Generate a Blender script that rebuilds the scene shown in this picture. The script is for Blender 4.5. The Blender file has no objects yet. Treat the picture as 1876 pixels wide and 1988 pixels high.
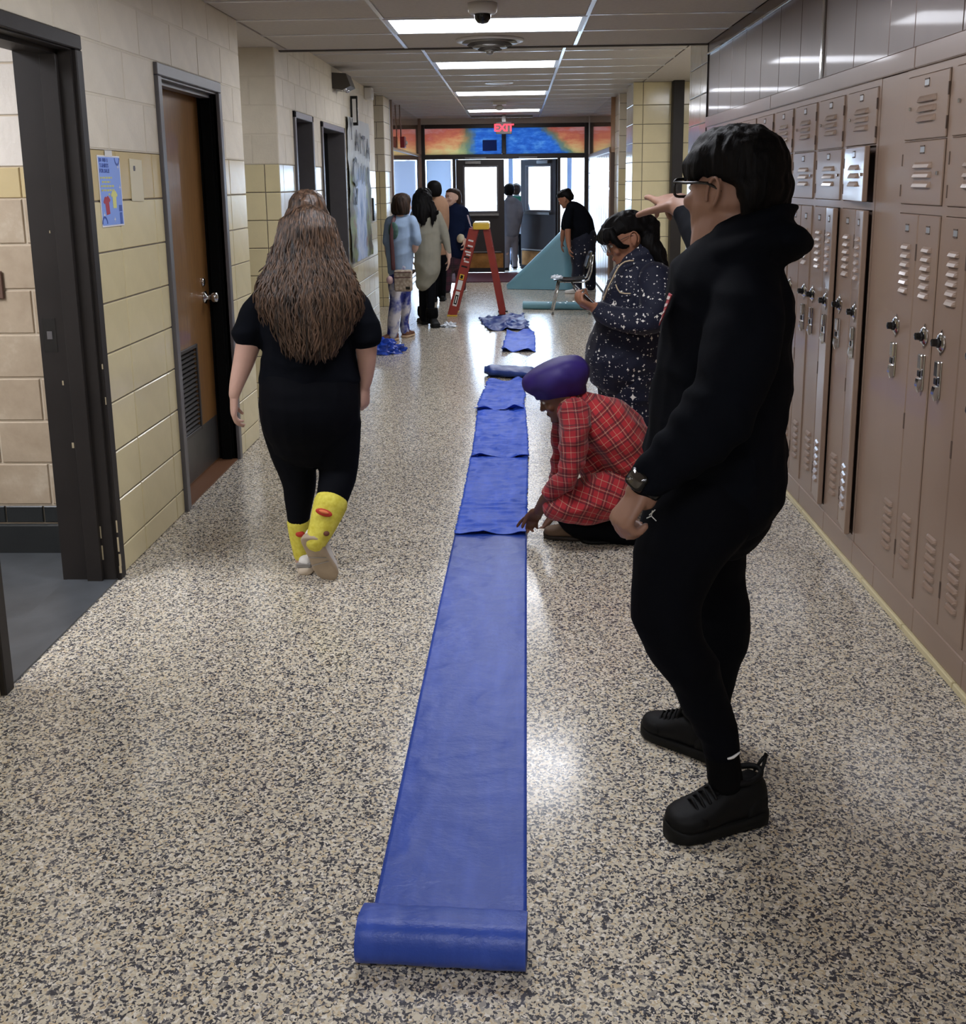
import bpy, bmesh, math, random
import numpy as np
from mathutils import Vector, Matrix, noise

random.seed(7)
scene = bpy.context.scene
COL = scene.collection

# ------------------------------------------------------------------ camera
F_PX, PCX, PCY, CAM_H = 1950.0, 938.0, 737.0, 1.55      # focal length and lens centre in photo pixels (photo is cropped at the top)
def _basis():
    fy = np.array([(1002.0 - PCX) / F_PX, -(352.0 - PCY) / F_PX, 1.0]); fy /= np.linalg.norm(fy)
    x0 = np.array([1, 0.012, 0.0]); x = x0 - fy * (x0 @ fy); x /= np.linalg.norm(x)
    z = np.cross(fy, x)
    if z[1] < 0: z = -z
    return np.array([x, fy, z])
RM = _basis()
CAM = Vector((0, 0, CAM_H))
cam_data = bpy.data.cameras.new('camera')
cam = bpy.data.objects.new('camera', cam_data); COL.objects.link(cam)
r_, u_, f_ = RM[:, 0], RM[:, 1], RM[:, 2]
cam.matrix_world = Matrix(((r_[0], u_[0], -f_[0], 0), (r_[1], u_[1], -f_[1], 0), (r_[2], u_[2], -f_[2], CAM_H), (0, 0, 0, 1)))
cam_data.sensor_fit = 'HORIZONTAL'; cam_data.sensor_width = 36.0
cam_data.lens = 36.0 * F_PX / 1876.0
cam_data.shift_y = -(994.0 - PCY) / 1876.0
cam_data.clip_start = 0.05; cam_data.clip_end = 300
scene.camera = cam

# ------------------------------------------------------------------ world, exposure
world = bpy.data.worlds.new('overcast_sky'); scene.world = world; world.use_nodes = True
bg = world.node_tree.nodes['Background']
bg.inputs[0].default_value = (0.62, 0.78, 1.0, 1); bg.inputs[1].default_value = 6.0
scene.view_settings.view_transform = 'Standard'; scene.view_settings.look = 'None'
scene.view_settings.gamma = 1.0; scene.view_settings.use_curve_mapping = False
scene.view_settings.exposure = 1.15
scene.cycles.use_adaptive_sampling = True; scene.cycles.adaptive_threshold = 0.03
scene.cycles.max_bounces = 7; scene.cycles.diffuse_bounces = 4; scene.cycles.glossy_bounces = 3; scene.cycles.transmission_bounces = 4; scene.cycles.transparent_max_bounces = 8
scene.cycles.use_light_tree = False
LAMP = 8.0          # radiance of the ceiling diffusers

# ------------------------------------------------------------------ photo rays
def ray(px, py): return RM @ np.array([(px - PCX) / F_PX, -(py - PCY) / F_PX, 1.0])
def P(px, py, Y):
    d = ray(px, py); t = Y / d[1]; return Vector((d[0] * t, Y, CAM_H + d[2] * t))
def onX(px, py, X):
    d = ray(px, py); t = X / d[0]; return Vector((X, d[1] * t, CAM_H + d[2] * t))
def onZ(px, py, Z=0.0):
    d = ray(px, py); t = (Z - CAM_H) / d[2]; return Vector((d[0] * t, d[1] * t, Z))
def mpp(p):            # metres per photo pixel at a point
    return (f_[0] * p[0] + f_[1] * p[1] + f_[2] * (p[2] - CAM_H)) / F_PX

# ------------------------------------------------------------------ materials
def C(h, a=1.0):
    h = h.lstrip('#'); v = [int(h[i:i + 2], 16) / 255 for i in (0, 2, 4)]
    return tuple((c / 12.92 if c <= .04045 else ((c + .055) / 1.055) ** 2.4) for c in v) + (a,)
class NT:
    def __init__(s, name):
        s.m = bpy.data.materials.new(name); s.m.use_nodes = True; s.t = s.m.node_tree
        s.bs = s.t.nodes['Principled BSDF']; s.out = s.t.nodes['Material Output']
    def n(s, typ, **kw):
        nd = s.t.nodes.new(typ)
        for k, v in kw.items():
            if k.startswith('i_'):
                nd.inputs[k[2:].replace('_', ' ')].default_value = v
            else: setattr(nd, k, v)
        return nd
    def l(s, a, b): s.t.links.new(a, b)
    def math(s, op, a, b=None, c=None):
        nd = s.n('ShaderNodeMath', operation=op)
        for i, v in enumerate((a, b, c)):
            if v is None: continue
            if isinstance(v, (int, float)): nd.inputs[i].default_value = v
            else: s.l(v, nd.inputs[i])
        return nd.outputs[0]
    def mix(s, fac, a, b, blend='MIX'):
        nd = s.n('ShaderNodeMix', data_type='RGBA', blend_type=blend)
        for i, v in ((0, fac), (6, a), (7, b)):
            if isinstance(v, (int, float, tuple)): nd.inputs[i].default_value = v
            else: s.l(v, nd.inputs[i])
        return nd.outputs[2]
    def ramp(s, fac, stops, interp='LINEAR'):
        nd = s.n('ShaderNodeValToRGB'); cr = nd.color_ramp; cr.interpolation = interp
        while len(cr.elements) < len(stops): cr.elements.new(.5)
        for e, (p, c) in zip(cr.elements, stops): e.position = p; e.color = c
        s.l(fac, nd.inputs[0]); return nd.outputs[0]
    def obj(s, scale=(1, 1, 1), rot=(0, 0, 0), kind='Object'):
        tc = s.n('ShaderNodeTexCoord'); mp = s.n('ShaderNodeMapping')
        mp.inputs['Scale'].default_value = scale; mp.inputs['Rotation'].default_value = rot
        s.l(tc.outputs[kind], mp.inputs[0]); return mp.outputs[0]
    def noise(s, vec, scale, detail=3, rough=.55):
        nd = s.n('ShaderNodeTexNoise'); nd.inputs['Scale'].default_value = scale
        nd.inputs['Detail'].default_value = detail; nd.inputs['Roughness'].default_value = rough
        s.l(vec, nd.inputs['Vector']); return nd.outputs['Fac']
    def bump(s, h, strength=.3, dist=.01):
        nd = s.n('ShaderNodeBump'); nd.inputs['Strength'].default_value = strength; nd.inputs['Distance'].default_value = dist
        s.l(h, nd.inputs['Height']); s.l(nd.outputs[0], s.bs.inputs['Normal'])
    def set(s, **kw):
        for k, v in kw.items():
            inp = s.bs.inputs[k.replace('_', ' ')]
            if isinstance(v, (int, float, tuple)): inp.default_value = v
            else: s.l(v, inp)
        return s
def mat(name, col, rough=.5, metal=0.0, var=.0, vscale=6, bump=0.0, bscale=60, bdist=.004, coat=0.0, rnd=0.0, sheen=0.0, spec=.5, stretch=(1, 1, 1)):
    k = NT(name); base = C(col) if isinstance(col, str) else col
    k.set(Roughness=rough, Metallic=metal, Coat_Weight=coat, Coat_Roughness=.06, Sheen_Weight=sheen, Specular_IOR_Level=spec)
    v = k.obj(scale=stretch)
    c = base
    if var:
        f = k.noise(v, vscale, 4)
        lo = tuple(x * (1 - var) for x in base[:3]) + (1,); hi = tuple(min(1, x * (1 + var)) for x in base[:3]) + (1,)
        c = k.ramp(f, [(.3, lo), (.7, hi)])
    if rnd:
        oi = k.n('ShaderNodeObjectInfo'); g = k.math('MULTIPLY_ADD', oi.outputs['Random'], 2 * rnd, 1 - rnd)
        hs = k.n('ShaderNodeHueSaturation'); k.l(g, hs.inputs['Value'])
        if isinstance(c, tuple): hs.inputs['Color'].default_value = c
        else: k.l(c, hs.inputs['Color'])
        c = hs.outputs[0]
    k.set(Base_Color=c)
    if bump: k.bump(k.noise(v, bscale, 4), bump, bdist)
    return k.m
def emis(name, col, strength):
    k = NT(name); k.set(Base_Color=C(col), Emission_Color=C(col), Emission_Strength=strength, Roughness=.4); return k.m

# ------------------------------------------------------------------ objects
ORG = {}            # world origin of every object that may be a parent
def thing(name, label, cat, loc, group=None, kind=None):
    o = bpy.data.objects.new(name, None); o.empty_display_size = .05; COL.objects.link(o)
    o.location = loc; ORG[o] = Vector(loc); tag(o, label, cat, group, kind); return o
def tag(o, label=None, cat=None, group=None, kind=None):
    for k, v in (('label', label), ('category', cat), ('group', group), ('kind', kind)):
        if v: o[k] = v
    return o
class MB:
    def __init__(s): s.v = []; s.f = []; s.mi = []
    def add(s, vs, fs, m=0):
        b = len(s.v); s.v += [tuple(v) for v in vs]; s.f += [tuple(i + b for i in f) for f in fs]; s.mi += [m] * len(fs); return s
    def box(s, a, b, m=0, M4=None):
        x0, y0, z0 = (min(a[i], b[i]) for i in range(3)); x1, y1, z1 = (max(a[i], b[i]) for i in range(3))
        vs = [Vector(v) for v in ((x0, y0, z0), (x1, y0, z0), (x1, y1, z0), (x0, y1, z0), (x0, y0, z1), (x1, y0, z1), (x1, y1, z1), (x0, y1, z1))]
        if M4: vs = [M4 @ v for v in vs]
        return s.add(vs, [(0, 3, 2, 1), (4, 5, 6, 7), (0, 1, 5, 4), (1, 2, 6, 5), (2, 3, 7, 6), (3, 0, 4, 7)], m)
    def bbox(s, a, b, bev, m=0, M4=None):          # box with chamfered edges
        bm = bmesh.new(); x0, y0, z0 = (min(a[i], b[i]) for i in range(3)); x1, y1, z1 = (max(a[i], b[i]) for i in range(3))
        bmesh.ops.create_cube(bm, size=1)
        for v in bm.verts: v.co = Vector(((x0 + x1) / 2 + v.co.x * (x1 - x0), (y0 + y1) / 2 + v.co.y * (y1 - y0), (z0 + z1) / 2 + v.co.z * (z1 - z0)))
        bmesh.ops.bevel(bm, geom=list(bm.edges), offset=bev, segments=1 if bev < .006 else 2, affect='EDGES', profile=.5)
        return s.bm(bm, m, M4)
    def bm(s, bm, m=0, M4=None):
        bm.verts.index_update(); vs = [(M4 @ v.co if M4 else v.co.copy()) for v in bm.verts]
        s.add(vs, [[v.index for v in f.verts] for f in bm.faces], m); bm.free(); return s
    def cyl(s, a, b, r0, r1=None, seg=16, m=0, cap=True):
        a, b = Vector(a), Vector(b); r1 = r0 if r1 is None else r1; t = (b - a).normalized()
        x = t.orthogonal().normalized(); y = t.cross(x)
        vs = [a + (x * math.cos(q) + y * math.sin(q)) * r0 for q in [2 * math.pi * i / seg for i in range(seg)]]
        vs += [b + (x * math.cos(q) + y * math.sin(q)) * r1 for q in [2 * math.pi * i / seg for i in range(seg)]]
        fs = [(i, (i + 1) % seg, seg + (i + 1) % seg, seg + i) for i in range(seg)]
        if cap: fs += [tuple(reversed(range(seg))), tuple(range(seg, 2 * seg))]
        return s.add(vs, fs, m)
    def pipe(s, pts, r, seg=8, m=0):
        return s.tube([(Vector(p), r, r) for p in pts], seg, 0, m, caps=False)
    def tube(s, nodes, seg=16, sub=3, m=0, caps=True, eye=None):
        """loft of ellipses: nodes are (position, half width across the line of sight, half width along it)"""
        eye = CAM if eye is None else eye
        pos = [Vector(n[0]) for n in nodes]; ra = [n[1] for n in nodes]; rb = [n[2] for n in nodes]
        if sub and len(nodes) > 2:
            np_, na, nb = [], [], []
            def cr(a, b, c, d, t): return .5 * ((2 * b) + (c - a) * t + (2 * a - 5 * b + 4 * c - d) * t * t + (3 * b - a - 3 * c + d) * t ** 3)
            L = len(nodes)
            for i in range(L - 1):
                I = [max(i - 1, 0), i, i + 1, min(i + 2, L - 1)]
                for k in range(sub):
                    t = k / sub
                    np_.append(cr(*[pos[j] for j in I], t)); na.append(max(.001, cr(*[ra[j] for j in I], t))); nb.append(max(.001, cr(*[rb[j] for j in I], t)))
            np_.append(pos[-1]); na.append(ra[-1]); nb.append(rb[-1]); pos, ra, rb = np_, na, nb
        L = len(pos); tan = []
        for i in range(L):
            t = pos[min(i + 1, L - 1)] - pos[max(i - 1, 0)]; tan.append(t.normalized() if t.length > 1e-9 else Vector((0, 0, 1)))
        if caps:
            def capn(p, t, a, b, sg):
                out = []
                for q in (.35, .7, .93):
                    e = math.sqrt(max(0, 1 - q * q)); out.append((p + t * sg * q * min(a, b), a * e, b * e, t))
                return out
            st = list(reversed(capn(pos[0], tan[0], ra[0], rb[0], -1))); en = capn(pos[-1], tan[-1], ra[-1], rb[-1], 1)
            R = st + [(pos[i], ra[i], rb[i], tan[i]) for i in range(L)] + en
        else: R = [(pos[i], ra[i], rb[i], tan[i]) for i in range(L)]
        vs = []; ps = None
        for p, a, b, t in R:
            v = (p - eye).normalized(); x = t.cross(v)
            if x.length < .25 and ps is not None: x = ps - t * ps.dot(t)
            if x.length < 1e-4: x = t.orthogonal()
            x.normalize()
            if ps is not None and x.dot(ps) < 0: x = -x
            ps = x; d = x.cross(t).normalized()
            vs += [p + x * a * math.cos(q) + d * b * math.sin(q) for q in [2 * math.pi * i / seg for i in range(seg)]]
        n = len(R)
        fs = [(j * seg + i, j * seg + (i + 1) % seg, (j + 1) * seg + (i + 1) % seg, (j + 1) * seg + i) for j in range(n - 1) for i in range(seg)]
        fs += [tuple(reversed(range(seg))), tuple(range((n - 1) * seg, n * seg))]
        return s.add(vs, fs, m)
    def ell(s, c, ax, seg=16, rings=10, m=0):
        c = Vector(c); A = [Vector(a) for a in ax]; vs = []; fs = []
        for j in range(1, rings):
            th = math.pi * j / rings
            for i in range(seg):
                q = 2 * math.pi * i / seg
                vs.append(c + A[0] * math.sin(th) * math.cos(q) + A[1] * math.sin(th) * math.sin(q) + A[2] * math.cos(th))
        n = len(vs); vs += [c + A[2], c - A[2]]
        for j in range(rings - 2):
            for i in range(seg): fs.append((j * seg + i, (j + 1) * seg + i, (j + 1) * seg + (i + 1) % seg, j * seg + (i + 1) % seg))
        for i in range(seg):
            fs.append((n, i, (i + 1) % seg)); fs.append((n + 1, (rings - 2) * seg + (i + 1) % seg, (rings - 2) * seg + i))
        return s.add(vs, fs, m)
    def rings(s, R, m=0):                         # closed loft through lists of points
        n = len(R[0]); vs = [p for r in R for p in r]
        fs = [(j * n + i, j * n + (i + 1) % n, (j + 1) * n + (i + 1) % n, (j + 1) * n + i) for j in range(len(R) - 1) for i in range(n)]
        fs += [tuple(reversed(range(n))), tuple(range((len(R) - 1) * n, len(R) * n))]
        return s.add(vs, fs, m)
    def lathe(s, c, prof, seg=24, m=0, axis=(0, 0, 1)):
        t = Vector(axis).normalized(); x = t.orthogonal().normalized(); y = t.cross(x); c = Vector(c)
        return s.rings([[c + t * h + (x * math.cos(q) + y * math.sin(q)) * max(r, 1e-4) for q in [2 * math.pi * i / seg for i in range(seg)]] for r, h in prof], m)
    def prism(s, poly, off, m=0):                 # polygon (3D points) pushed along off
        poly = [Vector(p) for p in poly]; off = Vector(off); n = len(poly)
        vs = poly + [p + off for p in poly]
        return s.add(vs, [tuple(reversed(range(n))), tuple(range(n, 2 * n))] + [(i, (i + 1) % n, n + (i + 1) % n, n + i) for i in range(n)], m)
    def mesh(s, name, org=(0, 0, 0)):
        me = bpy.data.meshes.new(name); o = Vector(org)
        me.from_pydata([Vector(v) - o for v in s.v], [], s.f)
        bm = bmesh.new(); bm.from_mesh(me); bmesh.ops.recalc_face_normals(bm, faces=bm.faces); bm.to_mesh(me); bm.free()
        return me
    def build(s, name, mats, parent=None, smooth=False, org=None):
        if org is None:
            if parent is not None: org = ORG[parent]
            else:
                A = np.array([tuple(v) for v in s.v]); lo, hi = A.min(0), A.max(0); org = Vector(((lo[0] + hi[0]) / 2, (lo[1] + hi[1]) / 2, lo[2]))
        org = Vector(org); me = s.mesh(name, org)
        ms = mats if isinstance(mats, (list, tuple)) else [mats]
        for m_ in ms: me.materials.append(m_)
        if len(ms) > 1 and len(me.polygons) == len(s.mi): me.polygons.foreach_set('material_index', s.mi)
        if smooth: me.polygons.foreach_set('use_smooth', [True] * len(me.polygons))
        return link(name, me, org, parent)
def link(name, me, org, parent=None, rot=None):
    o = bpy.data.objects.new(name, me); COL.objects.link(o); org = Vector(org); ORG[o] = org
    if parent is not None: o.parent = parent; o.location = org - ORG[parent]
    else: o.location = org
    if rot is not None: o.rotation_euler = rot
    return o
def struct(o, label=None, cat=None): return tag(o, label, cat, None, 'structure')
def smooth_angle(o, ang=40):
    me = o.data; me.polygons.foreach_set('use_smooth', [True] * len(me.polygons))
    try: me.set_sharp_from_angle(angle=math.radians(ang))
    except Exception: pass
    return o
def text_mesh(name, s, size, M4, m, parent=None, extrude=.0008, align='LEFT', bold=0.0):
    cu = bpy.data.curves.new(name, 'FONT'); cu.body = s; cu.size = size; cu.extrude = extrude; cu.offset = bold; cu.align_x = align; cu.resolution_u = 2
    t = bpy.data.objects.new(name, cu); COL.objects.link(t)
    me = bpy.data.meshes.new_from_object(t.evaluated_get(bpy.context.evaluated_depsgraph_get()))
    bpy.data.objects.remove(t); bpy.data.curves.remove(cu)
    M4 = Matrix(M4); o0 = M4.translation.copy(); R3 = M4.copy(); R3.translation = (0, 0, 0)
    me.transform(R3); me.materials.clear(); me.materials.append(m)
    return link(name, me, o0, parent)
def frame4(origin, x, y):      # text frame: x = reading direction, y = up
    x = Vector(x).normalized(); y = Vector(y).normalized(); z = x.cross(y)
    return Matrix(((x[0], y[0], z[0], origin[0]), (x[1], y[1], z[1], origin[1]), (x[2], y[2], z[2], origin[2]), (0, 0, 0, 1)))
# ================================================================== MATERIALS OF THE PLACE
def floor_material():
    k = NT('terrazzo'); v = k.obj()
    w = k.n('ShaderNodeTexNoise'); w.inputs['Scale'].default_value = 85; w.inputs['Detail'].default_value = 2; k.l(v, w.inputs['Vector'])
    sc = k.n('ShaderNodeVectorMath', operation='SCALE'); k.l(w.outputs['Color'], sc.inputs[0]); sc.inputs['Scale'].default_value = .018
    ad = k.n('ShaderNodeVectorMath', operation='ADD'); k.l(v, ad.inputs[0]); k.l(sc.outputs[0], ad.inputs[1])
    vo = k.n('ShaderNodeTexVoronoi', feature='F1'); vo.inputs['Scale'].default_value = 185; k.l(ad.outputs[0], vo.inputs['Vector'])
    sp = k.n('ShaderNodeSeparateColor'); k.l(vo.outputs['Color'], sp.inputs[0])
    col = k.ramp(sp.outputs[0], [(0, C('#2b2d38')), (.20, C('#4e4f58')), (.32, C('#98928a')), (.40, C('#d4c9b4')), (.60, C('#dfd5c0')), (.76, C('#cfbc9c')), (.86, C('#efe8dc')), (.94, C('#a8a29a'))], 'CONSTANT')
    g = k.noise(v, .8, 3); col = k.mix(k.math('MULTIPLY', g, .22), col, C('#969087'))
    k.set(Base_Color=col, Roughness=k.math('MULTIPLY_ADD', k.noise(v, 6, 3), .10, .13), Specular_IOR_Level=.5)
    return k.m
def glaze(name, col, rnd=.05, rough=.16):
    k = NT(name); v = k.obj(); oi = k.n('ShaderNodeObjectInfo')
    f = k.noise(v, 9, 3); base = C(col)
    c = k.ramp(f, [(.3, tuple(x * .94 for x in base[:3]) + (1,)), (.7, base)])
    hs = k.n('ShaderNodeHueSaturation'); k.l(k.math('MULTIPLY_ADD', oi.outputs['Random'], 2 * rnd, 1 - rnd), hs.inputs['Value']); k.l(c, hs.inputs['Color'])
    k.set(Base_Color=hs.outputs[0], Roughness=rough); k.bump(k.noise(v, 14, 2), .08, .01); return k.m
def split_face():
    k = NT('tan_split_tile'); v = k.obj(); oi = k.n('ShaderNodeObjectInfo')
    ad = k.n('ShaderNodeVectorMath', operation='ADD'); k.l(v, ad.inputs[0]); k.l(oi.outputs['Location'], ad.inputs[1])
    f = k.noise(ad.outputs[0], 7, 5, .6); c = k.ramp(f, [(.3, C('#ab9880')), (.55, C('#b9a78f')), (.72, C('#cdbfa9'))])
    k.set(Base_Color=c, Roughness=.55); k.bump(f, .25, .01); return k.m
def wood(name, a, b):
    k = NT(name); v = k.obj(scale=(1, 14, 1)); f = k.noise(v, 5, 5, .6); f2 = k.noise(k.obj(scale=(1, 60, 1.5)), 6, 3)
    c = k.mix(.35, k.ramp(f, [(.3, C(a)), (.7, C(b))]), k.ramp(f2, [(.35, C(a)), (.65, C(b))]))
    k.set(Base_Color=c, Roughness=.32, Coat_Weight=.3); return k.m
def glass_mat(name, tint=(1, 1, 1, 1), rough=0.0):
    k = NT(name); tr = k.n('ShaderNodeBsdfTransparent'); tr.inputs[0].default_value = tint
    gl = k.n('ShaderNodeBsdfGlossy'); gl.inputs['Roughness'].default_value = .02
    lw = k.n('ShaderNodeLayerWeight'); lw.inputs[0].default_value = .5; fr = k.math('MULTIPLY_ADD', k.math('POWER', lw.outputs['Facing'], 5.0), .92, .04); mx = k.n('ShaderNodeMixShader')
    k.l(fr, mx.inputs[0]); k.l(tr.outputs[0], mx.inputs[1]); k.l(gl.outputs[0], mx.inputs[2]); k.l(mx.outputs[0], k.out.inputs[0]); return k.m
def painted_pane(left):
    k = NT('painted_transom'); v = k.obj()
    sx = k.n('ShaderNodeSeparateXYZ'); k.l(v, sx.inputs[0])
    n1 = k.noise(v, 3.2, 5, .65); n2 = k.noise(k.obj(scale=(1.2, 1, 4)), 4, 6, .7)
    d = k.math('ADD', sx.outputs[0], k.math('MULTIPLY_ADD', n1, .5, -.25))
    if not left: d = k.math('ADD', k.math('MULTIPLY', d, -1.0), k.math('MULTIPLY', sx.outputs[2], -1.1))
    hz = k.math('ADD', k.math('MULTIPLY', sx.outputs[2], 1.5), k.math('ADD', k.math('MULTIPLY', k.math('ABSOLUTE', sx.outputs[0]), .35), k.math('MULTIPLY_ADD', n2, 1.0, -.22)))
    warm = k.ramp(hz, [(.05, C('#ddd2a8')), (.25, C('#dfbf98')), (.45, C('#dba587')), (.62, C('#d18e7e')), (.8, C('#d8aea6'))])
    cool = k.ramp(n2, [(.25, C('#5076b4')), (.5, C('#6b9ccf')), (.7, C('#9cc4dd'))])
    e = .02 if left else -.28
    mid = k.ramp(d, [(0, C('#000000')), (1, C('#ffffff'))])
    fac = k.math('MULTIPLY', k.math('ADD', d, -e), 6.0); nd = k.n('ShaderNodeClamp'); k.l(fac, nd.inputs[0])
    gre = k.math('SUBTRACT', 1.0, k.math('ABSOLUTE', k.math('MULTIPLY', k.math('ADD', d, -e - .06), 7.0))); nd2 = k.n('ShaderNodeClamp'); k.l(gre, nd2.inputs[0])
    c = k.mix(nd.outputs[0], warm, cool); c = k.mix(k.math('MULTIPLY', nd2.outputs[0], .6), c, C('#7f9f80'))
    tl = k.n('ShaderNodeBsdfTranslucent'); k.l(c, tl.inputs[0]); df = k.n('ShaderNodeBsdfDiffuse'); k.l(c, df.inputs[0])
    mx = k.n('ShaderNodeMixShader'); mx.inputs[0].default_value = .30; k.l(tl.outputs[0], mx.inputs[1]); k.l(df.outputs[0], mx.inputs[2]); k.l(mx.outputs[0], k.out.inputs[0]); return k.m
def thin_paper(name, col, tl=.6):
    k = NT(name); a = k.n('ShaderNodeBsdfTranslucent'); a.inputs[0].default_value = C(col); b = k.n('ShaderNodeBsdfDiffuse'); b.inputs[0].default_value = C(col)
    mx = k.n('ShaderNodeMixShader'); mx.inputs[0].default_value = 1 - tl; k.l(a.outputs[0], mx.inputs[1]); k.l(b.outputs[0], mx.inputs[2]); k.l(mx.outputs[0], k.out.inputs[0]); return k.m

m_floor = floor_material()
m_block = mat('painted_block', '#d6ccb8', .5, var=.05, vscale=8, bump=.35, bscale=70, bdist=.004, rnd=.035)
m_mortar = mat('block_mortar', '#d2c8b4', .55, bump=.3, bscale=90)
m_tile = glaze('yellow_glazed_tile', '#dacda4', .04)
m_tile_cap = glaze('tan_glazed_tile', '#cdb98b', .03)
m_tile_grey = glaze('cream_glazed_tile', '#c9c2b0', .04)
m_grout = mat('grey_grout', '#7d756b', .8, var=.1, vscale=30)
m_split = split_face()
m_split_mortar = mat('light_mortar', '#cdbfa9', .85, bump=.2)
m_frame = mat('dark_frame_paint', '#2a2624', .5, var=.12, vscale=5, bump=.05, spec=.25)
m_frame2 = mat('grey_frame_paint', '#5d5a5b', .35, var=.08, vscale=8)
m_chip = mat('chipped_paint', '#b8a98a', .8)
m_ceil = mat('ceiling_board', '#b9b1a7', .85, var=.05, vscale=40, bump=.4, bscale=160, bdist=.003, rnd=.03)
m_tbar = mat('ceiling_bar', '#dedddc', .2)
m_ceil_dark = mat('ceiling_edge', '#4b443d', .8)
m_diff = emis('lamp_diffuser', '#f3f6ff', LAMP)
m_white = mat('white_plastic', '#d8d5d0', .4)
m_white_metal = mat('white_metal', '#c9c6c2', .3)
m_black = mat('black_plastic', '#0d0d0e', .25)
m_chrome = mat('chrome', '#c8c8c8', .14, 1.0)
m_steel = mat('brushed_steel', '#8d8b88', .32, .9, var=.1, vscale=20, stretch=(1, 20, 1))
m_dark_tile = mat('black_base_tile', '#26292a', .3, rnd=.1, var=.1)
m_slate = mat('slate_floor', '#4c4f52', .35, var=.25, vscale=5, bump=.1, bscale=20)
m_room_wall = mat('white_block', '#ded6cb', .55, var=.04, bump=.5, bscale=45, bdist=.006, rnd=.03)
m_wood = wood('oak_veneer', '#6c4b2a', '#8a6338')
m_louver = mat('door_louver', '#34312f', .4)
m_kick = mat('kick_plate', '#5a5856', .35, .6, var=.15, vscale=7)
m_locker = mat('locker_paint', '#927b6b', .30, var=.03, vscale=3, coat=.25, spec=.55)
m_locker_in = mat('locker_shadow_gap', '#5d4c42', .6)
m_panel = mat('bronze_panel', '#59473e', .33, .30, var=.05, vscale=3, coat=.2, stretch=(1, 4, .6))
m_cornice = mat('cornice_paint', '#7d685c', .3, .15, var=.04, coat=.2)
m_plate = mat('number_plate', '#b9bcbf', .3, .6)
m_glass = glass_mat('window_glass')
m_door_dark = mat('bronze_door', '#2b2524', .35, .1, var=.08)
m_brass = mat('brass_kick_plate', '#a5763f', .35, .6, var=.25, vscale=9)
m_mat = mat('maroon_mat', '#4a1f2a', .95, var=.2, vscale=60, bump=.6, bscale=300)
m_ground = mat('concrete_ground', '#b9bbbb', .85, var=.1, vscale=1)
m_case = mat('case_panel', '#9a7455', .07, 0, var=.06, vscale=2, coat=1.0, spec=.8)
m_red = mat('alarm_red', '#7d1720', .35)
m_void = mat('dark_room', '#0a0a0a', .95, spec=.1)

# ================================================================== WALL BUILDERS
def subtract(rects, holes):
    for h in holes:
        out = []
        for r in rects:
            a0, a1, b0, b1 = r; h0, h1, k0, k1 = h
            if h1 <= a0 or h0 >= a1 or k1 <= b0 or k0 >= b1: out.append(r); continue
            if h0 > a0: out.append((a0, h0, b0, b1))
            if h1 < a1: out.append((h1, a1, b0, b1))
            m0, m1 = max(a0, h0), min(a1, h1)
            if k0 > b0: out.append((m0, m1, b0, k0))
            if k1 < b1: out.append((m0, m1, k1, b1))
        rects = out
    return rects
def slab(name, axis, c0, c1, u0, u1, z0, z1, m, holes=(), label=None, parent=None):
    b = MB()
    for (a0, a1, b0, b1) in subtract([(u0, u1, z0, z1)], holes):
        if axis == 'X': b.box((c0, a0, b0), (c1, a1, b1))
        else: b.box((a0, c0, b0), (a1, c1, b1))
    o = b.build(name, m, parent)
    if parent is None: struct(o, label, 'wall')
    return o
_tc = {}
def tile(parent, axis, c, n, rect, m, depth=.007, gap=.006, bev=.003, name='tile'):
    a0, a1, b0, b1 = rect; w = round(a1 - a0 - gap, 4); h = round(b1 - b0 - gap, 4)
    if w < .01 or h < .01: return
    key = (axis, n, w, h, m.name, depth, name)
    if key not in _tc:
        b = MB(); e = min(bev, w / 4, h / 4)
        vs = []
        for (dw, d) in ((0, -depth), (0, -e), (e, 0)):
            for (su, sv) in ((-1, -1), (1, -1), (1, 1), (-1, 1)):
                u = su * (w / 2 - dw); v = sv * (h / 2 - dw); q = d * n
                vs.append((q, u, v) if axis == 'X' else (u, q, v))
        fs = [(8, 9, 10, 11)] + [(k * 4 + i, k * 4 + (i + 1) % 4, k * 4 + 4 + (i + 1) % 4, k * 4 + 4 + i) for k in (0, 1) for i in range(4)] + [(3, 2, 1, 0)]
        b.add(vs, fs); me = b.mesh(name); me.materials.append(m); _tc[key] = me
    u, z = (a0 + a1) / 2, (b0 + b1) / 2
    return link(name, _tc[key], (c, u, z) if axis == 'X' else (u, c, z), parent)
def course(parent, axis, c, n, u0, u1, zs, joint, pitch, m, holes=(), stagger=0.0, name='tile', depth=.007, gap=.006, mfun=None):
    for r in range(len(zs) - 1):
        z0, z1 = zs[r], zs[r + 1]; off = joint + (stagger * pitch if r % 2 else 0)
        k0 = math.floor((u0 - off) / pitch); u = off + k0 * pitch
        while u < u1:
            a0, a1 = max(u, u0), min(u + pitch, u1)
            if a1 - a0 > .012:
                for rc in subtract([(a0, a1, z0, z1)], holes): tile(parent, axis, c, n, rc, (mfun(r) if mfun else m), depth, gap, name=name)
            u += pitch
TZ = [0.0] + [round(1.69 - .197 * k, 4) for k in range(8, -1, -1)]
BZ = [1.69, 1.895, 2.092, 2.287, 2.48]
BZ2 = [1.69, 1.895, 2.092, 2.287, 2.485, 2.60]
CE1, CE2, YSTEP, YEND = 2.48, 2.60, 7.40, 17.4
XL, XL2, XL3, XR, XR2 = -1.605, -1.67, -1.60, 1.345, 1.22

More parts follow.
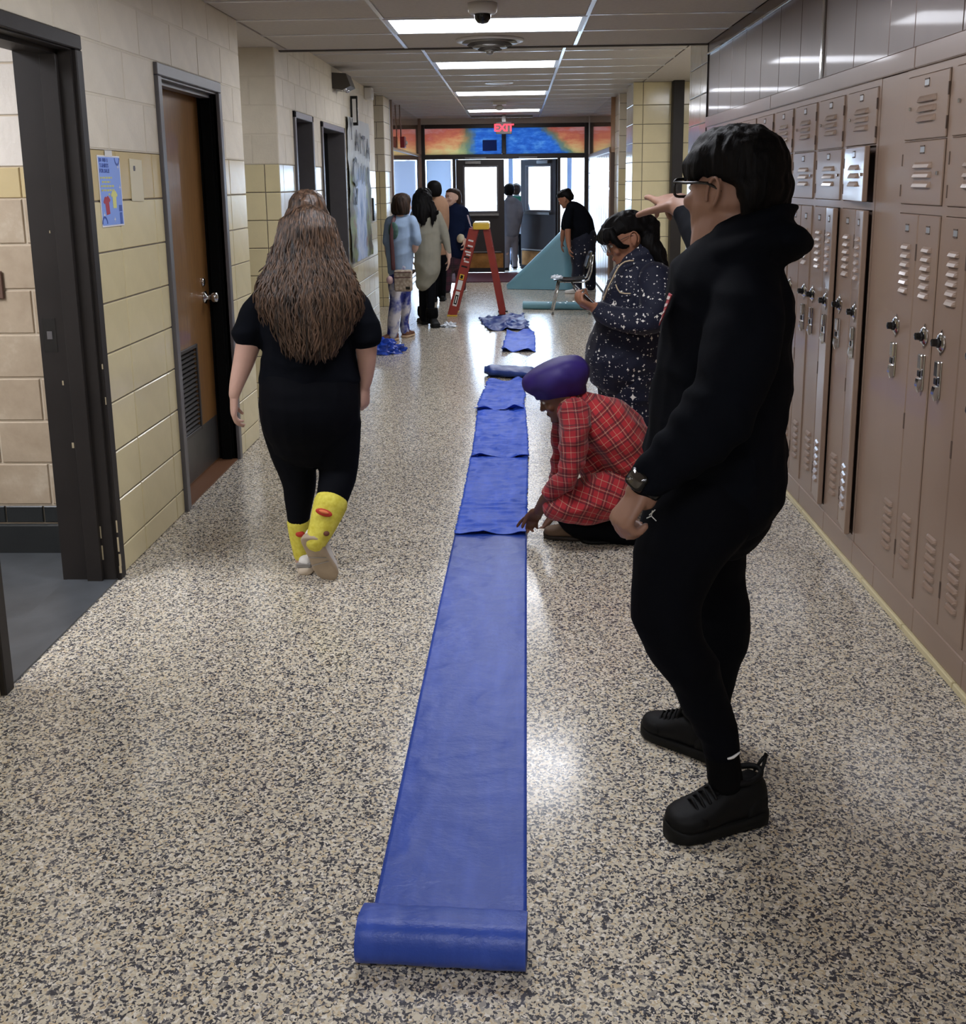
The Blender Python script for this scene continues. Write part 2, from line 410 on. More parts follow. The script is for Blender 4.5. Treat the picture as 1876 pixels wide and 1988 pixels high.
# ================================================================== FLOORS
fl = MB().box((-3.0, -6, -.1), (2.7, YEND + .12, 0)).build('floor', m_floor); struct(fl, 'speckled terrazzo corridor floor', 'floor')
fr = MB().box((-4.2, 1.4, .0), (-1.80, 4.06, .006)).build('floor', m_slate); struct(fr, 'dark slate floor of the side room behind the open doorway', 'floor')
gr = MB().box((-30, YEND + .12, -.2), (30, 70, -.03)).build('ground', m_ground); struct(gr, 'pale concrete ground outside the entrance', 'ground')

# ================================================================== LEFT WALL, NEAR PART
D1 = (2.82, 3.80, 0, 2.092); D2 = (4.59, 5.575, 0, 2.09)
wl = slab('wall_left', 'X', XL - .20, XL - .006, -6, 6.03, 0, CE1, m_grout, [D1, D2], 'cream block and yellow tile wall with the wooden door')
up = slab('upper_mortar', 'X', XL - .10, XL - .002, -6, 6.028, 1.69, CE1, m_mortar, [D1, D2], parent=wl)
course(wl, 'X', XL, 1, 2.2, 6.03, TZ, 4.075, .406, m_tile, [D1, D2], mfun=lambda r: m_tile_cap if r == len(TZ) - 2 else m_tile)
course(wl, 'X', XL, 1, 2.2, 6.03, BZ, 4.02, .406, m_block, [D1, D2], .5, 'block', gap=.007)
slab('plain_part', 'X', XL - .05, XL, -6, 2.2, 0, CE1, m_block, parent=wl)
# end of that wall and the side passage behind it
for r in range(len(TZ) - 1): tile(wl, 'Y', 6.03 + .004, 1, (XL - .2, XL - .002, TZ[r], TZ[r + 1]), m_tile, name='tile')
w1 = slab('wall_left', 'Y', 7.2 + .006, 7.4, -3.0, XL2 - .006, 0, CE2, m_grout, (), 'tiled end face of the side passage behind the long-haired girl')
course(w1, 'Y', 7.2, -1, -3.0, XL2, TZ, -1.778, .406, m_tile)
course(w1, 'Y', 7.2, -1, -3.0, XL2, BZ2, -1.86, .406, m_block, (), .5, 'block', gap=.007)
slab('upper_mortar', 'Y', 7.2 + .002, 7.3, -3.0, XL2 - .004, 1.69, CE2, m_mortar, parent=w1)
slab('wall_left', 'X', -3.1, -3.0, 4.1, 7.4, 0, CE2, m_block, (), 'far plain wall of the side passage')

# ================================================================== LEFT WALL, MIDDLE PART
D3 = (7.72, 8.43, 0, 2.09); D4 = (8.80, 9.98, 0, 2.075)
w2 = slab('wall_left', 'X', XL2 - .2, XL2 - .006, 7.4, 12.15, 0, CE2, m_grout, [D3, D4], 'wall with two dark doorways and a painted banner')
slab('upper_mortar', 'X', XL2 - .1, XL2 - .002, 7.21, 12.148, 1.69, CE2, m_mortar, [D3, D4], parent=w2)
course(w2, 'X', XL2, 1, 7.2, 12.15, TZ, 7.32, .406, m_tile, [D3, D4], mfun=lambda r: m_tile_grey if r > 5 else m_tile)
course(w2, 'X', XL2, 1, 7.2, 12.15, BZ2, 7.42, .406, m_block, [D3, D4], .5, 'block', gap=.007)
w3 = slab('wall_left', 'Y', 12.706, 12.85, -2.6, -1.626, 0, CE2, m_grout, (), 'narrow tiled pier face beside the girl in the blue tee')
course(w3, 'Y', 12.7, -1, -2.6, -1.62, TZ, -1.70, .203, m_tile)
course(w3, 'Y', 12.7, -1, -2.6, -1.62, BZ2, -1.72, .406, m_block, (), .5, 'block', gap=.007)
course(w3, 'X', -1.62, 1, 12.7, 13.25, TZ, 12.85, .406, m_tile_grey); course(w3, 'X', -1.62, 1, 12.7, 13.25, BZ2, 12.95, .406, m_block, (), .5, 'block', gap=.007)
slab('pier_core', 'X', -1.75, -1.626, 12.85, 13.25, 0, CE2, m_grout, parent=w3)
slab('wall_left', 'X', -2.7, -2.6, 12.0, 13.0, 0, CE2, m_block, (), 'recess wall between the left wall piers')
slab('wall_left', 'Y', 12.02, 12.148, -2.7, XL2 - .2, 0, CE2, m_block, (), 'near side of the recess between the left wall piers')

# ================================================================== RIGHT WALL
w4 = slab('wall_right', 'X', 1.352, 1.55, 7.36, 8.10, 0, CE2, m_grout, (), 'cream glazed tile pier at the end of the lockers')
TZF = [0, .11, .31, .51, .715, .92, 1.125, 1.33, 1.535, 1.74, 1.945, 2.15, 2.355, 2.60]
course(w4, 'X', 1.346, -1, 7.36, 8.10, TZF, 7.62, .406, m_tile_grey)
for r in range(len(TZF) - 1): tile(w4, 'Y', 8.105, 1, (1.35, 1.55, TZF[r], TZF[r + 1]), m_tile_grey)
slab('wall_right', 'Y', 7.95, 8.095, 1.55, 2.7, 0, CE2, m_tile_grey, (), 'hidden near side of the right alcove')
slab('wall_right', 'X', 2.6, 2.7, 8.1, 11.6, 0, CE2, m_tile_grey, (), 'back wall of the right alcove')
w5 = slab('wall_right', 'Y', 11.456, 11.6, 1.296, 2.6, 0, CE2, m_grout, (), 'yellow tiled alcove face behind the pointing hand')
course(w5, 'Y', 11.45, -1, 1.29, 2.6, TZF, 1.40, .62, m_tile)
course(w5, 'X', 1.29, -1, 11.45, 12.1, TZF, 11.6, .406, m_tile_grey)
slab('pier_core', 'X', 1.296, 1.5, 11.6, 12.1, 0, CE2, m_grout, parent=w5)
w6 = slab('wall_right', 'Y', 12.906, 13.0, 1.289, 2.0, 0, CE2, m_grout, (), 'narrow cream pier before the far lockers')
course(w6, 'Y', 12.9, -1, 1.283, 1.9, TZ, 1.283, .406, m_tile); course(w6, 'Y', 12.9, -1, 1.283, 1.9, BZ2, 1.283, .406, m_block, name='block')
course(w6, 'X', 1.283, -1, 12.9, 13.4, TZF, 13.0, .406, m_tile_grey); slab('pier_core', 'X', 1.289, 1.5, 13.0, 13.4, 0, CE2, m_grout, parent=w6)
slab('wall_right', 'X', 1.72, 1.85, -6, 7.36, 0, CE2, m_block, (), 'masonry behind the near lockers')
slab('wall_right', 'X', 1.6, 1.72, 11.6, YEND + .1, 0, CE2, m_block, (), 'masonry behind the far lockers')
slab('wall_back', 'Y', -6.1, -6, -3, 2.7, 0, CE1, m_block, (), 'plain wall far behind the viewer')
slab('wall_right', 'X', XR, XR + .1, -6, .95, 0, CE1, m_block, (), 'plain wall beside the viewer')

# dark steel post and dark cabinet in the right alcove
pa, pb = P(1300, 400, 11.40), P(1321, 400, 11.40)
struct(MB().bbox((pa.x, 11.30, 0), (pb.x, 11.445, CE2), .006).build('trim_1', m_frame), 'dark steel post on the yellow tiled alcove face', 'post')
ca, cb_ = P(1309, 498, 11.3), P(1352, 640, 11.3)
cb = thing('wall_cabinet', 'low black cabinet beside the dark steel post in the alcove', 'cabinet', (pb.x + .01, 11.3, 0))
MB().bbox((pb.x + .012, 11.16, .02), (pb.x + .33, 11.44, ca.z), .01).build('body', m_void, cb); MB().box((pb.x + .06, 11.15, .15), (pb.x + .27, 11.16, ca.z - .1)).build('door', m_frame, cb)
MB().box((pb.x + .02, 11.2, 0), (pb.x + .32, 11.42, .02)).build('plinth', m_black, cb)

# ================================================================== CEILINGS
cl = MB().box((-3.1, -6.1, CE1 + .03), (2.7, YSTEP, CE1 + .12)).build('ceiling', m_ceil_dark); struct(cl, 'lower drop ceiling over the near corridor', 'ceiling')
cl2 = MB().box((-3.1, YSTEP, CE2 + .03), (2.7, YEND + .2, CE2 + .12)).build('ceiling', m_ceil_dark); struct(cl2, 'higher drop ceiling over the far corridor', 'ceiling')
def ceiling_grid(parent, z, rows, xs, x_lo, x_hi, skip):
    edges = [x_lo] + xs + [x_hi]
    for j in range(len(rows) - 1):
        for i in range(len(edges) - 1):
            if (i, j) in skip: continue
            a0, a1, b0, b1 = edges[i] + .012, edges[i + 1] - .012, rows[j] + .012, rows[j + 1] - .012
            key = ('ct', round(a1 - a0, 3), round(b1 - b0, 3))
            if key not in _tc:
                w, h = (a1 - a0) / 2, (b1 - b0) / 2; b = MB()
                b.add([(-w, -h, .02), (w, -h, .02), (w, h, .02), (-w, h, .02), (-w, -h, .003), (w, -h, .003), (w, h, .003), (-w, h, .003), (-w + .006, -h + .006, 0), (w - .006, -h + .006, 0), (w - .006, h - .006, 0), (-w + .006, h - .006, 0)],
                      [(8, 9, 10, 11), (0, 1, 2, 3)] + [(k * 4 + q, k * 4 + (q + 1) % 4, k * 4 + 4 + (q + 1) % 4, k * 4 + 4 + q) for k in (0, 1) for q in range(4)])
                me = b.mesh('ceiling_tile'); me.materials.append(m_ceil); _tc[key] = me
            link('ceiling_tile', _tc[key], ((a0 + a1) / 2, (b0 + b1) / 2, z), parent)
    for x in xs: MB().box((x - .012, rows[0], z - .006), (x + .012, rows[-1], z + .03)).build('ceiling_bar', m_tbar, parent)
    for y in rows[:-1]: MB().box((x_lo, y - .012, z - .004), (x_hi, y + .012, z + .025)).build('ceiling_bar', m_tbar, parent)
R1 = [2.355 + .615 * k for k in range(9)] ; R1[-1] = YSTEP            # 6.045 .. 6.66 is the row of the nearest lamp
FX0, FX1 = -.765, .415
ceiling_grid(cl, CE1, R1, [FX0, FX1], -1.62, 1.36, {(1, 6), (1, 1)})
slab_c = MB().box((-1.62, -6, CE1), (1.36, 2.34, CE1 + .03)).build('board', m_ceil, cl)
MB().box((-3.0, 6.02, CE1), (-1.62, YSTEP, CE1 + .03)).build('board', m_ceil, cl)
MB().box((-3.0, YSTEP - .05, CE1 - .012), (1.36, YSTEP, CE2 + .05)).build('ceiling_edge', m_ceil_dark, cl)
MB().box((-3.0, YSTEP - .055, CE1 - .004), (1.36, YSTEP - .049, CE1 + .02)).build('ceiling_bar', m_tbar, cl)
R2 = [7.42 + .605 * k for k in range(17)]; R2[-1] = YEND
fj = {}
L2 = [min(range(16), key=lambda j: abs(R2[j] + .3 - y)) for y in (9.28, 12.45, 15.72)]
ceiling_grid(cl2, CE2, R2, [FX0 + .02, FX1 - .02], -1.70, 1.40, {(1, j) for j in L2})
MB().box((-3, YSTEP, CE2), (-1.7, 13.3, CE2 + .03)).build('board', m_ceil, cl2); MB().box((1.40, YSTEP, CE2), (2.65, 13.4, CE2 + .03)).build('board', m_ceil, cl2)
def troffer(x0, x1, y0, y1, z, label, vis=True):
    t = thing('ceiling_light', label, 'light', ((x0 + x1) / 2, (y0 + y1) / 2, z), 'flat ceiling lights')
    b = MB(); e = .03
    for a in (((x0, y0), (x1, y0 + e)), ((x0, y1 - e), (x1, y1)), ((x0, y0 + e), (x0 + e, y1 - e)), ((x1 - e, y0 + e), (x1, y1 - e))): b.box((a[0][0], a[0][1], z - .008), (a[1][0], a[1][1], z + .02))
    b.build('frame', m_white_metal, t)
    MB().box((x0 + e, y0 + e, z + .002), (x1 - e, y1 - e, z + .008)).build('diffuser', m_diff, t)
    return t
troffer(FX0, FX1, 6.057, 6.648, CE1, 'largest ceiling light, above the black dome camera')
troffer(FX0, FX1, R1[1] + .01, R1[2] - .01, CE1, 'ceiling light over the blue paper strip, out of view above')
for y, s in ((-.1, 'overhead'), (-3.2, 'farther back')): troffer(FX0, FX1, y - .3, y + .3, CE1 - .004, 'ceiling light behind the viewer, %s, out of view' % s)
for n_, (j, s) in enumerate(zip(L2, ('second ceiling light from the viewer, behind the round air vent', 'third ceiling light, between the round speaker and the small detector', 'farthest ceiling light, just before the exit sign'))):
    troffer(FX0 + .03, FX1 - .03, R2[j] + .012, R2[j + 1] - .012, CE2, s)
troffer(-3.4, -2.5, 2.0, 3.5, CE1 - .01, 'ceiling light inside the side room, out of view')  # unseen room lamp, enlarged to brighten the tiled wall
troffer(-2.75, -2.45, 6.2, 6.8, CE1 - .004, 'added ceiling light in the left side passage, out of view')  # unseen lamp added to lift the passage end face
troffer(1.75, 2.35, 8.6, 9.8, CE2 - .004, 'added ceiling light in the right alcove, out of view')  # assumed side-corridor lamp, unseen, added to brighten the alcove tiles

# ceiling furniture
dc = P(937, 18, 5.62); t = thing('dome_camera', 'white dome camera with a black bubble under the near ceiling', 'camera', (dc.x, 5.62, CE1))
MB().lathe((dc.x, 5.62, CE1 - .055), [(.066, 0), (.076, .01), (.079, .054)]).build('base', m_white, t, True)
MB().lathe((dc.x, 5.62, CE1 - .105), [(.003, 0), (.028, .006), (.042, .025), (.046, .05), (.046, .06)]).build('bubble', m_black, t, True)
vx, vy = -.17, 7.02; t = thing('air_diffuser', 'round stepped metal air vent at the edge of the near ceiling', 'vent', (vx, vy, CE1))
MB().lathe((vx, vy, CE1 - .018), [(.16, .012), (.20, 0), (.225, .006), (.228, .02), (.16, .02)], 40).build('rim', m_white_metal, t, True)
for q, (r1, h1) in enumerate(((.185, .012), (.15, .026), (.115, .040), (.08, .054), (.045, .066))):
    MB().lathe((vx, vy, CE1 - h1 - .012), [(r1, 0), (r1 - .004, .002), (r1 - .045, .034), (r1 - .041, .034), (r1 + .002, .003)], 36).build('cone', m_steel if q % 2 == 0 else m_ceil_dark, t, True)
MB().lathe((vx, vy, CE1 - .098), [(.004, 0), (.022, .006), (.026, .02), (.012, .05)]).build('knob', m_steel, t, True)
sp = onZ(969, 160, CE2); t = thing('ceiling_speaker', 'round white flush speaker between the second and third lights', 'speaker', (sp.x, sp.y, CE2))
MB().lathe((sp.x, sp.y, CE2 - .012), [(.145, 0), (.155, .004), (.16, .014)], 32).build('rim', m_white_metal, t, True); MB().lathe((sp.x, sp.y, CE2 - .016), [(.02, 0), (.12, .002), (.145, .006)], 32).build('grille', m_white, t, True)
sd = P(970, 195, 14.0); t = thing('smoke_detector', 'small hanging detector between the third and farthest lights', 'detector', (sd.x, 14.0, CE2))
MB().bbox((sd.x - .09, 13.9, CE2 - .04), (sd.x + .09, 14.1, CE2), .006).build('base', m_white, t)
MB().lathe((sd.x, 14.0, CE2 - .11), [(.03, 0), (.055, .02), (.055, .05), (.03, .07)]).build('sensor', m_white_metal, t, True)
ld = P(975, 231, 16.9); t = thing('linear_grille', 'slim metal ceiling grille just before the entrance', 'vent', (ld.x, 16.9, CE2))
MB().bbox((ld.x - .50, 16.82, CE2 - .03), (ld.x + .50, 16.98, CE2), .006).build('housing', m_steel, t)
for q in range(5): MB().box((ld.x - .45 + q * .19, 16.812, CE2 - .036), (ld.x - .29 + q * .19, 16.99, CE2 - .03)).build('slat', m_chrome, t)
# exit sign
e0, e1 = P(963, 237, 16.6), P(994, 260, 16.6); t = thing('exit_sign', 'grey exit sign with glowing red letters above the doors', 'sign', ((e0.x + e1.x) / 2, 16.6, e1.z))
MB().bbox((e0.x, 16.56, e1.z), (e1.x, 16.64, e0.z), .006).build('housing', mat('exit_housing', '#6e6a66', .4), t)
MB().box(((e0.x + e1.x) / 2 - .03, 16.58, e0.z), ((e0.x + e1.x) / 2 + .03, 16.62, CE2)).build('bracket', m_steel, t)
text_mesh('lettering', 'EXIT', .155, frame4(((e0.x + e1.x) / 2, 16.555, e1.z + .045), (1, 0, 0), (0, 0, 1)), emis('exit_red', '#ff2a3c', 1.3), t, .002, 'CENTER', .004)

# ================================================================== DOORWAY 1 (open, left edge of the photo)
t = thing('door_1', 'open doorway with a chipped dark steel frame at the left edge', 'doorway', (XL, 3.31, 0), kind='structure')
def jamb(y_face0, y_face1, y_in, s, par, xin, mtl=m_frame, top=2.092):       # steel frame leg: face strip + reveal + stop
    b = MB(); b.bbox((XL - .02, min(y_face0, y_face1), 0), (XL + .016, max(y_face0, y_face1), top - .053), .004)
    b.box((xin, min(y_face1, y_face1 - s * .012), 0), (XL - .002, max(y_face1, y_face1 - s * .012), top - .05))
    b.bbox((XL - .11, min(y_face1 - s * .012, y_face1 - s * .03), 0), (XL - .05, max(y_face1 - s * .012, y_face1 - s * .03), top - .06), .002)
    return b.build('jamb', mtl, par)
jamb(3.80, 3.748, None, 1, t, XL - .215); jamb(2.82, 2.872, None, -1, t, XL - .215)
b = MB().bbox((XL - .02, 2.82, 2.04), (XL + .016, 3.80, 2.092), .004); b.box((XL - .215, 2.87, 2.035), (XL, 3.75, 2.047)); b.box((XL - .11, 2.87, 2.02), (XL - .05, 3.75, 2.037)); b.build('head', m_frame, t)
MB().box((XL - .20, 3.735, .93), (XL - .15, 3.7375, 1.06)).build('strike_plate', m_black, t); MB().box((XL - .185, 3.733, .98), (XL - .165, 3.736, 1.01)).build('strike_hole', m_frame2, t)
for (dx, z, w, h) in ((-.145, .80, .006, .018), (-.13, .55, .009, .022), (.01, .86, .005, .02), (.012, .72, .004, .03), (.012, .20, .006, .05), (.011, .12, .007, .06), (.012, .06, .009, .05), (-.05, .18, .005, .05), (-.05, .09, .006, .06), (.01, .03, .01, .03), (-.14, 1.38, .004, .01), (-.1, .12, .004, .02)):
    yy = 3.746 if dx > 0 else 3.735
    MB().bbox((XL + dx, yy, z), (XL + dx + w, yy + .002, z + h), .0006).build('paint_chip', m_chip, t)
MB().box((XL - .2, 2.87, 0), (XL + .0, 3.75, .007)).build('threshold', m_slate, t)
# side room seen through the doorway
YW = 4.05
wr = slab('wall_room', 'Y', YW + .006, 4.13, -4.2, XL - .19, 0, CE1, m_split_mortar, (), 'tan tiled wall inside the side room')
zs = [.215 + .1845 * k for k in range(9)]
course(wr, 'Y', YW, -1, -4.2, XL - .2, zs[:8] , -1.99, .40, m_split, (), .5, 'tile', .008, .009)
course(wr, 'Y', YW, -1, -4.2, XL - .2, [zs[7], 1.63], -1.99, 4, m_tile_cap, (), 0, 'cap_course', .009, .004)
course(wr, 'Y', YW, -1, -4.2, XL - .2, [1.63, 1.83, 2.03, 2.23, 2.48], -1.92, .40, m_room_wall, (), .5, 'block', .008, .006)
course(wr, 'Y', YW - .004, -1, -4.2, XL - .2, [.135, .213], -2.03, .165, m_dark_tile, (), 0, 'base_tile', .01, .006)
MB().bbox((-4.2, YW - .02, .0), (XL - .2, YW + .004, .132), .006).build('base_cove', m_dark_tile, wr)
slab('wall_room', 'X', -4.3, -4.2, 1.4, 4.13, 0, CE1, m_room_wall, (), 'far wall of the side room'); slab('wall_room', 'Y', 1.3, 1.4, -4.3, XL - .2, 0, CE1, m_room_wall, (), 'near wall of the side room')
struct(MB().box((-4.3, 1.3, CE1), (XL - .2, 4.13, CE1 + .05)).build('ceiling', m_ceil), 'ceiling of the side room', 'ceiling')
so = P(2, 552, YW); t = thing('switch_plate', 'brown switch plate on the tan tile at the left edge', 'switch', (so.x - .04, YW, so.z - .06))
MB().bbox((so.x - .07, YW - .012, so.z - .06), (so.x + .012, YW - .001, so.z + .055), .004).build('plate', mat('brown_plate', '#6b5348', .35, .3), t)
MB().bbox((so.x - .035, YW - .02, so.z - .02), (so.x - .022, YW - .011, so.z + .02), .002).build('toggle', m_black, t)

# ================================================================== DOOR 2 (wooden, louvred)
t = thing('door_2', 'brown wooden door with a louvre grille and steel kick plate', 'door', (XL, 5.08, 0), kind='structure')
XD = XL - .105
b = MB(); b.bbox((XL - .02, 4.59, 0), (XL + .016, 4.64, 2.034), .004); b.box((XL - .2, 4.626, 0), (XL, 4.64, 2.04)); b.build('jamb', m_frame2, t)
b = MB(); b.bbox((XL - .02, 5.525, 0), (XL + .016, 5.575, 2.034), .004); b.build('jamb_face', m_frame2, t)
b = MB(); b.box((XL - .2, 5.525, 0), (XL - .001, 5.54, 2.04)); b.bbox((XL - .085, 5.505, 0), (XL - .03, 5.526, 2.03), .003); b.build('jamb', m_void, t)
b = MB(); b.bbox((XL - .02, 4.59, 2.035), (XL + .016, 5.575, 2.09), .004); b.box((XL - .2, 4.63, 2.025), (XL, 5.53, 2.04)); b.box((XL - .085, 4.63, 2.005), (XL - .03, 5.53, 2.03)); b.build('head', m_frame2, t)
LV = (onX(343, 700, XD).y, onX(387, 700, XD).y); lz0, lz1 = onX(385, 830, XD).z, onX(385, 672, XD).z
lv0, lv1 = 4.80, 5.22
leaf = slab('leaf', 'X', XD - .045, XD, 4.643, 5.522, .012, 2.02, m_wood, [(lv0, lv1, lz0, lz1)], parent=t)
b = MB()
for (a0, a1, b0, b1) in ((lv0 - .02, lv0, lz0 - .02, lz1 + .02), (lv1, lv1 + .02, lz0 - .02, lz1 + .02), (lv0, lv1, lz0 - .02, lz0), (lv0, lv1, lz1, lz1 + .02)): b.bbox((XD - .003, a0, b0), (XD + .008, a1, b1), .002)
b.build('louver_frame', m_louver, leaf); nl = 17
for i in range(nl):
    z = lz0 + (lz1 - lz0) * (i + .5) / nl
    MB().prism([(XD - .036, lv0, z + .012), (XD - .032, lv0, z + .014), (XD + .003, lv0, z - .008), (XD + .001, lv0, z - .012)], (0, lv1 - lv0, 0)).build('louver', m_louver, leaf)
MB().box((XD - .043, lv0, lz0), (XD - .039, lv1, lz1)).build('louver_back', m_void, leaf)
MB().bbox((XD, 4.66, .02), (XD + .003, 5.51, .27), .001).build('kick_plate', m_kick, leaf)
kn = onX(403, 575, XD); ky = 5.44
kp = MB(); kp.lathe((XD, ky, kn.z), [(.034, 0), (.034, .006), (.014, .012), (.013, .035), (.026, .045), (.031, .06), (.026, .072), (.004, .076)], 20, 0, (1, 0, 0)); kp.build('door_knob', m_chrome, leaf, True)
MB().lathe((XD, ky - .02, kn.z + .085), [(.024, 0), (.024, .006), (.018, .01), (.004, .011)], 18, 0, (1, 0, 0)).build('lock_cylinder', m_chrome, leaf, True)
MB().box((XL - .2, 4.64, .001), (XL - .0, 5.525, .008)).build('threshold', mat('threshold_wood', '#6d4a32', .5), t)
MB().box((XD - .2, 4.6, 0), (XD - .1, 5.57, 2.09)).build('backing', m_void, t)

# ================================================================== DARK DOORWAYS
for i, (D, lab) in enumerate(((D3, 'narrow dark doorway nearest the side passage'), (D4, 'wider dark doorway beside the painted banner'))):
    t = thing('door_%d' % (3 + i), lab, 'doorway', (XL2, (D[0] + D[1]) / 2, 0), kind='structure')
    for y0, y1 in ((D[0], D[0] + .05), (D[1] - .05, D[1])): MB().bbox((XL2 - .2, y0, 0), (XL2 + .016, y1, D[3]), .004).build('jamb', m_frame2, t)
    MB().bbox((XL2 - .2, D[0], D[3] - .05), (XL2 + .016, D[1], D[3]), .004).build('head', m_frame2, t)
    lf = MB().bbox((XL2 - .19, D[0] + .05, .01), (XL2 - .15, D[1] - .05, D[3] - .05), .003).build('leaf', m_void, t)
    MB().lathe((XL2 - .15, D[0] + .12, 1.0), [(.03, 0), (.012, .01), (.012, .03), (.028, .045), (.02, .06), (.002, .064)], 14, 0, (1, 0, 0)).build('door_knob', m_steel, lf, True)
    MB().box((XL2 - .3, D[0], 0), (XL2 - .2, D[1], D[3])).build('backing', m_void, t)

# ================================================================== ENTRANCE (door_5)
YE = YEND
t = thing('door_5', 'bronze double entrance doors with sidelights and painted transom', 'door', (-.19, YE, 0), kind='structure')
def bar(x0, x1, z0, z1, y0=YE - .05, y1=YE + .07, name='frame_bar', m=m_door_dark): return MB().bbox((x0, y0, z0), (x1, y1, z1), .006).build(name, m, t)
bar(-1.60, -1.535, 0, 2.50); bar(1.155, 1.22, 0, 2.50); bar(-1.535, 1.155, 2.435, 2.50); bar(-1.535, 1.155, 1.925, 2.005)
bar(-.235, -.165, 2.005, 2.435); bar(-1.075, -1.02, 0, 1.925); bar(.70, .755, 0, 1.925); bar(-1.535, -1.075, 0, .08); bar(.755, 1.155, 0, .08)
for (x0, x1, lf) in ((-1.535, -.235, True), (-.165, 1.155, False)):
    MB().box((x0, YE + .0, 2.005), (x1, YE + .006, 2.435)).build('painted_pane', painted_pane(lf), t, org=((x0 + x1) / 2, YE, 2.22))
MB().box((-.56, YE - .004, 2.06), (-.32, YE - .001, 2.24)).build('paper_note', thin_paper('dusky_paper', '#4a66a8', .5), t)
MB().box((-1.535, YE + .0, .08), (-1.075, YE + .006, 1.925)).build('sidelight_glass', m_glass, t)
MB().box((.755, YE + .0, .08), (1.155, YE + .006, 1.925)).build('sidelight_glass', m_glass, t)
MB().box((-1.52, YE - .012, .55), (-1.10, YE - .008, 1.915)).build('taped_paper', thin_paper('backlit_paper', '#d6e2f0', .5), t)
def leaf_door(x0, x1, ang, hx):
    R = Matrix.Translation((hx, YE + .01, 0)) @ Matrix.Rotation(ang, 4, 'Z') @ Matrix.Translation((-hx, -YE - .01, 0))
    w0, w1, z0, z1 = x0 + .145, x1 - .125, 1.05, 1.80
    b = MB()
    for (a0, a1, b0, b1) in subtract([(x0 + .004, x1 - .004, .012, 1.92)], [(w0, w1, z0, z1)]): b.box((a0, YE - .02, b0), (a1, YE + .025, b1), M4=R)
    lf = b.build('leaf', m_door_dark, t)
    b = MB()
    for (a0, a1, b0, b1) in ((w0 - .02, w0 + .008, z0 - .02, z1 + .02), (w1 - .008, w1 + .02, z0 - .02, z1 + .02), (w0, w1, z0 - .02, z0 + .008), (w0, w1, z1 - .008, z1 + .02)): b.box((a0, YE - .028, b0), (a1, YE + .033, b1), M4=R)
    b.build('glazing_bead', m_frame2, lf); MB().box((w0, YE, z0), (w1, YE + .006, z1), M4=R).build('pane', m_glass, lf)
    MB().box((x0 + .03, YE - .024, .09), (x1 - .03, YE - .02, .34), M4=R).build('kick_plate', m_brass, lf)
    MB().bbox((x0 + .06, YE - .07, .355), (x1 - .06, YE - .02, .375), .004, M4=R).build('bottom_trim', m_steel, lf)
    c0 = .16 if hx < 0 else x1 - x0 - .42
    MB().bbox((x0 + c0, YE - .075, 1.845), (x0 + c0 + .27, YE - .02, 1.895), .006, M4=R).build('door_closer', m_steel, lf)
    MB().box((x0 + .1, YE - .085, 1.04 - .06), (x1 - .1, YE - .055, 1.04 - .02), M4=R).build('push_bar', m_steel, lf)
    return lf
leaf_door(-1.02, -.195, 0, -1.02); leaf_door(-.175, .70, -math.radians(47), .70)
for (x0, x1) in ((-.86, -.50), (.05, .36)): MB().bbox((x0, YE - .07, 1.935), (x1, YE - .045, 1.955), .003).build('closer_arm', m_steel, t)
slab('wall_end', 'Y', YE - .05, YE + .1, -1.75, 1.6, 2.50, CE2 + .05, m_ceil, (), 'narrow strip above the entrance frame')
for i, (x0, x1) in enumerate(((-1.72, -1.60), (1.22, 1.40))): struct(MB().bbox((x0, YE - .10, 0), (x1, YE + .12, CE2), .008).build('trim_%d' % (2 + i), m_white_metal), 'pale metal post on the %s of the entrance frame' % ('left' if i == 0 else 'right'), 'post')
dm = MB().bbox((-1.10, 15.75, 0), (.66, 17.33, .012), .004).build('doormat', m_mat); tag(dm, 'maroon doormat in front of the entrance doors', 'doormat')
# entrance porch outside the doors
m_side = mat('pale_siding', '#b7c4d6', .7); m_post = mat('porch_post', '#8ea3c4', .5)
struct(MB().box((-2.2, YE + .12, 2.62), (2.0, YE + 2.3, 2.75)).build('ceiling', m_ceil), 'porch roof outside the entrance', 'ceiling')
struct(MB().box((-2.2, YE + .12, -.05), (-2.05, YE + 2.3, 2.62)).build('wall_left', m_side), 'left porch wall outside the entrance', 'wall')
pw_ = MB().box((1.45, YE + .12, -.05), (1.6, YE + 2.3, 2.62)).build('wall_right', m_side); struct(pw_, 'right porch wall with clapboards outside the sidelight', 'wall')
for k in range(13): MB().prism([(1.425, YE + .12, k * .2), (1.45, YE + .12, .195 + k * .2), (1.45, YE + .12, k * .2)], (0, 2.15, 0)).build('siding_board', m_side, pw_)
for i, x in enumerate((-1.15, -.10, 1.02)): struct(MB().bbox((x - .045, YE + 2.2, -.05), (x + .045, YE + 2.3, 2.62), .006).build('trim_%d' % (4 + i), m_post), 'pale blue porch post, %s of three outside the entrance' % ('leftmost', 'middle', 'rightmost')[i], 'post')

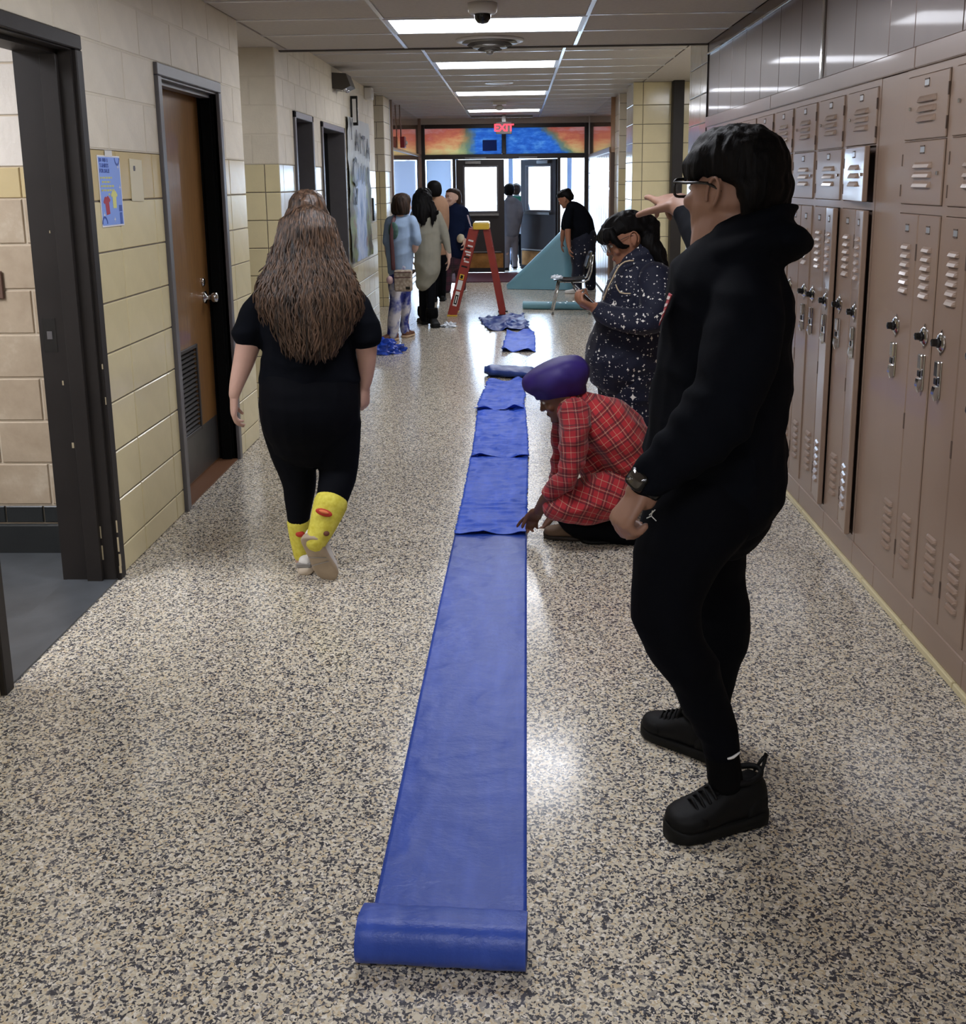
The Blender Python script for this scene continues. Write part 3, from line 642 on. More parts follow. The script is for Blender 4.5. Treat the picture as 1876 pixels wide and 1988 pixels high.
# ================================================================== LEFT DISPLAY CASE NEAR THE ENTRANCE
t = thing('display_case', 'glossy brown glazed case on the left wall near the entrance', 'case', (XL3, 15.3, 0))
MB().box((XL3 - .12, 13.27, .02), (XL3 - .01, 17.28, CE2 - .01)).build('back_panel', m_case, t)
for y in (13.29, 17.24): MB().bbox((XL3 - .02, y - .025, 0), (XL3 + .015, y + .025, CE2 - .005), .004).build('post', m_cornice, t)
for z in (.10, 1.97): MB().bbox((XL3 - .02, 13.3, z), (XL3 + .012, 17.24, z + .035), .004).build('rail', m_cornice, t)
fa = onX(778, 283, XL3); t = thing('fire_alarm', 'small red fire alarm box with conduit on the brown glazed case', 'alarm', (XL3, 14.2, 2.0))
MB().bbox((XL3 + .016, 14.08, 2.02), (XL3 + .08, 14.26, 2.17), .008).build('box', m_red, t); MB().lathe((XL3 + .08, 14.2, 2.09), [(.03, 0), (.026, .02), (.004, .03)], 14, 0, (1, 0, 0)).build('strobe', m_white, t, True)
MB().pipe([(XL3 + .02, 14.17, 2.15), (XL3 + .02, 14.17, 2.30), (XL3 + .02, 14.1, 2.38), (XL3 + .02, 14.1, CE2 - .01)], .009).build('conduit', m_cornice, t, True)

# ================================================================== WALL FURNITURE ON THE LEFT
t = thing('emergency_light', 'dark wedge shaped emergency light high on the left wall', 'lamp', (XL2, 9.55, 2.38))
MB().prism([(XL2 + .002, 9.44, 2.40), (XL2 + .09, 9.44, 2.385), (XL2 + .17, 9.44, 2.42), (XL2 + .13, 9.44, 2.53), (XL2 + .002, 9.44, 2.54)], (0, .28, 0)).build('housing', mat('dark_housing', '#4c4844', .4), t)
MB().ell((XL2 + .10, 9.50, 2.395), [(.03, 0, 0), (0, .03, 0), (0, 0, .02)]).build('lens', m_chrome, t, True); MB().ell((XL2 + .10, 9.65, 2.395), [(.03, 0, 0), (0, .03, 0), (0, 0, .02)]).build('lens', m_chrome, t, True)
t = thing('motion_sensor', 'small cream sensor box near the ceiling past the emergency light', 'sensor', (XL2, 11.5, 2.48))
MB().bbox((XL2 + .002, 11.42, 2.46), (XL2 + .085, 11.58, 2.585), .008).build('housing', m_white, t); MB().bbox((XL2 + .085, 11.45, 2.48), (XL2 + .09, 11.55, 2.56), .002).build('face', m_white_metal, t)
hp = onX(692, 214, XL2 + .06); t = thing('projecting_sign', 'narrow black framed sign sticking out above the painted banner', 'sign', (XL2, hp.y, hp.z - .12))
MB().bbox((XL2 + .002, hp.y - .01, hp.z - .15), (XL2 + .075, hp.y + .015, hp.z + .14), .004).build('frame', m_black, t); MB().box((XL2 + .022, hp.y - .014, hp.z - .12), (XL2 + .06, hp.y - .0105, hp.z + .11)).build('face', m_white, t)
MB().box((XL2 + .002, 11.78, 1.12), (XL2 + .02, 11.86, 1.38)).build('thermostat', m_black); tag(bpy.data.objects['thermostat'], 'small dark wall control at the end of the tiled wall', 'control')
bpy.data.objects['thermostat'].data.name = 'thermostat'

# poster with shirts
def on_wall(y, z, e=0.0): return Vector((XL + .002 + e, y, z))
m_pb = mat('poster_blue', '#7f9ee6', .45); m_pw = mat('poster_white', '#e4e2e4', .5); m_pd = mat('poster_navy', '#2f4fa3', .5); m_py = mat('poster_yellow', '#d8d77f', .5); m_pr = mat('poster_red', '#a82c40', .5)
t = thing('shirt_poster', 'blue poster with a red and a yellow shirt on the tiles', 'poster', on_wall(3.99, 1.395))
py0, py1, pz0, pz1 = 3.885, 4.105, 1.393, 1.668
MB().box((XL + .001, py0, pz0), (XL + .003, py1, pz1)).build('sheet', m_pw, t); MB().box((XL + .003, py0 + .006, pz0 + .006), (XL + .0036, py1 - .006, pz1 - .006)).build('print', m_pb, t)
MB().box((XL + .003, 3.96, pz1 - .004), (XL + .0045, 4.03, pz1 + .02)).build('tape', m_white, t)
TF = lambda y, z: frame4((XL + .0042, y, z), (0, 1, 0), (0, 0, 1))
for s, z, sz, y in (('T-SHIRTS', 1.622, .021, 3.90), ('FOR SALE!', 1.602, .021, 3.895)): text_mesh('print', s, sz, TF(y, z), m_pd, t, .0002, 'LEFT', .0006)
def strokes(y, z, n, w, h, m):                    # a line of print too small to read in the photo
    b = MB()
    for k in range(n):
        if k % 5 == 3: continue
        b.box((XL + .0038, y + k * w, z + (h * .15 if k % 3 else 0)), (XL + .0043, y + k * w + w * .72, z + h))
    b.build('print', m, t)
strokes(3.897, 1.642, 10, .0085, .015, m_pd)
for i, (y, n) in enumerate(((3.897, 21), (3.912, 15), (3.899, 24), (3.902, 24), (3.965, 4))): strokes(y, 1.578 - i * .016, n, .0055, .008, m_py)
def shirt(y, z, s, m, rot):
    pts = [(-.3, .5), (-.15, .55), (0, .47), (.15, .55), (.3, .5), (.55, .25), (.4, .1), (.3, .2), (.28, -.6), (-.28, -.6), (-.3, .2), (-.4, .1), (-.55, .25)]
    c, q = math.cos(rot), math.sin(rot)
    MB().prism([(XL + .0038, y + s * (a * c - b * q), z + s * (a * q + b * c)) for a, b in pts], (.0006, 0, 0)).build('print', m, t)
shirt(3.945, 1.478, .062, m_pr, .12); shirt(4.02, 1.50, .060, m_py, 0)
for (y, z) in ((4.08, 1.625), (4.085, 1.545), (3.91, 1.44), (4.01, 1.42)): MB().prism([(XL + .0038, y + .010 * math.cos(a) * r, z + .012 * math.sin(a) * r) for a, r in [(k * math.pi / 4, 1 if k % 2 == 0 else .3) for k in range(8)]], (.0005, 0, 0)).build('print', m_pw, t)
for (y, z, a0, a1) in ((4.075, 1.66, math.pi, 2 * math.pi), (3.91, 1.405, 0, math.pi)):
    b = MB(); n = 12
    for k in range(n):
        a, c = a0 + (a1 - a0) * k / n, a0 + (a1 - a0) * (k + 1) / n
        b.prism([(XL + .0038, y + r * math.cos(q) * .9, z + r * math.sin(q)) for r, q in ((.022, a), (.030, a), (.030, c), (.022, c))], (.0005, 0, 0))
    b.build('print', m_pd, t)
MB().box((XL + .0038, 4.06, 1.45), (XL + .0043, 4.09, 1.475)).build('print', m_pd, t)
for k in range(3): MB().box((XL + .0038, 4.064 + k * .009, 1.40), (XL + .0043, 4.069 + k * .009, 1.446)).build('print', m_pd, t)
t = thing('taped_note', 'plain yellowed note with a dark smudge beside the shirt poster', 'paper', on_wall(4.28, 1.48))
MB().prism([(XL + .001, 4.21, 1.488), (XL + .001, 4.345, 1.484), (XL + .001, 4.35, 1.657), (XL + .001, 4.212, 1.662)], (.0025, 0, 0)).build('sheet', mat('old_paper', '#d6cdb0', .6), t)
MB().prism([(XL + .0036, 4.258 + .012 * math.cos(a), 1.622 + .013 * math.sin(a) * (1.2 if k % 2 else .8)) for k, a in enumerate([i * math.pi / 4 for i in range(8)])], (.0004, 0, 0)).build('smudge', mat('smudge', '#5a5a62', .7), t)

# painted banner
def banner_mat():
    k = NT('banner_paint'); v = k.obj(); sx = k.n('ShaderNodeSeparateXYZ'); k.l(v, sx.inputs[0])
    n = k.noise(k.obj(scale=(1, 5, .9)), 3.0, 6, .7); n2 = k.noise(v, 4, 4)
    fall = k.ramp(n, [(.3, C('#39507c')), (.45, C('#8fa6cf')), (.58, C('#c9d2e2')), (.72, C('#6c86b6'))])
    land = k.ramp(n2, [(.3, C('#33512f')), (.45, C('#5b4c3a')), (.58, C('#7c8b57')), (.7, C('#8a4a52'))])
    edge = k.math('ADD', k.math('ABSOLUTE', k.math('MULTIPLY', sx.outputs[1], 1.5)), k.math('MULTIPLY_ADD', n2, .8, -.55))
    c = k.mix(k.ramp(edge, [(.30, (0, 0, 0, 1)), (.52, (1, 1, 1, 1))]), fall, land)
    top = k.ramp(k.math('ADD', sx.outputs[2], k.math('MULTIPLY_ADD', n2, .3, -.15)), [(.88, (0, 0, 0, 1)), (1.0, (1, 1, 1, 1))])
    c = k.mix(top, c, k.ramp(n, [(.3, C('#a9aeae')), (.7, C('#c3c6c6'))]))
    k.set(Base_Color=c, Roughness=.5); k.bump(n, .2, .01); return k.m
t = thing('painted_banner', 'tall painted paper banner with black brush letters beside the dark doorway', 'banner', (XL2, 10.83, .75))
b = MB(); nu, nv = 14, 18
g = [[(XL2 + .020 + .006 * math.sin(u * 1.9 + v * .8) + .004 * math.sin(v * 2.3), 10.10 + 1.47 * u / nu, .75 + 1.45 * v / nv) for u in range(nu + 1)] for v in range(nv + 1)]
vs = [p for r in g for p in r] + [(p[0] - .0025, p[1], p[2]) for r in g for p in r]; W = nu + 1; N = W * (nv + 1)
fs = [(j * W + i, j * W + i + 1, (j + 1) * W + i + 1, (j + 1) * W + i) for j in range(nv) for i in range(nu)]; fs += [tuple(N + q for q in reversed(f)) for f in list(fs)]
b.add(vs, fs).build('sheet', banner_mat(), t, True)
m_ink = mat('black_ink', '#17181c', .5)
for s, y, z, sz in (('Y', 10.16, 1.98, .30), ('A', 10.48, 1.88, .30), ('I', 10.78, 1.86, .30), ('T', 10.98, 1.84, .30), ('A', 11.24, 1.82, .30), ('C', 10.26, 1.52, .42)):
    text_mesh('lettering', s, sz, frame4((XL2 + .034, y, z), (0, 1, 0), (0, 0, 1)), m_ink, t, .001, 'LEFT', .004)
for (y, z, h, w, a) in ((10.62, 1.56, .20, .03, .1), (10.74, 1.58, .16, .03, -.2), (10.86, 1.54, .22, .03, .15), (10.98, 1.56, .18, .03, -.1), (11.10, 1.52, .22, .03, .2), (11.22, 1.54, .2, .03, -.25), (11.32, 1.5, .22, .03, .05), (10.30, 1.36, .16, .05, .5), (10.40, 1.34, .2, .06, -.5), (10.36, 1.33, .06, .04, .2), (11.44, 1.78, .16, .03, .1)):
    c, q = math.cos(a), math.sin(a)
    MB().prism([(XL2 + .033, y + u * c - v * q, z + u * q + v * c) for u, v in ((0, 0), (w, .02), (w * .9, h), (0.005, h * .95))], (.002, 0, 0)).build('brush_stroke', m_ink, t)
# ================================================================== LOCKERS
PIT = .385
def wedge(L, h, d):            # one pressed louvre: sloping face, open lower lip, rounded ends
    b = MB(); e = min(.012, L * .15)
    pts = []
    for y, k in ((-L / 2, 0), (-L / 2 + e, 1), (L / 2 - e, 1), (L / 2, 0)):
        pts.append([(-.0005, y, h / 2), (-d * .55 * k - .0005, y, h * .12), (-d * k - .0005, y, -h * .40), (-d * k * .9 - .0005, y, -h / 2), (.001, y, -h / 2)])
    b.rings(pts); return b.mesh('louver')
ME = {}
def me_box(key, a, b_, bev, m, name):
    if key not in ME:
        x = MB().bbox(a, b_, bev).mesh(name); x.materials.append(m); ME[key] = x
    return ME[key]
for k_, L_, h_, d_ in (('lv_box', .15, .020, .010), ('lv_low', .078, .018, .010)): ME[k_] = wedge(L_, h_, d_); ME[k_].materials.append(m_locker)
kb = MB().lathe((0, 0, 0), [(.030, 0), (.031, .005), (.022, .011)], 20, 0, (-1, 0, 0)); kb.prism([(-.001, -.012, .02), (-.001, .012, .02), (-.001, 0, .042)], (-.003, 0, 0)); kb.prism([(-.001, -.012, -.02), (-.001, .012, -.02), (-.001, 0, -.042)], (-.003, 0, 0))
ME['dial'] = kb.mesh('lock_plate'); ME['dial'].materials.append(m_chrome)
ME['knob'] = MB().lathe((-.006, 0, 0), [(.017, 0), (.017, .010), (.013, .013), (.012, .026), (.003, .028)], 16, 0, (-1, 0, 0)).mesh('lock_knob'); ME['knob'].materials.append(m_black)
hb = MB().bbox((-.004, -.016, -.06), (.0, .016, .06), .002); hb.bbox((-.014, -.015, .01), (-.003, .015, .06), .003); hb.rings([[(-.003, -.014, -.02), (-.003, .014, -.02), (-.016, .012, -.022), (-.016, -.012, -.022)], [(-.003, -.013, -.045), (-.003, .013, -.045), (-.02, .010, -.045), (-.02, -.010, -.045)], [(-.003, -.004, -.066), (-.003, .004, -.066), (-.012, .003, -.068), (-.012, -.003, -.068)]])
ME['handle'] = hb.mesh('handle'); ME['handle'].materials.append(m_chrome)
ME['hrec'] = me_box('hrec', (-.006, -.010, -.015), (-.001, .010, .006), .001, m_black, 'handle_recess')
def plate_mesh(w):
    b = MB().bbox((-.002, -w, -.012), (0, w, .012), .001); n = len(b.f); b.box((-.0028, -w, .009), (-.0005, w, .0135), 1); b.box((-.0028, -w, -.0135), (-.0005, w, -.009), 1)
    me = b.mesh('number_plate'); me.materials.append(m_plate); me.materials.append(m_locker_in); me.polygons.foreach_set('material_index', b.mi); return me
ME['pl'] = plate_mesh(.017); ME['pl2'] = plate_mesh(.014)
for k in ('dial', 'knob', 'handle'): ME[k].polygons.foreach_set('use_smooth', [True] * len(ME[k].polygons)); ME[k].set_sharp_from_angle(angle=.6)
def box_door(par, X, y0, y1, z0, z1, hinge_far, ang=0.0, detail=True):
    w, h = y1 - y0, z1 - z0; hy = y1 if hinge_far else y0
    key = ('bd', round(w, 3), round(h, 3), hinge_far)
    me = me_box(key, (-.006, -w if hinge_far else 0, 0), (.014, 0 if hinge_far else w, h), .003, m_locker, 'box_door')
    d = link('box_door', me, (X, hy, z0), par); ym = (y0 + y1) / 2
    if detail:
        for k in range(3): link('louver', ME['lv_box'], (X - .006, ym - .008, z1 - .078 - .0315 * k), d)
        link('number_plate', me_box('pl', (-.002, -.017, -.012), (.0, .017, .012), .001, m_plate, 'number_plate'), (X - .006, ym, z1 - .028), d)
        ly = y0 + .035 if hinge_far else y1 - .045
        link('latch', me_box('la', (-.006, -.005, -.006), (0, .005, .006), .001, m_chrome, 'latch'), (X - .006, ly, z1 - .105), d)
        for zz in (z0 + .045, z1 - .06): link('hinge', me_box('hi', (-.002, -.003, -.02), (.002, .003, .02), .0008, m_locker_in, 'hinge'), (X - .006, hy, zz), d)
    d.rotation_euler = (0, 0, ang); return d
def tall_door(par, X, y0, y1, z0, z1, hinge_far, ang=0.0, detail=True):
    w, h = y1 - y0, z1 - z0; hy = y1 if hinge_far else y0; ym = (y0 + y1) / 2
    me = me_box(('td', round(w, 3), round(h, 3), hinge_far), (-.005, -w if hinge_far else 0, 0), (.016, 0 if hinge_far else w, h), .003, m_locker, 'locker_door')
    d = link('locker_door', me, (X, hy, z0), par)
    if detail:
        for k in range(6): link('louver', ME['lv_low'], (X - .005, ym, 1.315 - .030 * k), d)
        for k in range(6): link('louver', ME['lv_low'], (X - .005, ym, .398 - .0325 * k), d)
        link('number_plate', me_box('pl2', (-.002, -.014, -.012), (.0, .014, .012), .001, m_plate, 'number_plate'), (X - .005, ym, 1.378), d)
        ly = y0 + .048 if hinge_far else y1 - .048
        link('lock_plate', ME['dial'], (X - .005, ly, 1.035), d); link('lock_knob', ME['knob'], (X - .005, ly, 1.035), d)
        link('handle', ME['handle'], (X - .005, ly, .915), d); link('handle_recess', ME['hrec'], (X - .013, ly, .915), d)
        for zz in (.26, .72, 1.30): link('hinge', me_box('hi2', (-.002, -.002, -.028), (.002, .002, .028), .0008, m_locker_in, 'hinge'), (X - .005, hy, zz), d)
    d.rotation_euler = (0, 0, ang); return d
def bay(X, y0, label, group, detail=True, ajar_box=0, ajar_low=0):
    y1 = y0 + PIT; ym = (y0 + y1) / 2
    t = thing('locker', label, 'locker', (X + .18, ym, 0), group)
    MB().box((X + .013, y0 + .001, .02), (X + .37, y1 - .001, 1.905)).build('body', m_locker_in, t)
    b = MB()
    for (a0, a1, b0, b1) in subtract([(y0, y1, .112, 1.905)], [(y0 + .022, y1 - .018, 1.456, 1.667), (y0 + .022, y1 - .018, 1.67, 1.88), (y0 + .018, y1 - .016, .138, 1.427)]): b.box((X, a0, b0), (X + .014, a1, b1))
    b.build('frame', m_locker, t)
    MB().bbox((X - .004, y0, .024), (X + .05, y1, .114), .003).build('plinth', m_locker, t)
    box_door(t, X, y0 + .024, y1 - .020, 1.671, 1.878, False, 0, detail)
    box_door(t, X, y0 + .024, y1 - .020, 1.458, 1.665, True, -ajar_box, detail)
    tall_door(t, X, ym + .0025, y1 - .018, .140, 1.425, False, 0, detail)          # hinged at the middle, lock at the far edge
    tall_door(t, X, y0 + .020, ym - .0025, .140, 1.425, True, -ajar_low, detail)
    return t
GN = 'tan lockers along the near right wall'
ORD = ['first', 'second', 'third', 'fourth', 'fifth', 'sixth', 'seventh', 'eighth', 'ninth', 'tenth', 'eleventh']
for i in range(9):
    bay(XR, 3.87 + i * PIT, ('tan locker with box door and one tall door ajar, just past the plain filler strip' if i == 0 else 'tan locker with a slightly open tall door, second past the plain filler strip' if i == 1 else 'tan locker, %s past the plain filler strip towards the entrance' % ORD[i]), GN, True, .10 if i == 0 else 0, .16 if i == 0 else .13 if i == 1 else 0)
for i in range(6):
    bay(XR, 3.625 - (i + 1) * PIT, 'tan locker, %s before the plain filler strip, towards the viewer' % ORD[i], GN, i < 4)
fp = thing('filler_panel', 'plain tan filler strip between the two locker banks', 'panel', (XR + .1, 3.747, 0))
MB().bbox((XR + .001, 3.626, .113), (XR + .3, 3.869, 1.904), .002).build('panel', m_locker, fp); MB().bbox((XR - .004, 3.625, .024), (XR + .05, 3.870, .114), .003).build('plinth', m_locker, fp)
# yellow tile skirting
bb = MB().box((XR - .008, .9, 0), (XR + .04, 7.36, .012)).build('baseboard_right', m_grout); struct(bb, 'low yellow tile skirting under the lockers', 'baseboard')
y = 2.894 - .415 * 4
while y < 7.3:
    y1_ = min(y + .415, 7.36); MB().bbox((XR - .014, y + .003, 0), (XR + .03, y1_ - .003, .023), .003).build('tile', m_tile, bb); y += .415
# bulkhead of bronze panels over the lockers
bk = MB().box((XR + .016, .9, 1.905), (XR + .37, 7.345, CE1)).build('wall_right', m_locker_in); struct(bk, 'brown metal panel bulkhead above the near lockers', 'wall')
ys = [7.345, 6.967, 6.569, 6.18, 5.794, 5.40, 5.01, 4.62, 4.222, 3.84, 3.60, 3.22, 2.83, 2.44, 2.05, 1.66, 1.27, .9]
for a, c in zip(ys[1:], ys[:-1]): MB().bbox((XR + .004, a + .002, 1.975), (XR + .03, c - .002, 2.40), .002).build('panel', m_panel, bk)
MB().bbox((XR - .006, 4.625, 1.975), (XR + .01, 4.655, 2.40), .002).build('joint_strip', m_chrome, bk)
MB().bbox((XR - .012, .9, 2.395), (XR + .03, 7.345, 2.412), .003).build('rail', m_chrome, bk); MB().bbox((XR + .0, .9, 2.412), (XR + .03, 7.345, CE1 - .002), .003).build('top_strip', m_panel, bk)
for a, c in ((.9, 1.6), (1.6, 3.545), (3.545, 5.49), (5.49, 7.345)): MB().bbox((XR - .010, a + .0015, 1.905), (XR + .03, c - .0015, 1.977), .004).build('cornice', m_cornice, bk)
MB().box((XR - .004, 7.345, 0), (XR + .3, 7.36, CE1)).build('end_panel', m_frame, bk)
# far lockers by the entrance
for i in range(10): bay(XR2, 13.42 + i * PIT, 'far glossy tan locker, %s counted from the entrance doors' % ORD[9 - i], 'far lockers by the entrance', False)
fb = MB().box((XR2 + .01, 13.41, 1.905), (XR2 + .3, 17.29, CE2)).build('wall_right', m_case); struct(fb, 'glossy brown fascia above the far lockers', 'wall')
MB().bbox((XR2 - .008, 13.41, 1.905), (XR2 + .02, 17.29, 1.975), .004).build('cornice', m_cornice, fb)

# ================================================================== BLUE PAPER
def blue(name, a, rough=.38):
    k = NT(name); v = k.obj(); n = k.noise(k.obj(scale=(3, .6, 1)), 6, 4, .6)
    base = C(a); hi = tuple(min(1, x * 1.25 + .012) for x in base[:3]) + (1,)  # lighter streaks: wear plus reflection worked into the colour
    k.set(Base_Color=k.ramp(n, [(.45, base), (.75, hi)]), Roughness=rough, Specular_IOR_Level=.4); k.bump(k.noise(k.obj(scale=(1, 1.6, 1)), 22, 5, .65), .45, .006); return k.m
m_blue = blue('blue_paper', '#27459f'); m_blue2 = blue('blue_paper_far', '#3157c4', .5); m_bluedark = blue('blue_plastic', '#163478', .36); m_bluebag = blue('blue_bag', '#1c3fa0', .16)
def sheet(name, L, Rr, nx, ny, m, label, wr=.004, freq=40, cat='paper sheet', group=None, z0=.0015, curl=0.0, ragged=0.0, seed=1):
    """paper lying on the floor; L / Rr = lists of (x, y) along the left and right edge, near to far"""
    rnd = random.Random(seed); b = MB(); top = []
    def at(E, t):
        q = t * (len(E) - 1); i = min(int(q), len(E) - 2); f = q - i
        return E[i][0] * (1 - f) + E[i + 1][0] * f, E[i][1] * (1 - f) + E[i + 1][1] * f
    for j in range(ny + 1):
        t = j / ny; l, r = at(L, t), at(Rr, t); row = []
        for i in range(nx + 1):
            s = i / nx; x = l[0] + (r[0] - l[0]) * s; y = l[1] + (r[1] - l[1]) * s
            if ragged and i in (0, nx): x += rnd.uniform(-ragged, ragged)
            nv = noise.noise(Vector((x * 5 + seed * 3.1, y * freq, seed))) ; nv2 = noise.noise(Vector((x * 14, y * 9, seed + 5)))
            nv3 = noise.noise(Vector((x * 9 + seed, y * freq * 2.1, seed + 2))); h = wr * ((1 - min(1, abs(nv) * 2.6)) ** 2 * (1.1 + nv2) + .45 * (1 - min(1, abs(nv3) * 2.6)) ** 2)
            h += curl * (max(0, (t - .86) / .14) ** 2 + max(0, (.08 - t) / .08) ** 2) * (.5 + .5 * math.sin(s * 9 + seed))
            row.append((x, y, z0 + .001 + h))
        top.append(row)
    W = nx + 1; vs = [p for r in top for p in r]; N = len(vs); vs += [(p[0], p[1], max(.0004, p[2] - .0012)) for p in vs]
    fs = [(j * W + i, j * W + i + 1, (j + 1) * W + i + 1, (j + 1) * W + i) for j in range(ny) for i in range(nx)]; fs += [tuple(N + q for q in reversed(f)) for f in list(fs)]
    ed = [i for i in range(nx)] ; 
    for i in range(nx): fs.append((i, N + i, N + i + 1, i + 1)); k = ny * W; fs.append((k + i + 1, N + k + i + 1, N + k + i, k + i))
    for j in range(ny): fs.append(((j + 1) * W, N + (j + 1) * W, N + j * W, j * W)); fs.append((j * W + nx, N + j * W + nx, N + (j + 1) * W + nx, (j + 1) * W + nx))
    o = b.add(vs, fs).build(name, m, None, True); tag(o, label, cat, group); return o
def fz(px, py): v = onZ(px, py); return (v.x, v.y)
rt = thing('paper_roll', 'long blue paper strip unrolled from the roll in the foreground', 'paper roll', ((-.155), 1.76, 0))
so_ = sheet('strip', [fz(716, 1808), fz(800, 1420), fz(856, 1160), fz(884, 1034)], [fz(1023, 1822), fz(1023, 1420), fz(1023, 1160), fz(1023, 1034)], 36, 170, m_blue, None, .0022, 9, None, z0=.001, seed=3)
for k_ in ('label', 'category'):
    if k_ in so_: del so_[k_]
o0 = ORG[so_] - ORG[rt]; so_.parent = rt; so_.location = o0
ra, rb_ = onZ(690, 1897), onZ(1023, 1912)
ax0, ax1 = Vector((ra.x, ra.y + .055, .046)), Vector((rb_.x, rb_.y + .05, .046)); dx = (ax1 - ax0).normalized(); nx_ = Vector((-dx.y, dx.x, 0))
b = MB(); Rr_ = []
for s in [k / 30 for k in range(31)]:
    c = ax0.lerp(ax1, s); w = 1 + .012 * math.sin(s * 17) + .008 * math.sin(s * 41)
    prof = [(.046 * w * math.cos(a), .046 * w * math.sin(a)) for a in [2 * math.pi * k / 36 for k in range(36)]]
    prof = [(p + (.030 * max(0, math.cos(2 * math.pi * k / 36 - .45)) ** 6), z) for k, (p, z) in enumerate(prof)]   # loose outer turn running into the strip
    Rr_.append([c + nx_ * p + Vector((0, 0, max(z, -.0445))) for p, z in prof])
b.rings(Rr_); smooth_angle(b.build('roll', m_blue, rt), 50)
for e_, q_ in ((ax0, -1), (ax1, 1)):
    for rr in (.036, .026, .016): MB().lathe(e_ + dx * q_ * .0004, [(rr - .004, 0), (rr, .0012), (rr + .001, 0)], 24, 0, dx * q_).build('roll_turn', m_bluedark, rt)
GS = 'blue sheets laid in line'
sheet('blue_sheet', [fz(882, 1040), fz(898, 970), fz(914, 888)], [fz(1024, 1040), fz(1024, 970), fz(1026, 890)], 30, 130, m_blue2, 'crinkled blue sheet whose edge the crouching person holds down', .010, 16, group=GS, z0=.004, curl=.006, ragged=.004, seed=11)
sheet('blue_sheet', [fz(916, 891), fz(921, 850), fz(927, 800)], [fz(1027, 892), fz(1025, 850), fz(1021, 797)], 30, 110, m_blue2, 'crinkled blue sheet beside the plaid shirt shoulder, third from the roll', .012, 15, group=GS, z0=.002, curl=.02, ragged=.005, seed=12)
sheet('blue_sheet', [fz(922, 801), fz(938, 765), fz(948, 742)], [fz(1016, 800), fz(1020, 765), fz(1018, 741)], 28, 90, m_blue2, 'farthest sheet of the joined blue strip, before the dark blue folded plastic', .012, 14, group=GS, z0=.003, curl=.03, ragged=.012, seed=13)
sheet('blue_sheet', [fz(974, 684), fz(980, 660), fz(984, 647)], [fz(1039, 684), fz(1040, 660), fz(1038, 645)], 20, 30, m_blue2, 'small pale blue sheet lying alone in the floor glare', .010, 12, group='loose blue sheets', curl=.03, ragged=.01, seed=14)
sheet('blue_sheet', [fz(948, 643), fz(938, 630), fz(928, 619)], [fz(1030, 642), fz(1024, 628), fz(1016, 612)], 24, 36, m_bluedark, 'shiny blue plastic sheet lying nearest the red ladder', .026, 4, group='loose blue sheets', curl=.02, ragged=.02, seed=15)
da, db = onZ(940, 733), onZ(1046, 740); b = MB(); R_ = []
for k in range(25):
    s = k / 24; c = Vector(da).lerp(Vector(db), s) + Vector((0, .12, 0)); e = .5 + .5 * min(1, math.sin(math.pi * min(max(s, .03), .97)) * 3)
    R_.append([c + Vector((0, (.13 + .015 * noise.noise(Vector((s * 6, a, 0)))) * e * math.cos(a), .042 + (.040 + .016 * noise.noise(Vector((s * 7, a * 2, 4)))) * e * math.sin(a))) for a in [2 * math.pi * q / 20 for q in range(20)]])
o = b.rings(R_).build('folded_plastic', m_bluedark, None, True); tag(o, 'dark blue folded plastic roll across the end of the blue strip', 'plastic roll')
# crumpled bag by the left wall
def crumple(name, c, rx, ry, rz, m, label, cat, seed, n=26, amp=.35):
    b = MB(); R_ = []
    for j in range(1, n):
        th = math.pi * j / n; row = []
        for i in range(n * 2):
            q = 2 * math.pi * i / (n * 2); d = Vector((math.sin(th) * math.cos(q), math.sin(th) * math.sin(q), math.cos(th)))
            f = 1 + amp * (abs(noise.noise(d * 2.3 + Vector((seed, 0, 0)))) * 2 - .6) + amp * .6 * abs(noise.noise(d * 6 + Vector((0, seed, 0))))
            row.append(Vector(c) + Vector((d.x * rx * f, d.y * ry * f, max(d.z, -.25) * rz * f + rz * .28)))
        R_.append(row)
    for r in R_:
        for p in r: p.z = max(p.z, .002)
    o = b.rings(R_).build(name, m, None, False); smooth_angle(o, 22); tag(o, label, cat); return o
bc = onZ(738, 690); crumple('plastic_bag', (bc.x - .03, bc.y + .13, 0), .21, .13, .10, m_bluebag, 'crumpled blue plastic bag on the floor by the left wall', 'bag', 3.3)
m_clear = glass_mat('clear_film', (.93, .95, .97, 1)); m_clear2 = mat('milky_film', '#d6dce4', .2)
cc = onZ(872, 636); crumple('plastic_scrap', (cc.x, cc.y + .06, 0), .075, .07, .035, m_clear2, 'scrap of clear plastic film on the floor left of the ladder', 'plastic scrap', 8.1, 16, .6)

# ================================================================== TEAL PAPER
m_teal = mat('teal_paper', '#6f9fae', .42, var=.05, vscale=3, bump=.08, bscale=30)
def teal_tent():
    Y0 = 14.75; b = MB(); R_ = []
    xs = [(984, 552), (1000, 537), (1030, 508), (1060, 479), (1082, 457), (1092, 447), (1098, 447), (1104, 458), (1110, 484), (1116, 520), (1118, 545)]
    for px, py in xs:
        p = P(px, py, Y0); h = max(.03, p.z); d = .05 + .20 * min(1, h / .9); r = min(.07, h * .45)
        row = []
        for q in range(13):
            a = math.pi * q / 12; row.append(Vector((p.x + .12 * (h / .9) * math.cos(a) * .3, Y0 - r * math.cos(a), h - r + r * math.sin(a))))
        row = [Vector((p.x + .02, Y0 - d, .004))] + [Vector((p.x + .01, Y0 - d * .75 - r * .2, h * .35))] + row + [Vector((p.x, Y0 + d * .75, h * .35)), Vector((p.x, Y0 + d, .004))]
        R_.append(row)
    o = b.rings(R_).build('paper_sheet', m_teal, None); smooth_angle(o, 60); return o
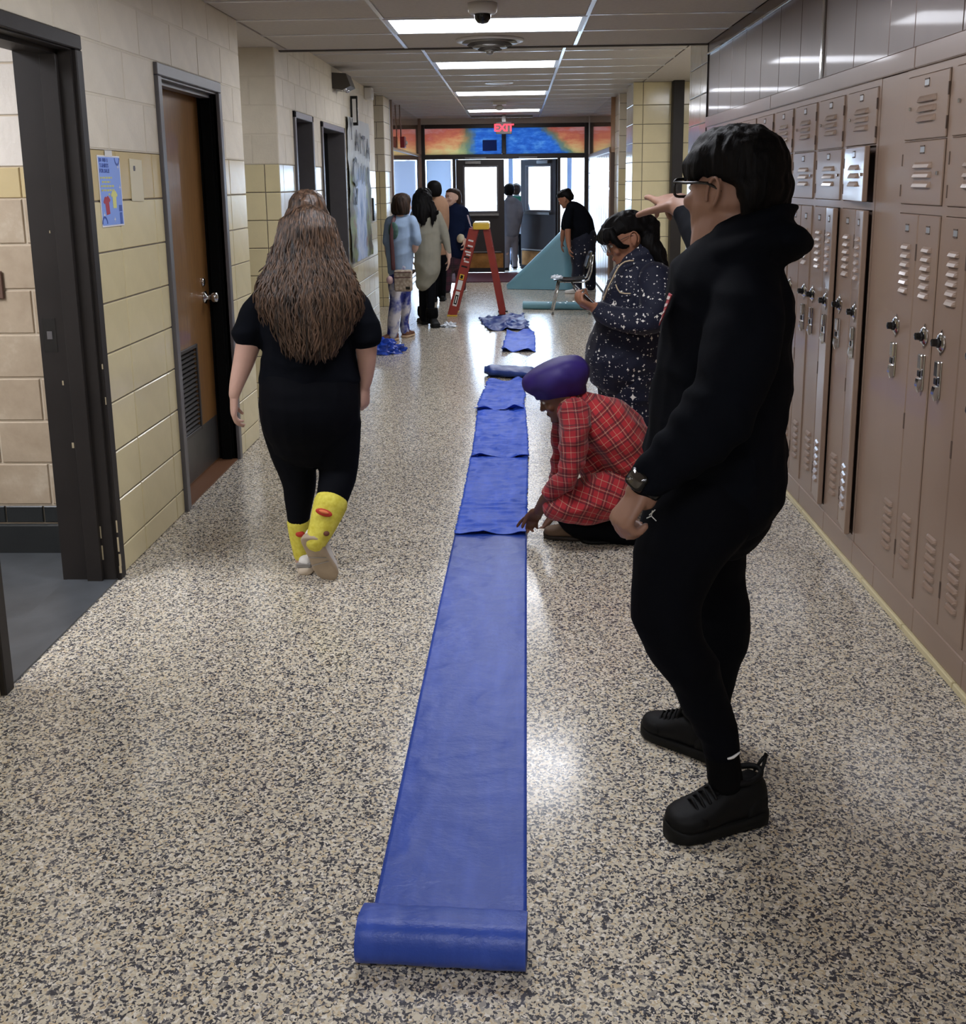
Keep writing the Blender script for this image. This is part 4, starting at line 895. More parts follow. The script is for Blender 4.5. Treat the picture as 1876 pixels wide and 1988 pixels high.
tag(teal_tent(), 'large stiff teal paper folded into a slanting tent by the doors', 'paper sheet')
ta, tb = onZ(1016, 601), onZ(1176, 603); t = thing('paper_roll', 'pale teal paper roll lying across the floor under the chair', 'paper roll', (ta + tb) / 2)
r = .048; MB().cyl((ta.x, ta.y + r, r), (tb.x, tb.y + r, r), r, seg=28).build('roll', m_teal, t, False); MB().cyl((ta.x - .002, ta.y + r, r), (ta.x + .01, ta.y + r, r), .022, seg=16).build('core', m_black, t)
b = MB(); R_ = []
for k in range(21):
    s = .30 + .42 * k / 20; c = Vector((ta.x, ta.y + r, r)).lerp(Vector((tb.x, tb.y + r, r)), s)
    R_.append([c + Vector((0, math.cos(a), math.sin(a))) * (r + .004 + .010 * abs(noise.noise(Vector((k * .7, a * 2, 1))))) for a in [2 * math.pi * q / 18 for q in range(18)]])
for row in R_:
    for p in row: p.z = max(p.z, .001)
b.rings(R_).build('torn_wrap', m_clear, t)

# ================================================================== LADDER
m_lred = mat('ladder_red', '#8f3126', .38, var=.12, vscale=9); m_lyel = mat('ladder_yellow', '#d8b23a', .4, var=.1); m_alu = mat('aluminium', '#a9a8a5', .35, .8)
YA, YB = 11.72, 12.12
t = thing('step_ladder', 'red stepladder with a yellow cap standing side-on in the corridor', 'ladder', (-.42, 11.8, 0))
fb0, ft0 = P(878, 615, YA), P(920, 445, YA); rb0, rt0 = P(976, 613, YA), P(944, 446, YA); fb0.z = rb0.z = .012
def rail(a, b_, w, y, y2, m, nm):
    d = (b_ - a); a_, c_ = Vector((a.x, y, a.z)), Vector((b_.x, y, b_.z)); nrm = Vector((d.z, 0, -d.x)).normalized() * w / 2
    bb_ = MB().prism([a_ - nrm, a_ + nrm, c_ + nrm, c_ - nrm], (0, y2 - y, 0)); return bb_.build(nm, m, t)
lw = 18 * mpp(fb0); rw = 12 * mpp(rb0)
fo = rail(fb0, ft0, lw, YA, YA + .028, m_lred, 'front_rail'); rail(fb0, ft0, lw, YB - .028, YB, m_lred, 'front_rail')
rail(rb0, rt0, rw, YA + .02, YA + .045, m_lred, 'rear_rail'); rail(rb0, rt0, rw, YB - .045, YB - .02, m_lred, 'rear_rail')
for k in range(3):
    s = .25 + .25 * k; c = fb0.lerp(ft0, s); MB().bbox((c.x - .045, YA + .03, c.z - .012), (c.x + .045, YB - .03, c.z + .012), .003).build('step', m_alu, t)
    c = rb0.lerp(rt0, s); MB().bbox((c.x - .012, YA + .045, c.z - .012), (c.x + .012, YB - .045, c.z + .012), .003).build('brace', m_alu, t)
c0, c1 = P(919, 446, YA - .03), P(949, 433, YA - .03)
MB().bbox((c0.x - .005, YA - .03, c0.z), (c1.x + .005, YB + .03, c1.z), .012).build('cap', m_lyel, t); MB().bbox((c0.x + .005, YA - .02, c1.z - .001), (c1.x - .005, YB + .02, c1.z + .008), .003).build('cap_tray', mat('cap_tray', '#c9bd8c', .4), t)
for f_0 in (fb0, rb0):
    for y in (YA, YB - .05): MB().bbox((f_0.x - .06, y - .004, 0), (f_0.x + .06, y + .055, .016), .003).build('foot', m_black if f_0 is rb0 else m_lyel, t)
def sticker(s0, s1, w, m, nm, off=0.0, e=0.0):
    a, b_ = fb0.lerp(ft0, s0), fb0.lerp(ft0, s1); d = (b_ - a).normalized(); n_ = Vector((d.z, 0, -d.x))
    pts = [a + n_ * (off - w / 2), a + n_ * (off + w / 2), b_ + n_ * (off + w / 2), b_ + n_ * (off - w / 2)]
    MB().prism([Vector((p.x, YA - .001 - e, p.z)) for p in pts], (0, -.001, 0)).build(nm, m, t)
m_st = mat('sticker_white', '#d9d4cf', .5)
sticker(.30, .41, .055, m_st, 'sticker'); sticker(.42, .48, .05, m_lyel, 'sticker'); sticker(.43, .47, .03, m_black, 'sticker_print', e=.001); sticker(.11, .28, .05, m_st, 'sticker'); sticker(.13, .24, .036, m_black, 'sticker_print', e=.001); sticker(.145, .225, .012, m_st, 'sticker_print', e=.002)
for k, (a, w, o_) in enumerate(((.56, .07, 0), (.62, .06, .01), (.645, .02, -.02), (.67, .06, 0), (.70, .05, .012), (.73, .07, 0), (.77, .05, -.01), (.80, .06, .01), (.86, .06, 0))): sticker(a, a + .018, w, m_st if k % 3 else m_black, 'worn_print', o_)

# ================================================================== CHAIR
t = thing('school_chair', 'black plastic school chair with chrome legs facing left', 'chair', (.80, 12.0, 0))
YC = 12.0; sa, sb = P(1080, 543, YC - .2), P(1136, 541, YC - .2); sz = P(1105, 544, YC - .2).z; x0, x1 = sa.x - .02, sb.x + .01
b = MB(); R_ = []
for k in range(13):
    s = k / 12; x = x0 + (x1 - x0) * s; zz = sz - .018 * math.sin(math.pi * s) + (.0 if s > .1 else -.015 * (1 - s / .1)); w = .20 * (1 - .12 * abs(2 * s - 1) ** 3)
    R_.append([Vector((x, YC + w * u, zz + .012 * abs(u) ** 3 + h)) for u, h in [(v / 5, .006) for v in range(-5, 6)] + [(v / 5, -.006) for v in range(5, -6, -1)]])
smooth_angle(b.rings(R_).build('seat', m_black, t), 50)
b = MB(); R_ = []; bx, bz0, bz1 = P(1141, 520, YC).x, sz + .13, P(1147, 488, YC).z
for k in range(9):
    s = k / 8; z = bz0 + (bz1 - bz0) * s; w = .19 * (1 - .25 * abs(2 * s - 1) ** 4)
    R_.append([Vector((bx + .05 * s + .03 * abs(u) ** 2 * -1 + h, YC + w * u, z)) for u, h in [(v / 5, .006) for v in range(-5, 6)] + [(v / 5, -.006) for v in range(5, -6, -1)]])
smooth_angle(b.rings(R_).build('backrest', m_black, t), 50)
for q in (-1, 1):
    y = YC + q * .16; fo_ = P(1066, 613, YC - .2); 
    MB().pipe([(x0 + .06, y, sz - .02), (x0 - .02, YC + q * .2, .012)], .011).build('leg', m_chrome, t, True); MB().pipe([(x0 + .20, y, sz - .02), (x1 + .05, YC + q * .2, .012)], .011).build('leg', m_chrome, t, True)
    MB().pipe([(x0 + .05, y, sz - .022), (x1 - .03, y, sz - .028), (x1 + .035, y, sz + .0), (bx + .035, y, sz + .10), (bx + .055, y * 1.0, bz1 - .03)], .010).build('back_frame', m_chrome, t, True)
    for xx in (x0 - .02, x1 + .05): MB().cyl((xx, YC + q * .2, 0), (xx, YC + q * .2, .02), .016, seg=12).build('foot', m_steel, t)
MB().pipe([(x0 + .12, YC - .16, sz - .03), (x0 + .12, YC + .16, sz - .03)], .009).build('crossbar', m_chrome, t, True)
crumple('plastic_scrap', (x0 + .03, YC - .1, 0), .07, .06, .03, m_clear2, 'crumpled clear film lying on the chair seat', 'plastic scrap', 5.2, 14, .5).location.z = sz + .012
# ================================================================== PEOPLE: helpers
def Nn(px, py, Y, w, d): p = P(px, py, Y); return (p, w * mpp(p), d)
def chain(mb, nodes, k=1.0, seg=18, sub=3): mb.tube([(p, a * k, b * k) for p, a, b in [Nn(*n) if not isinstance(n[0], Vector) else n for n in nodes]], seg, sub)
def remesh(mb, name, m, parent, voxel, smooth=5, disp=None, sub=None):
    me = mb.mesh(name); tmp = bpy.data.objects.new('tmp', me); COL.objects.link(tmp)
    r = tmp.modifiers.new('r', 'REMESH'); r.mode = 'VOXEL'; r.voxel_size = voxel; r.use_smooth_shade = True
    s = tmp.modifiers.new('s', 'SMOOTH'); s.factor = .5; s.iterations = smooth
    out = bpy.data.meshes.new_from_object(tmp.evaluated_get(bpy.context.evaluated_depsgraph_get())); out.name = name
    bpy.data.objects.remove(tmp); bpy.data.meshes.remove(me)
    n = len(out.vertices); co = np.empty(n * 3, np.float32); out.vertices.foreach_get('co', co); co = co.reshape(-1, 3)
    if disp:
        nr = np.empty(n * 3, np.float32); out.vertices.foreach_get('normal', nr); nr = nr.reshape(-1, 3)
        for amp, sc, seed in disp:
            f = np.array([noise.noise(Vector((v[0] * sc[0] + seed, v[1] * sc[1], v[2] * sc[2]))) for v in co], np.float32)
            f = 1 - np.abs(f) * 2.2 - .55 if amp < 0 else f            # negative amplitude: sharp folds
            co += nr * (abs(amp) * f)[:, None]
    org = ORG[parent]; co -= np.array(org, np.float32); out.vertices.foreach_set('co', co.ravel())
    out.polygons.foreach_set('use_smooth', [True] * len(out.polygons)); out.materials.clear(); out.materials.append(m); out.update()
    return link(name, out, org, parent)
class Head:
    def __init__(s, c, f, u, h):
        s.c = Vector(c); s.f = Vector(f).normalized(); u = Vector(u); s.u = (u - s.f * u.dot(s.f)).normalized(); s.r = s.f.cross(s.u); s.h = h
    def p(s, x, y, z): return s.c + (s.r * x + s.f * y + s.u * z) * s.h
    def ax(s, a, b, c): return [s.r * a * s.h, s.f * b * s.h, s.u * c * s.h]
SKULL = [(-.50, .10, .36, -.22), (-.47, .17, .40, -.06), (-.40, .245, .415, .08), (-.29, .295, .405, .22), (-.16, .33, .40, .35), (0, .355, .405, .42), (.12, .37, .42, .45), (.25, .365, .41, .46), (.36, .315, .35, .40), (.44, .23, .25, .30), (.485, .13, .14, .18), (.5, .05, .05, .07)]
def head(mb, H, seg=24, full=1.0):
    R = []
    for z, w, fr, bk in SKULL:
        cy = (fr - bk) / 2; sy = (fr + bk) / 2; row = []
        for i in range(seg):
            q = 2 * math.pi * i / seg; c, s_ = math.cos(q), math.sin(q)
            e = .88; x = w * (full if z < 0 else 1) * math.copysign(abs(s_) ** e, s_); y = cy + sy * math.copysign(abs(c) ** e, c); row.append(H.p(x, y, z))
        R.append(row)
    mb.rings(R)
    mb.tube([(H.p(0, .39, .05), .028 * H.h, .03 * H.h), (H.p(0, .44, -.05), .034 * H.h, .035 * H.h), (H.p(0, .475, -.125), .05 * H.h, .045 * H.h)], 10, 2)
    for q in (-1, 1): mb.ell(H.p(q * .055, .43, -.135), H.ax(.04, .045, .035), 8, 6)
    mb.ell(H.p(0, .405, -.255), H.ax(.105, .04, .022), 10, 6); mb.ell(H.p(0, .40, -.30), H.ax(.09, .045, .026), 10, 6); mb.ell(H.p(0, .38, -.43), H.ax(.11, .07, .07), 10, 6)
    for q in (-1, 1):
        mb.ell(H.p(q * .15, .36, .085), H.ax(.12, .055, .03), 10, 6)            # brow
        mb.ell(H.p(q * .20, .31, -.12), H.ax(.13 * full, .09, .10), 10, 6)     # cheek
        mb.ell(H.p(q * .385, -.07, -.05), [(H.r * .034 - H.f * .02 * q) * H.h, (H.f * .098 - H.u * .02 + H.r * q * -.02) * H.h, (H.u * .145 - H.f * .025) * H.h], 14, 10)     # ear
        mb.ell(H.p(q * .37, -.03, -.16), H.ax(.03, .045, .05), 8, 6)
def ear_rim(H, m, par, q):
    pts = [H.p(q * (.425 - .03 * math.cos(a)), -.075 + .088 * math.cos(a) - .025 * math.sin(a), -.045 + .135 * math.sin(a)) for a in [math.radians(d) for d in range(-30, 250, 20)]]
    MB().tube([(p, .014 * H.h, .016 * H.h) for p in pts], 8, 2).build('ear_rim', m, par, True)
def face_bits(H, par, iris='#2b1a12', brow='#17100c', lips=None):
    for q in (-1, 1):
        e = MB().ell(H.p(q * .15, .365, .015), H.ax(.058, .04, .035), 12, 8).build('eye', mat_eye, par, True)
        MB().ell(H.p(q * .15, .398, .015), H.ax(.026, .012, .026), 10, 6).build('iris', mat_iris, e, True)
        MB().tube([(H.p(q * .07, .415, .095), .012 * H.h, .012 * H.h), (H.p(q * .15, .41, .115), .014 * H.h, .012 * H.h), (H.p(q * .235, .365, .09), .008 * H.h, .008 * H.h)], 8, 2).build('eyebrow', mat_brow, par, True)
    if lips: MB().ell(H.p(0, .43, -.275), H.ax(.085, .018, .035), 12, 6).build('lips', lips, par, True)
mat_eye = mat('eye_white', '#d9d6d0', .25); mat_iris = mat('iris', '#22140d', .2); mat_brow = mat('eyebrow_hair', '#15100e', .7)
def hair_rings(mb, H, rows, seg=26):
    R = []
    for z, w, fr, bk in rows:
        cy = (fr - bk) / 2; sy = (fr + bk) / 2
        R.append([H.p(w * math.sin(q), cy + sy * math.cos(q), z) for q in [2 * math.pi * i / seg for i in range(seg)]])
    mb.rings(R)
def glasses(H, par, m, m_l, w=.15, hgt=.085, thick=.014, zc=.015):
    g = None
    for q in (-1, 1):
        loop = []
        for a in range(0, 360, 15):
            c, s_ = math.cos(math.radians(a)), math.sin(math.radians(a))
            loop.append(H.p(q * .17 + w * math.copysign(abs(c) ** .5, c), .475 - .03 * abs(q * .17 + w * c), zc + hgt * math.copysign(abs(s_) ** .5, s_)))
        fr = MB().tube([(p, thick * H.h, thick * H.h) for p in loop + loop[:2]], 8, 0, caps=False).build('glasses_rim', m, par, True)
        b = MB(); b.add(loop, [tuple(range(len(loop)))]); b.build('lens', m_l, fr)
        MB().tube([(H.p(q * (.17 + w), .45, zc + hgt * .6), thick * H.h, thick * 1.3 * H.h), (H.p(q * .385, .25, zc + hgt * .5), thick * H.h, thick * 1.4 * H.h), (H.p(q * .405, .0, zc + hgt * .35), thick * H.h, thick * 1.4 * H.h), (H.p(q * .40, -.14, -.03), thick * H.h, thick * 1.5 * H.h)], 8, 2).build('glasses_temple', m, fr, True)
    MB().tube([(H.p(-.03, .475, zc + .02), thick * H.h, thick * H.h), (H.p(.03, .475, zc + .02), thick * H.h, thick * H.h)], 8, 0).build('glasses_bridge', m, par, True)
def hand(mb, wrist, d, n, side, sc=1.0, curls=((.3, .4, .3),) * 4, thumb=(.7, .25, .3), rad=.0088):
    """palm and five fingers; d = wrist to knuckles, n = the way the palm faces, side = thumb side"""
    d = Vector(d).normalized(); n = Vector(n); n = (n - d * n.dot(d)).normalized(); s = Vector(side); s = (s - d * s.dot(d) - n * s.dot(n)).normalized(); w = Vector(wrist)
    R = []
    for t, hw, th in ((-.03, .024, .020), (.0, .026, .020), (.03, .034, .018), (.065, .041, .016), (.088, .040, .013), (.098, .034, .009)):
        R.append([w + d * t * sc + (s * hw * math.cos(q) + n * th * math.sin(q)) * sc for q in [2 * math.pi * i / 14 for i in range(14)]])
    mb.rings(R)
    for (o, l0, ln), cu in zip(((.029, .088, .070), (.010, .092, .078), (-.010, .089, .072), (-.028, .080, .056)), curls):
        p = w + (d * (l0 - .015) + s * o) * sc; nodes = [(p, rad * sc * 1.12, rad * sc * 1.12)]; a = 0; p = w + (d * l0 + s * o) * sc; nodes.append((p, rad * sc * 1.1, rad * sc * 1.1))
        for k, (fr, r) in enumerate(((.46, 1.0), (.30, .94), (.24, .80))):
            a += cu[k]; p = p + (d * math.cos(a) + n * math.sin(a) + s * (cu[3] if len(cu) > 3 else 0)) * ln * fr * sc; nodes.append((p, rad * r * sc, rad * r * sc))
        mb.tube(nodes, 10, 2)
    b0 = w + (d * .018 + s * .022) * sc; dr = (d * math.cos(thumb[0]) + s * math.sin(thumb[0]) + n * .25).normalized(); p1 = b0 + dr * .042 * sc
    dr2 = (dr + n * thumb[1]).normalized(); p2 = p1 + dr2 * .032 * sc; dr3 = (dr2 + n * thumb[2] - s * thumb[2] * .3).normalized(); p3 = p2 + dr3 * .024 * sc
    mb.tube([(b0, .016 * sc, .016 * sc), (p1, .0115 * sc, .0115 * sc), (p2, .0100 * sc, .0100 * sc), (p3, .0085 * sc, .0085 * sc)], 10, 3)
def shoe(par, heel, toe, up, W, Hh, m_up, m_sole, name='shoe', lace=None, sole_t=.024, heel_tab=False, mid=False):
    heel, toe = Vector(heel), Vector(toe); d = toe - heel; L = d.length; d.normalize(); up = Vector(up); up = (up - d * up.dot(d)).normalized(); s = d.cross(up)
    def sec(t, hw, z0, z1, n=18, pw=.75): 
        out = []
        for i in range(n):
            q = 2 * math.pi * i / n; c, si = math.cos(q), math.sin(q)
            x = hw * math.copysign(abs(c) ** pw, c); z = (z0 + z1) / 2 + (z1 - z0) / 2 * math.copysign(abs(si) ** pw, si); out.append(heel + d * (t * L) + s * x + up * z)
        return out
    prof = [(0, .45, .55), (.03, .66, .88), (.10, .78, 1.0), (.22, .82, .98), (.34, .84, .96), (.44, .87, .80), (.56, .95, .60), (.70, 1.0, .46), (.83, .96, .39), (.93, .76, .34), (.98, .48, .28), (1, .25, .22)]
    if mid: prof = [(0, .45, .55), (.03, .66, .86), (.10, .78, .96), (.22, .82, .90), (.34, .85, .90), (.45, .87, .88), (.54, .92, .72), (.64, .98, .56), (.74, 1.0, .47), (.84, .96, .41), (.93, .76, .35), (.98, .48, .28), (1, .25, .22)]
    b = MB(); b.rings([sec(t, W * a, sole_t * .5, sole_t + (Hh - sole_t) * h) for t, a, h in prof])
    o = b.build(name, m_up, par, True)
    b = MB(); b.rings([sec(t, W * a * 1.07, 0, sole_t * (1.15 if t < .3 else 1.0) + (.006 if t > .93 else 0), pw=.45) for t, a, h in [(-.015, .5, 0), (.03, .76, 0), (.12, .86, 0), (.3, .86, 0), (.5, .88, 0), (.72, 1.0, 0), (.88, .93, 0), (.97, .66, 0), (1.015, .3, 0)]]); b.build('sole', m_sole, o, True)
    if lace:
        for k in range(5):
            t = (.50 if mid else .42) + .06 * k; z = sole_t + (Hh - sole_t) * ((.86 if mid else .94) - .085 * k); MB().tube([(heel + d * t * L - s * W * .5 + up * (z - .012), .004, .004), (heel + d * (t + .015) * L + up * (z + .006), .004, .004), (heel + d * t * L + s * W * .5 + up * (z - .012), .004, .004)], 6, 2).build('lace', lace, o, True)
    if heel_tab or lace:
        b = MB(); b.rings([sec(t, W * a * 1.035, sole_t * .6, sole_t + (Hh - sole_t) * h * 1.04) for t, a, h in ((.70, 1.0, .44), (.76, .99, .42), (.84, .955, .385), (.93, .76, .34), (.98, .48, .28), (1.0, .25, .2))]); b.build('toe_cap', m_up, o, True)
        b = MB(); b.rings([sec(t, W * a * 1.05, sole_t * .6, sole_t + (Hh - sole_t) * h) for t, a, h in ((-.005, .45, .50), (.03, .68, .62), (.12, .80, .66), (.20, .83, .60), (.25, .80, .42))]); b.build('heel_counter', m_up, o, True)
        lp = [heel + d * L * ((.26 if mid else .19) + (.22 if mid else .15) * math.cos(q)) + s * W * .66 * math.sin(q) + up * (Hh * (.97 + .05 * math.cos(q) ** 2)) for q in [2 * math.pi * i / 20 for i in range(21)]]
        MB().tube([(p_, .007, .007) for p_ in lp], 8, 0, caps=False).build('collar', m_up, o, True)
        tg = heel + d * L * (.50 if mid else .40) + up * Hh * (.92 if mid else .86); MB().ell(tg, [s * W * .55, d * .012 - up * .004, up * .035 - d * .014], 14, 8).build('tongue', m_up, o, True)
    if heel_tab:
        MB().tube([(heel + d * L * .06 - s * .012 + up * Hh * .95, .004, .006), (heel - d * .006 + up * (Hh * 1.28), .004, .008), (heel + d * L * .06 + s * .012 + up * Hh * .95, .004, .006)], 8, 3).build('heel_tab', m_up, o, True)
    return o
def strand_mesh(paths, seg=4):
    b = MB()
    for pts, r in paths: b.tube([(p, r * k, r * k * .6) for p, k in zip(pts, [.55] + [1.0] * (len(pts) - 2) + [.12])], seg, 0, caps=False)
    return b
def cloth(name, col, rough=.85, sheen=.0, var=.1, bump=.15, bscale=180): return mat(name, col, rough, var=var, vscale=8, bump=bump, bscale=bscale, bdist=.002, sheen=sheen, spec=.06)
def skin(name, col): 
    k = NT(name); v = k.obj(); base = C(col); n = k.noise(v, 9, 4); 
    c = k.ramp(n, [(.3, tuple(x * .9 for x in base[:3]) + (1,)), (.7, tuple(min(1, x * 1.06) for x in base[:3]) + (1,))])
    k.set(Base_Color=c, Roughness=.5, Specular_IOR_Level=.4); k.bump(k.noise(v, 220, 3), .08, .001); return k.m
def hairm(name, a, b, rough=.55, sc=(60, 60, 6)):
    k = NT(name); n = k.noise(k.obj(scale=sc), 1.0, 3); k.set(Base_Color=k.ramp(n, [(.35, C(a)), (.65, C(b))]), Roughness=rough, Specular_IOR_Level=.22); k.bump(k.noise(k.obj(scale=(180, 180, 14)), 1.0, 3), .5, .004); return k.m
def stripes(k, c, f, lo, hi):           # 1 where lo < fract(c f) < hi
    fr = k.math('FRACT', k.math('MULTIPLY', c, f)); return k.math('MULTIPLY', k.math('GREATER_THAN', fr, lo), k.math('LESS_THAN', fr, hi))
def plaid(name, base, dark, line, rot=0.0, f=11.0, shade=.5):
    k = NT(name); v = k.obj(rot=(0, rot, 0)); sx = k.n('ShaderNodeSeparateXYZ'); k.l(v, sx.inputs[0]); c = C(base)
    w = k.noise(k.obj(), 5, 2); U = k.math('ADD', sx.outputs[0], k.math('MULTIPLY', w, .03)); V = k.math('ADD', sx.outputs[2], k.math('MULTIPLY', w, .03))
    for cc in (U, V): c = k.mix(k.math('MULTIPLY', stripes(k, cc, f, .0, .36), shade), c, C(dark))
    for cc in (U, V):
        for lo, hi in ((.05, .085), (.27, .305)): c = k.mix(k.math('MULTIPLY', stripes(k, cc, f, lo, hi), .8), c, C('#1d0f14'))
        for lo, hi in ((.15, .185), (.64, .67)): c = k.mix(k.math('MULTIPLY', stripes(k, cc, f, lo, hi), .55), c, C(line))
    k.set(Base_Color=c, Roughness=.85, Sheen_Weight=.15); k.bump(k.noise(k.obj(), 30, 3), .15, .004); return k.m
def starry(name, base, sc=19.0, big=.16, col='#f2efe6'):
    k = NT(name); c = C(base); v = k.obj()
    for s_, th in ((sc, big), (sc * 1.7, big * 1.0), (sc * 2.8, big * 1.1)):
        vo = k.n('ShaderNodeTexVoronoi', feature='F1', distance='MINKOWSKI'); vo.inputs['Scale'].default_value = s_; vo.inputs['Exponent'].default_value = .62; vo.inputs['Randomness'].default_value = 1.0; k.l(v, vo.inputs['Vector'])
        sp = k.n('ShaderNodeSeparateColor'); k.l(vo.outputs['Color'], sp.inputs[0])
        hit = k.math('LESS_THAN', vo.outputs['Distance'], k.math('MULTIPLY', sp.outputs[0], th * 1.9)); hit = k.math('MULTIPLY', hit, k.math('GREATER_THAN', sp.outputs[1], .15)); c = k.mix(hit, c, C(col))
    k.set(Base_Color=c, Roughness=.7, Sheen_Weight=.1, Specular_IOR_Level=.3); k.bump(k.noise(v, 40, 3), .1, .003); return k.m
def person(label, base): return thing('person', label, 'person', base, 'people in the corridor')
m_blackcloth = cloth('black_cotton', '#0b0d13'); m_blackcloth2 = cloth('black_leggings', '#0a0b10', .75); m_navy = cloth('navy_fleece', '#141c33'); m_shoe_b = mat('black_shoe', '#0b0b0c', .6, var=.2, vscale=15, bump=.1, bscale=90, spec=.2); m_sole_b = mat('black_sole', '#0e0e0d', .6, spec=.2)
m_hair_k = hairm('black_hair', '#040304', '#0d0a09', .6); m_hair_k.node_tree.nodes['Principled BSDF'].inputs['Specular IOR Level'].default_value = .12; m_hair_b = hairm('brown_hair', '#1d1410', '#3b2a20')
sk_boy = skin('warm_tan_skin', '#906c5a'); sk_girl = skin('pale_skin', '#c79f8e'); sk_dark = skin('deep_brown_skin', '#6b4735'); sk_mid = skin('brown_skin', '#9a6a52'); sk_pale = skin('light_skin', '#c9a593')

# ================================================================== 1. POINTING BOY
g = person('person in a black hooded sweatshirt and glasses pointing down the corridor', (.50, 2.32, 0))
HOOD = [[(1424, 470, 2.38, 66, .10), (1416, 515, 2.37, 104, .15), (1412, 560, 2.36, 120, .18), (1412, 640, 2.355, 127, .19), (1405, 720, 2.35, 130, .19), (1394, 800, 2.34, 134, .195), (1388, 870, 2.33, 136, .195), (1390, 915, 2.33, 130, .185)]]
SLV = [(1448, 560, 2.24, 66, .085), (1446, 630, 2.17, 74, .088), (1428, 710, 2.12, 72, .085), (1408, 775, 2.095, 66, .08), (1392, 802, 2.088, 76, .084), (1372, 826, 2.08, 64, .072), (1352, 848, 2.075, 67, .072), (1332, 868, 2.07, 54, .060), (1314, 884, 2.07, 56, .060), (1297, 900, 2.07, 44, .050), (1276, 918, 2.07, 42, .048)]
FAR = [(1400, 530, 2.53, 50, .09), (1385, 500, 2.66, 40, .075), (1362, 455, 2.80, 34, .06), (1340, 420, 2.90, 29, .05), (1332, 410, 2.93, 27, .045)]
NEARLEG = [(1392, 925, 2.28, 108, .13), (1350, 1005, 2.235, 102, .118), (1308, 1098, 2.20, 80, .102), (1292, 1175, 2.18, 69, .092), (1308, 1235, 2.18, 61, .083), (1343, 1298, 2.19, 53, .075), (1371, 1365, 2.205, 44, .062), (1393, 1420, 2.215, 40, .054), (1399, 1448, 2.215, 40, .052)]
FARLEG = [(1425, 935, 2.42, 95, .12), (1402, 1000, 2.46, 74, .11), (1384, 1081, 2.50, 62, .095), (1392, 1182, 2.54, 62, .087), (1396, 1242, 2.55, 57, .08), (1384, 1335, 2.565, 44, .062), (1376, 1400, 2.575, 38, .052), (1373, 1425, 2.575, 37, .05)]
PELV = [(1392, 880, 2.33, 124, .18), (1396, 940, 2.33, 118, .175), (1400, 980, 2.34, 100, .15)]
hb = MB()
for c in HOOD: chain(hb, c)
chain(hb, SLV); chain(hb, FAR)
chain(hb, [(1274, 915, 2.07, 42, .050), (1262, 930, 2.07, 40, .047)], sub=0)                            # cuff
chain(hb, [(1390, 905, 2.33, 133, .19), (1392, 932, 2.33, 131, .185)], sub=0)                           # hem band
chain(hb, [(1372, 474, 2.44, 20, .11), (1410, 452, 2.43, 34, .14), (1455, 436, 2.40, 38, .15), (1500, 420, 2.36, 30, .14), (1526, 410, 2.34, 20, .10)])   # hood collar
chain(hb, [(1430, 490, 2.36, 46, .15), (1490, 474, 2.32, 42, .15), (1530, 468, 2.29, 40, .12), (1544, 468, 2.28, 30, .08)])                                  # hood folded on the back
hoodie = remesh(hb, 'hooded_sweatshirt', m_blackcloth, g, .0085, 6, [(-.010, (4, 4, 9), 1.3), (.004, (14, 14, 20), 7)])
pb_ = MB()
chain(pb_, PELV); chain(pb_, NEARLEG); chain(pb_, FARLEG)
pants = remesh(pb_, 'jogging_trousers', cloth('black_fleece', '#0a0b10'), g, .0085, 6, [(-.008, (4, 4, 7), 4.1), (.003, (14, 14, 20), 2)])
H = Head(P(1426, 364, 2.40), (-.66, .75, -.03), (0, 0, 1), .245)
bb_ = MB(); head(bb_, H, full=1.15)
for c in HOOD + [SLV, FAR, PELV, NEARLEG, FARLEG]: chain(bb_, c, .72)
chain(bb_, [(1428, 420, 2.40, 70, .085), (1416, 452, 2.40, 72, .095), (1416, 500, 2.39, 76, .10)])      # neck
chain(bb_, [(1276, 918, 2.07, 33, .036), (1258, 945, 2.068, 30, .030), (1244, 962, 2.066, 34, .028)])
dwn = (P(1204, 1012, 2.05) - P(1252, 948, 2.068)).normalized()
hand(bb_, P(1254, 944, 2.068), dwn, (.75, .25, -.62), (-.5, .85, .0), 1.06, ((1.25, 1.3, .6), (1.2, 1.3, .6), (1.2, 1.25, .6), (1.2, 1.2, .6)), (.35, .8, .6), .0098)
chain(bb_, [(1340, 418, 2.90, 26, .034), (1326, 404, 2.945, 23, .030), (1316, 396, 2.975, 24, .026)])
pd = (P(1262, 372, 3.16) - P(1320, 400, 2.96)).normalized()
hand(bb_, P(1321, 399, 2.96), pd, (.15, .25, -1), (-.7, -.35, .55), 1.10, ((-.05, .15, .1), (.55, .5, .2), (.85, .9, .5), (.95, 1.0, .6)), (.75, .0, .1), .0098)
boy = remesh(bb_, 'body', sk_boy, g, .0055, 4)
hm = MB(); hair_rings(hm, H, [(-.46, .17, -.24, .34), (-.36, .27, -.22, .42), (-.24, .315, -.22, .47), (-.12, .35, -.21, .51), (.0, .375, -.17, .54), (.06, .39, .02, .545), (.12, .405, .34, .55), (.2, .41, .455, .55), (.3, .40, .47, .54), (.4, .36, .43, .49), (.49, .29, .35, .40), (.555, .19, .22, .27), (.585, .07, .08, .10)])
for k in range(26):                                        # fringe and tufts
    a = -1.35 + 2.7 * k / 25; p0 = H.p(.34 * math.sin(a), .36 * math.cos(a), .34); p1 = H.p(.40 * math.sin(a), .47 * math.cos(a), .22); p2 = H.p(.395 * math.sin(a + .08), .475 * math.cos(a + .08), .10 - .05 * random.random())
    hm.tube([(p0, .014, .014), (p1, .013, .012), (p2, .005, .005)], 8, 2)
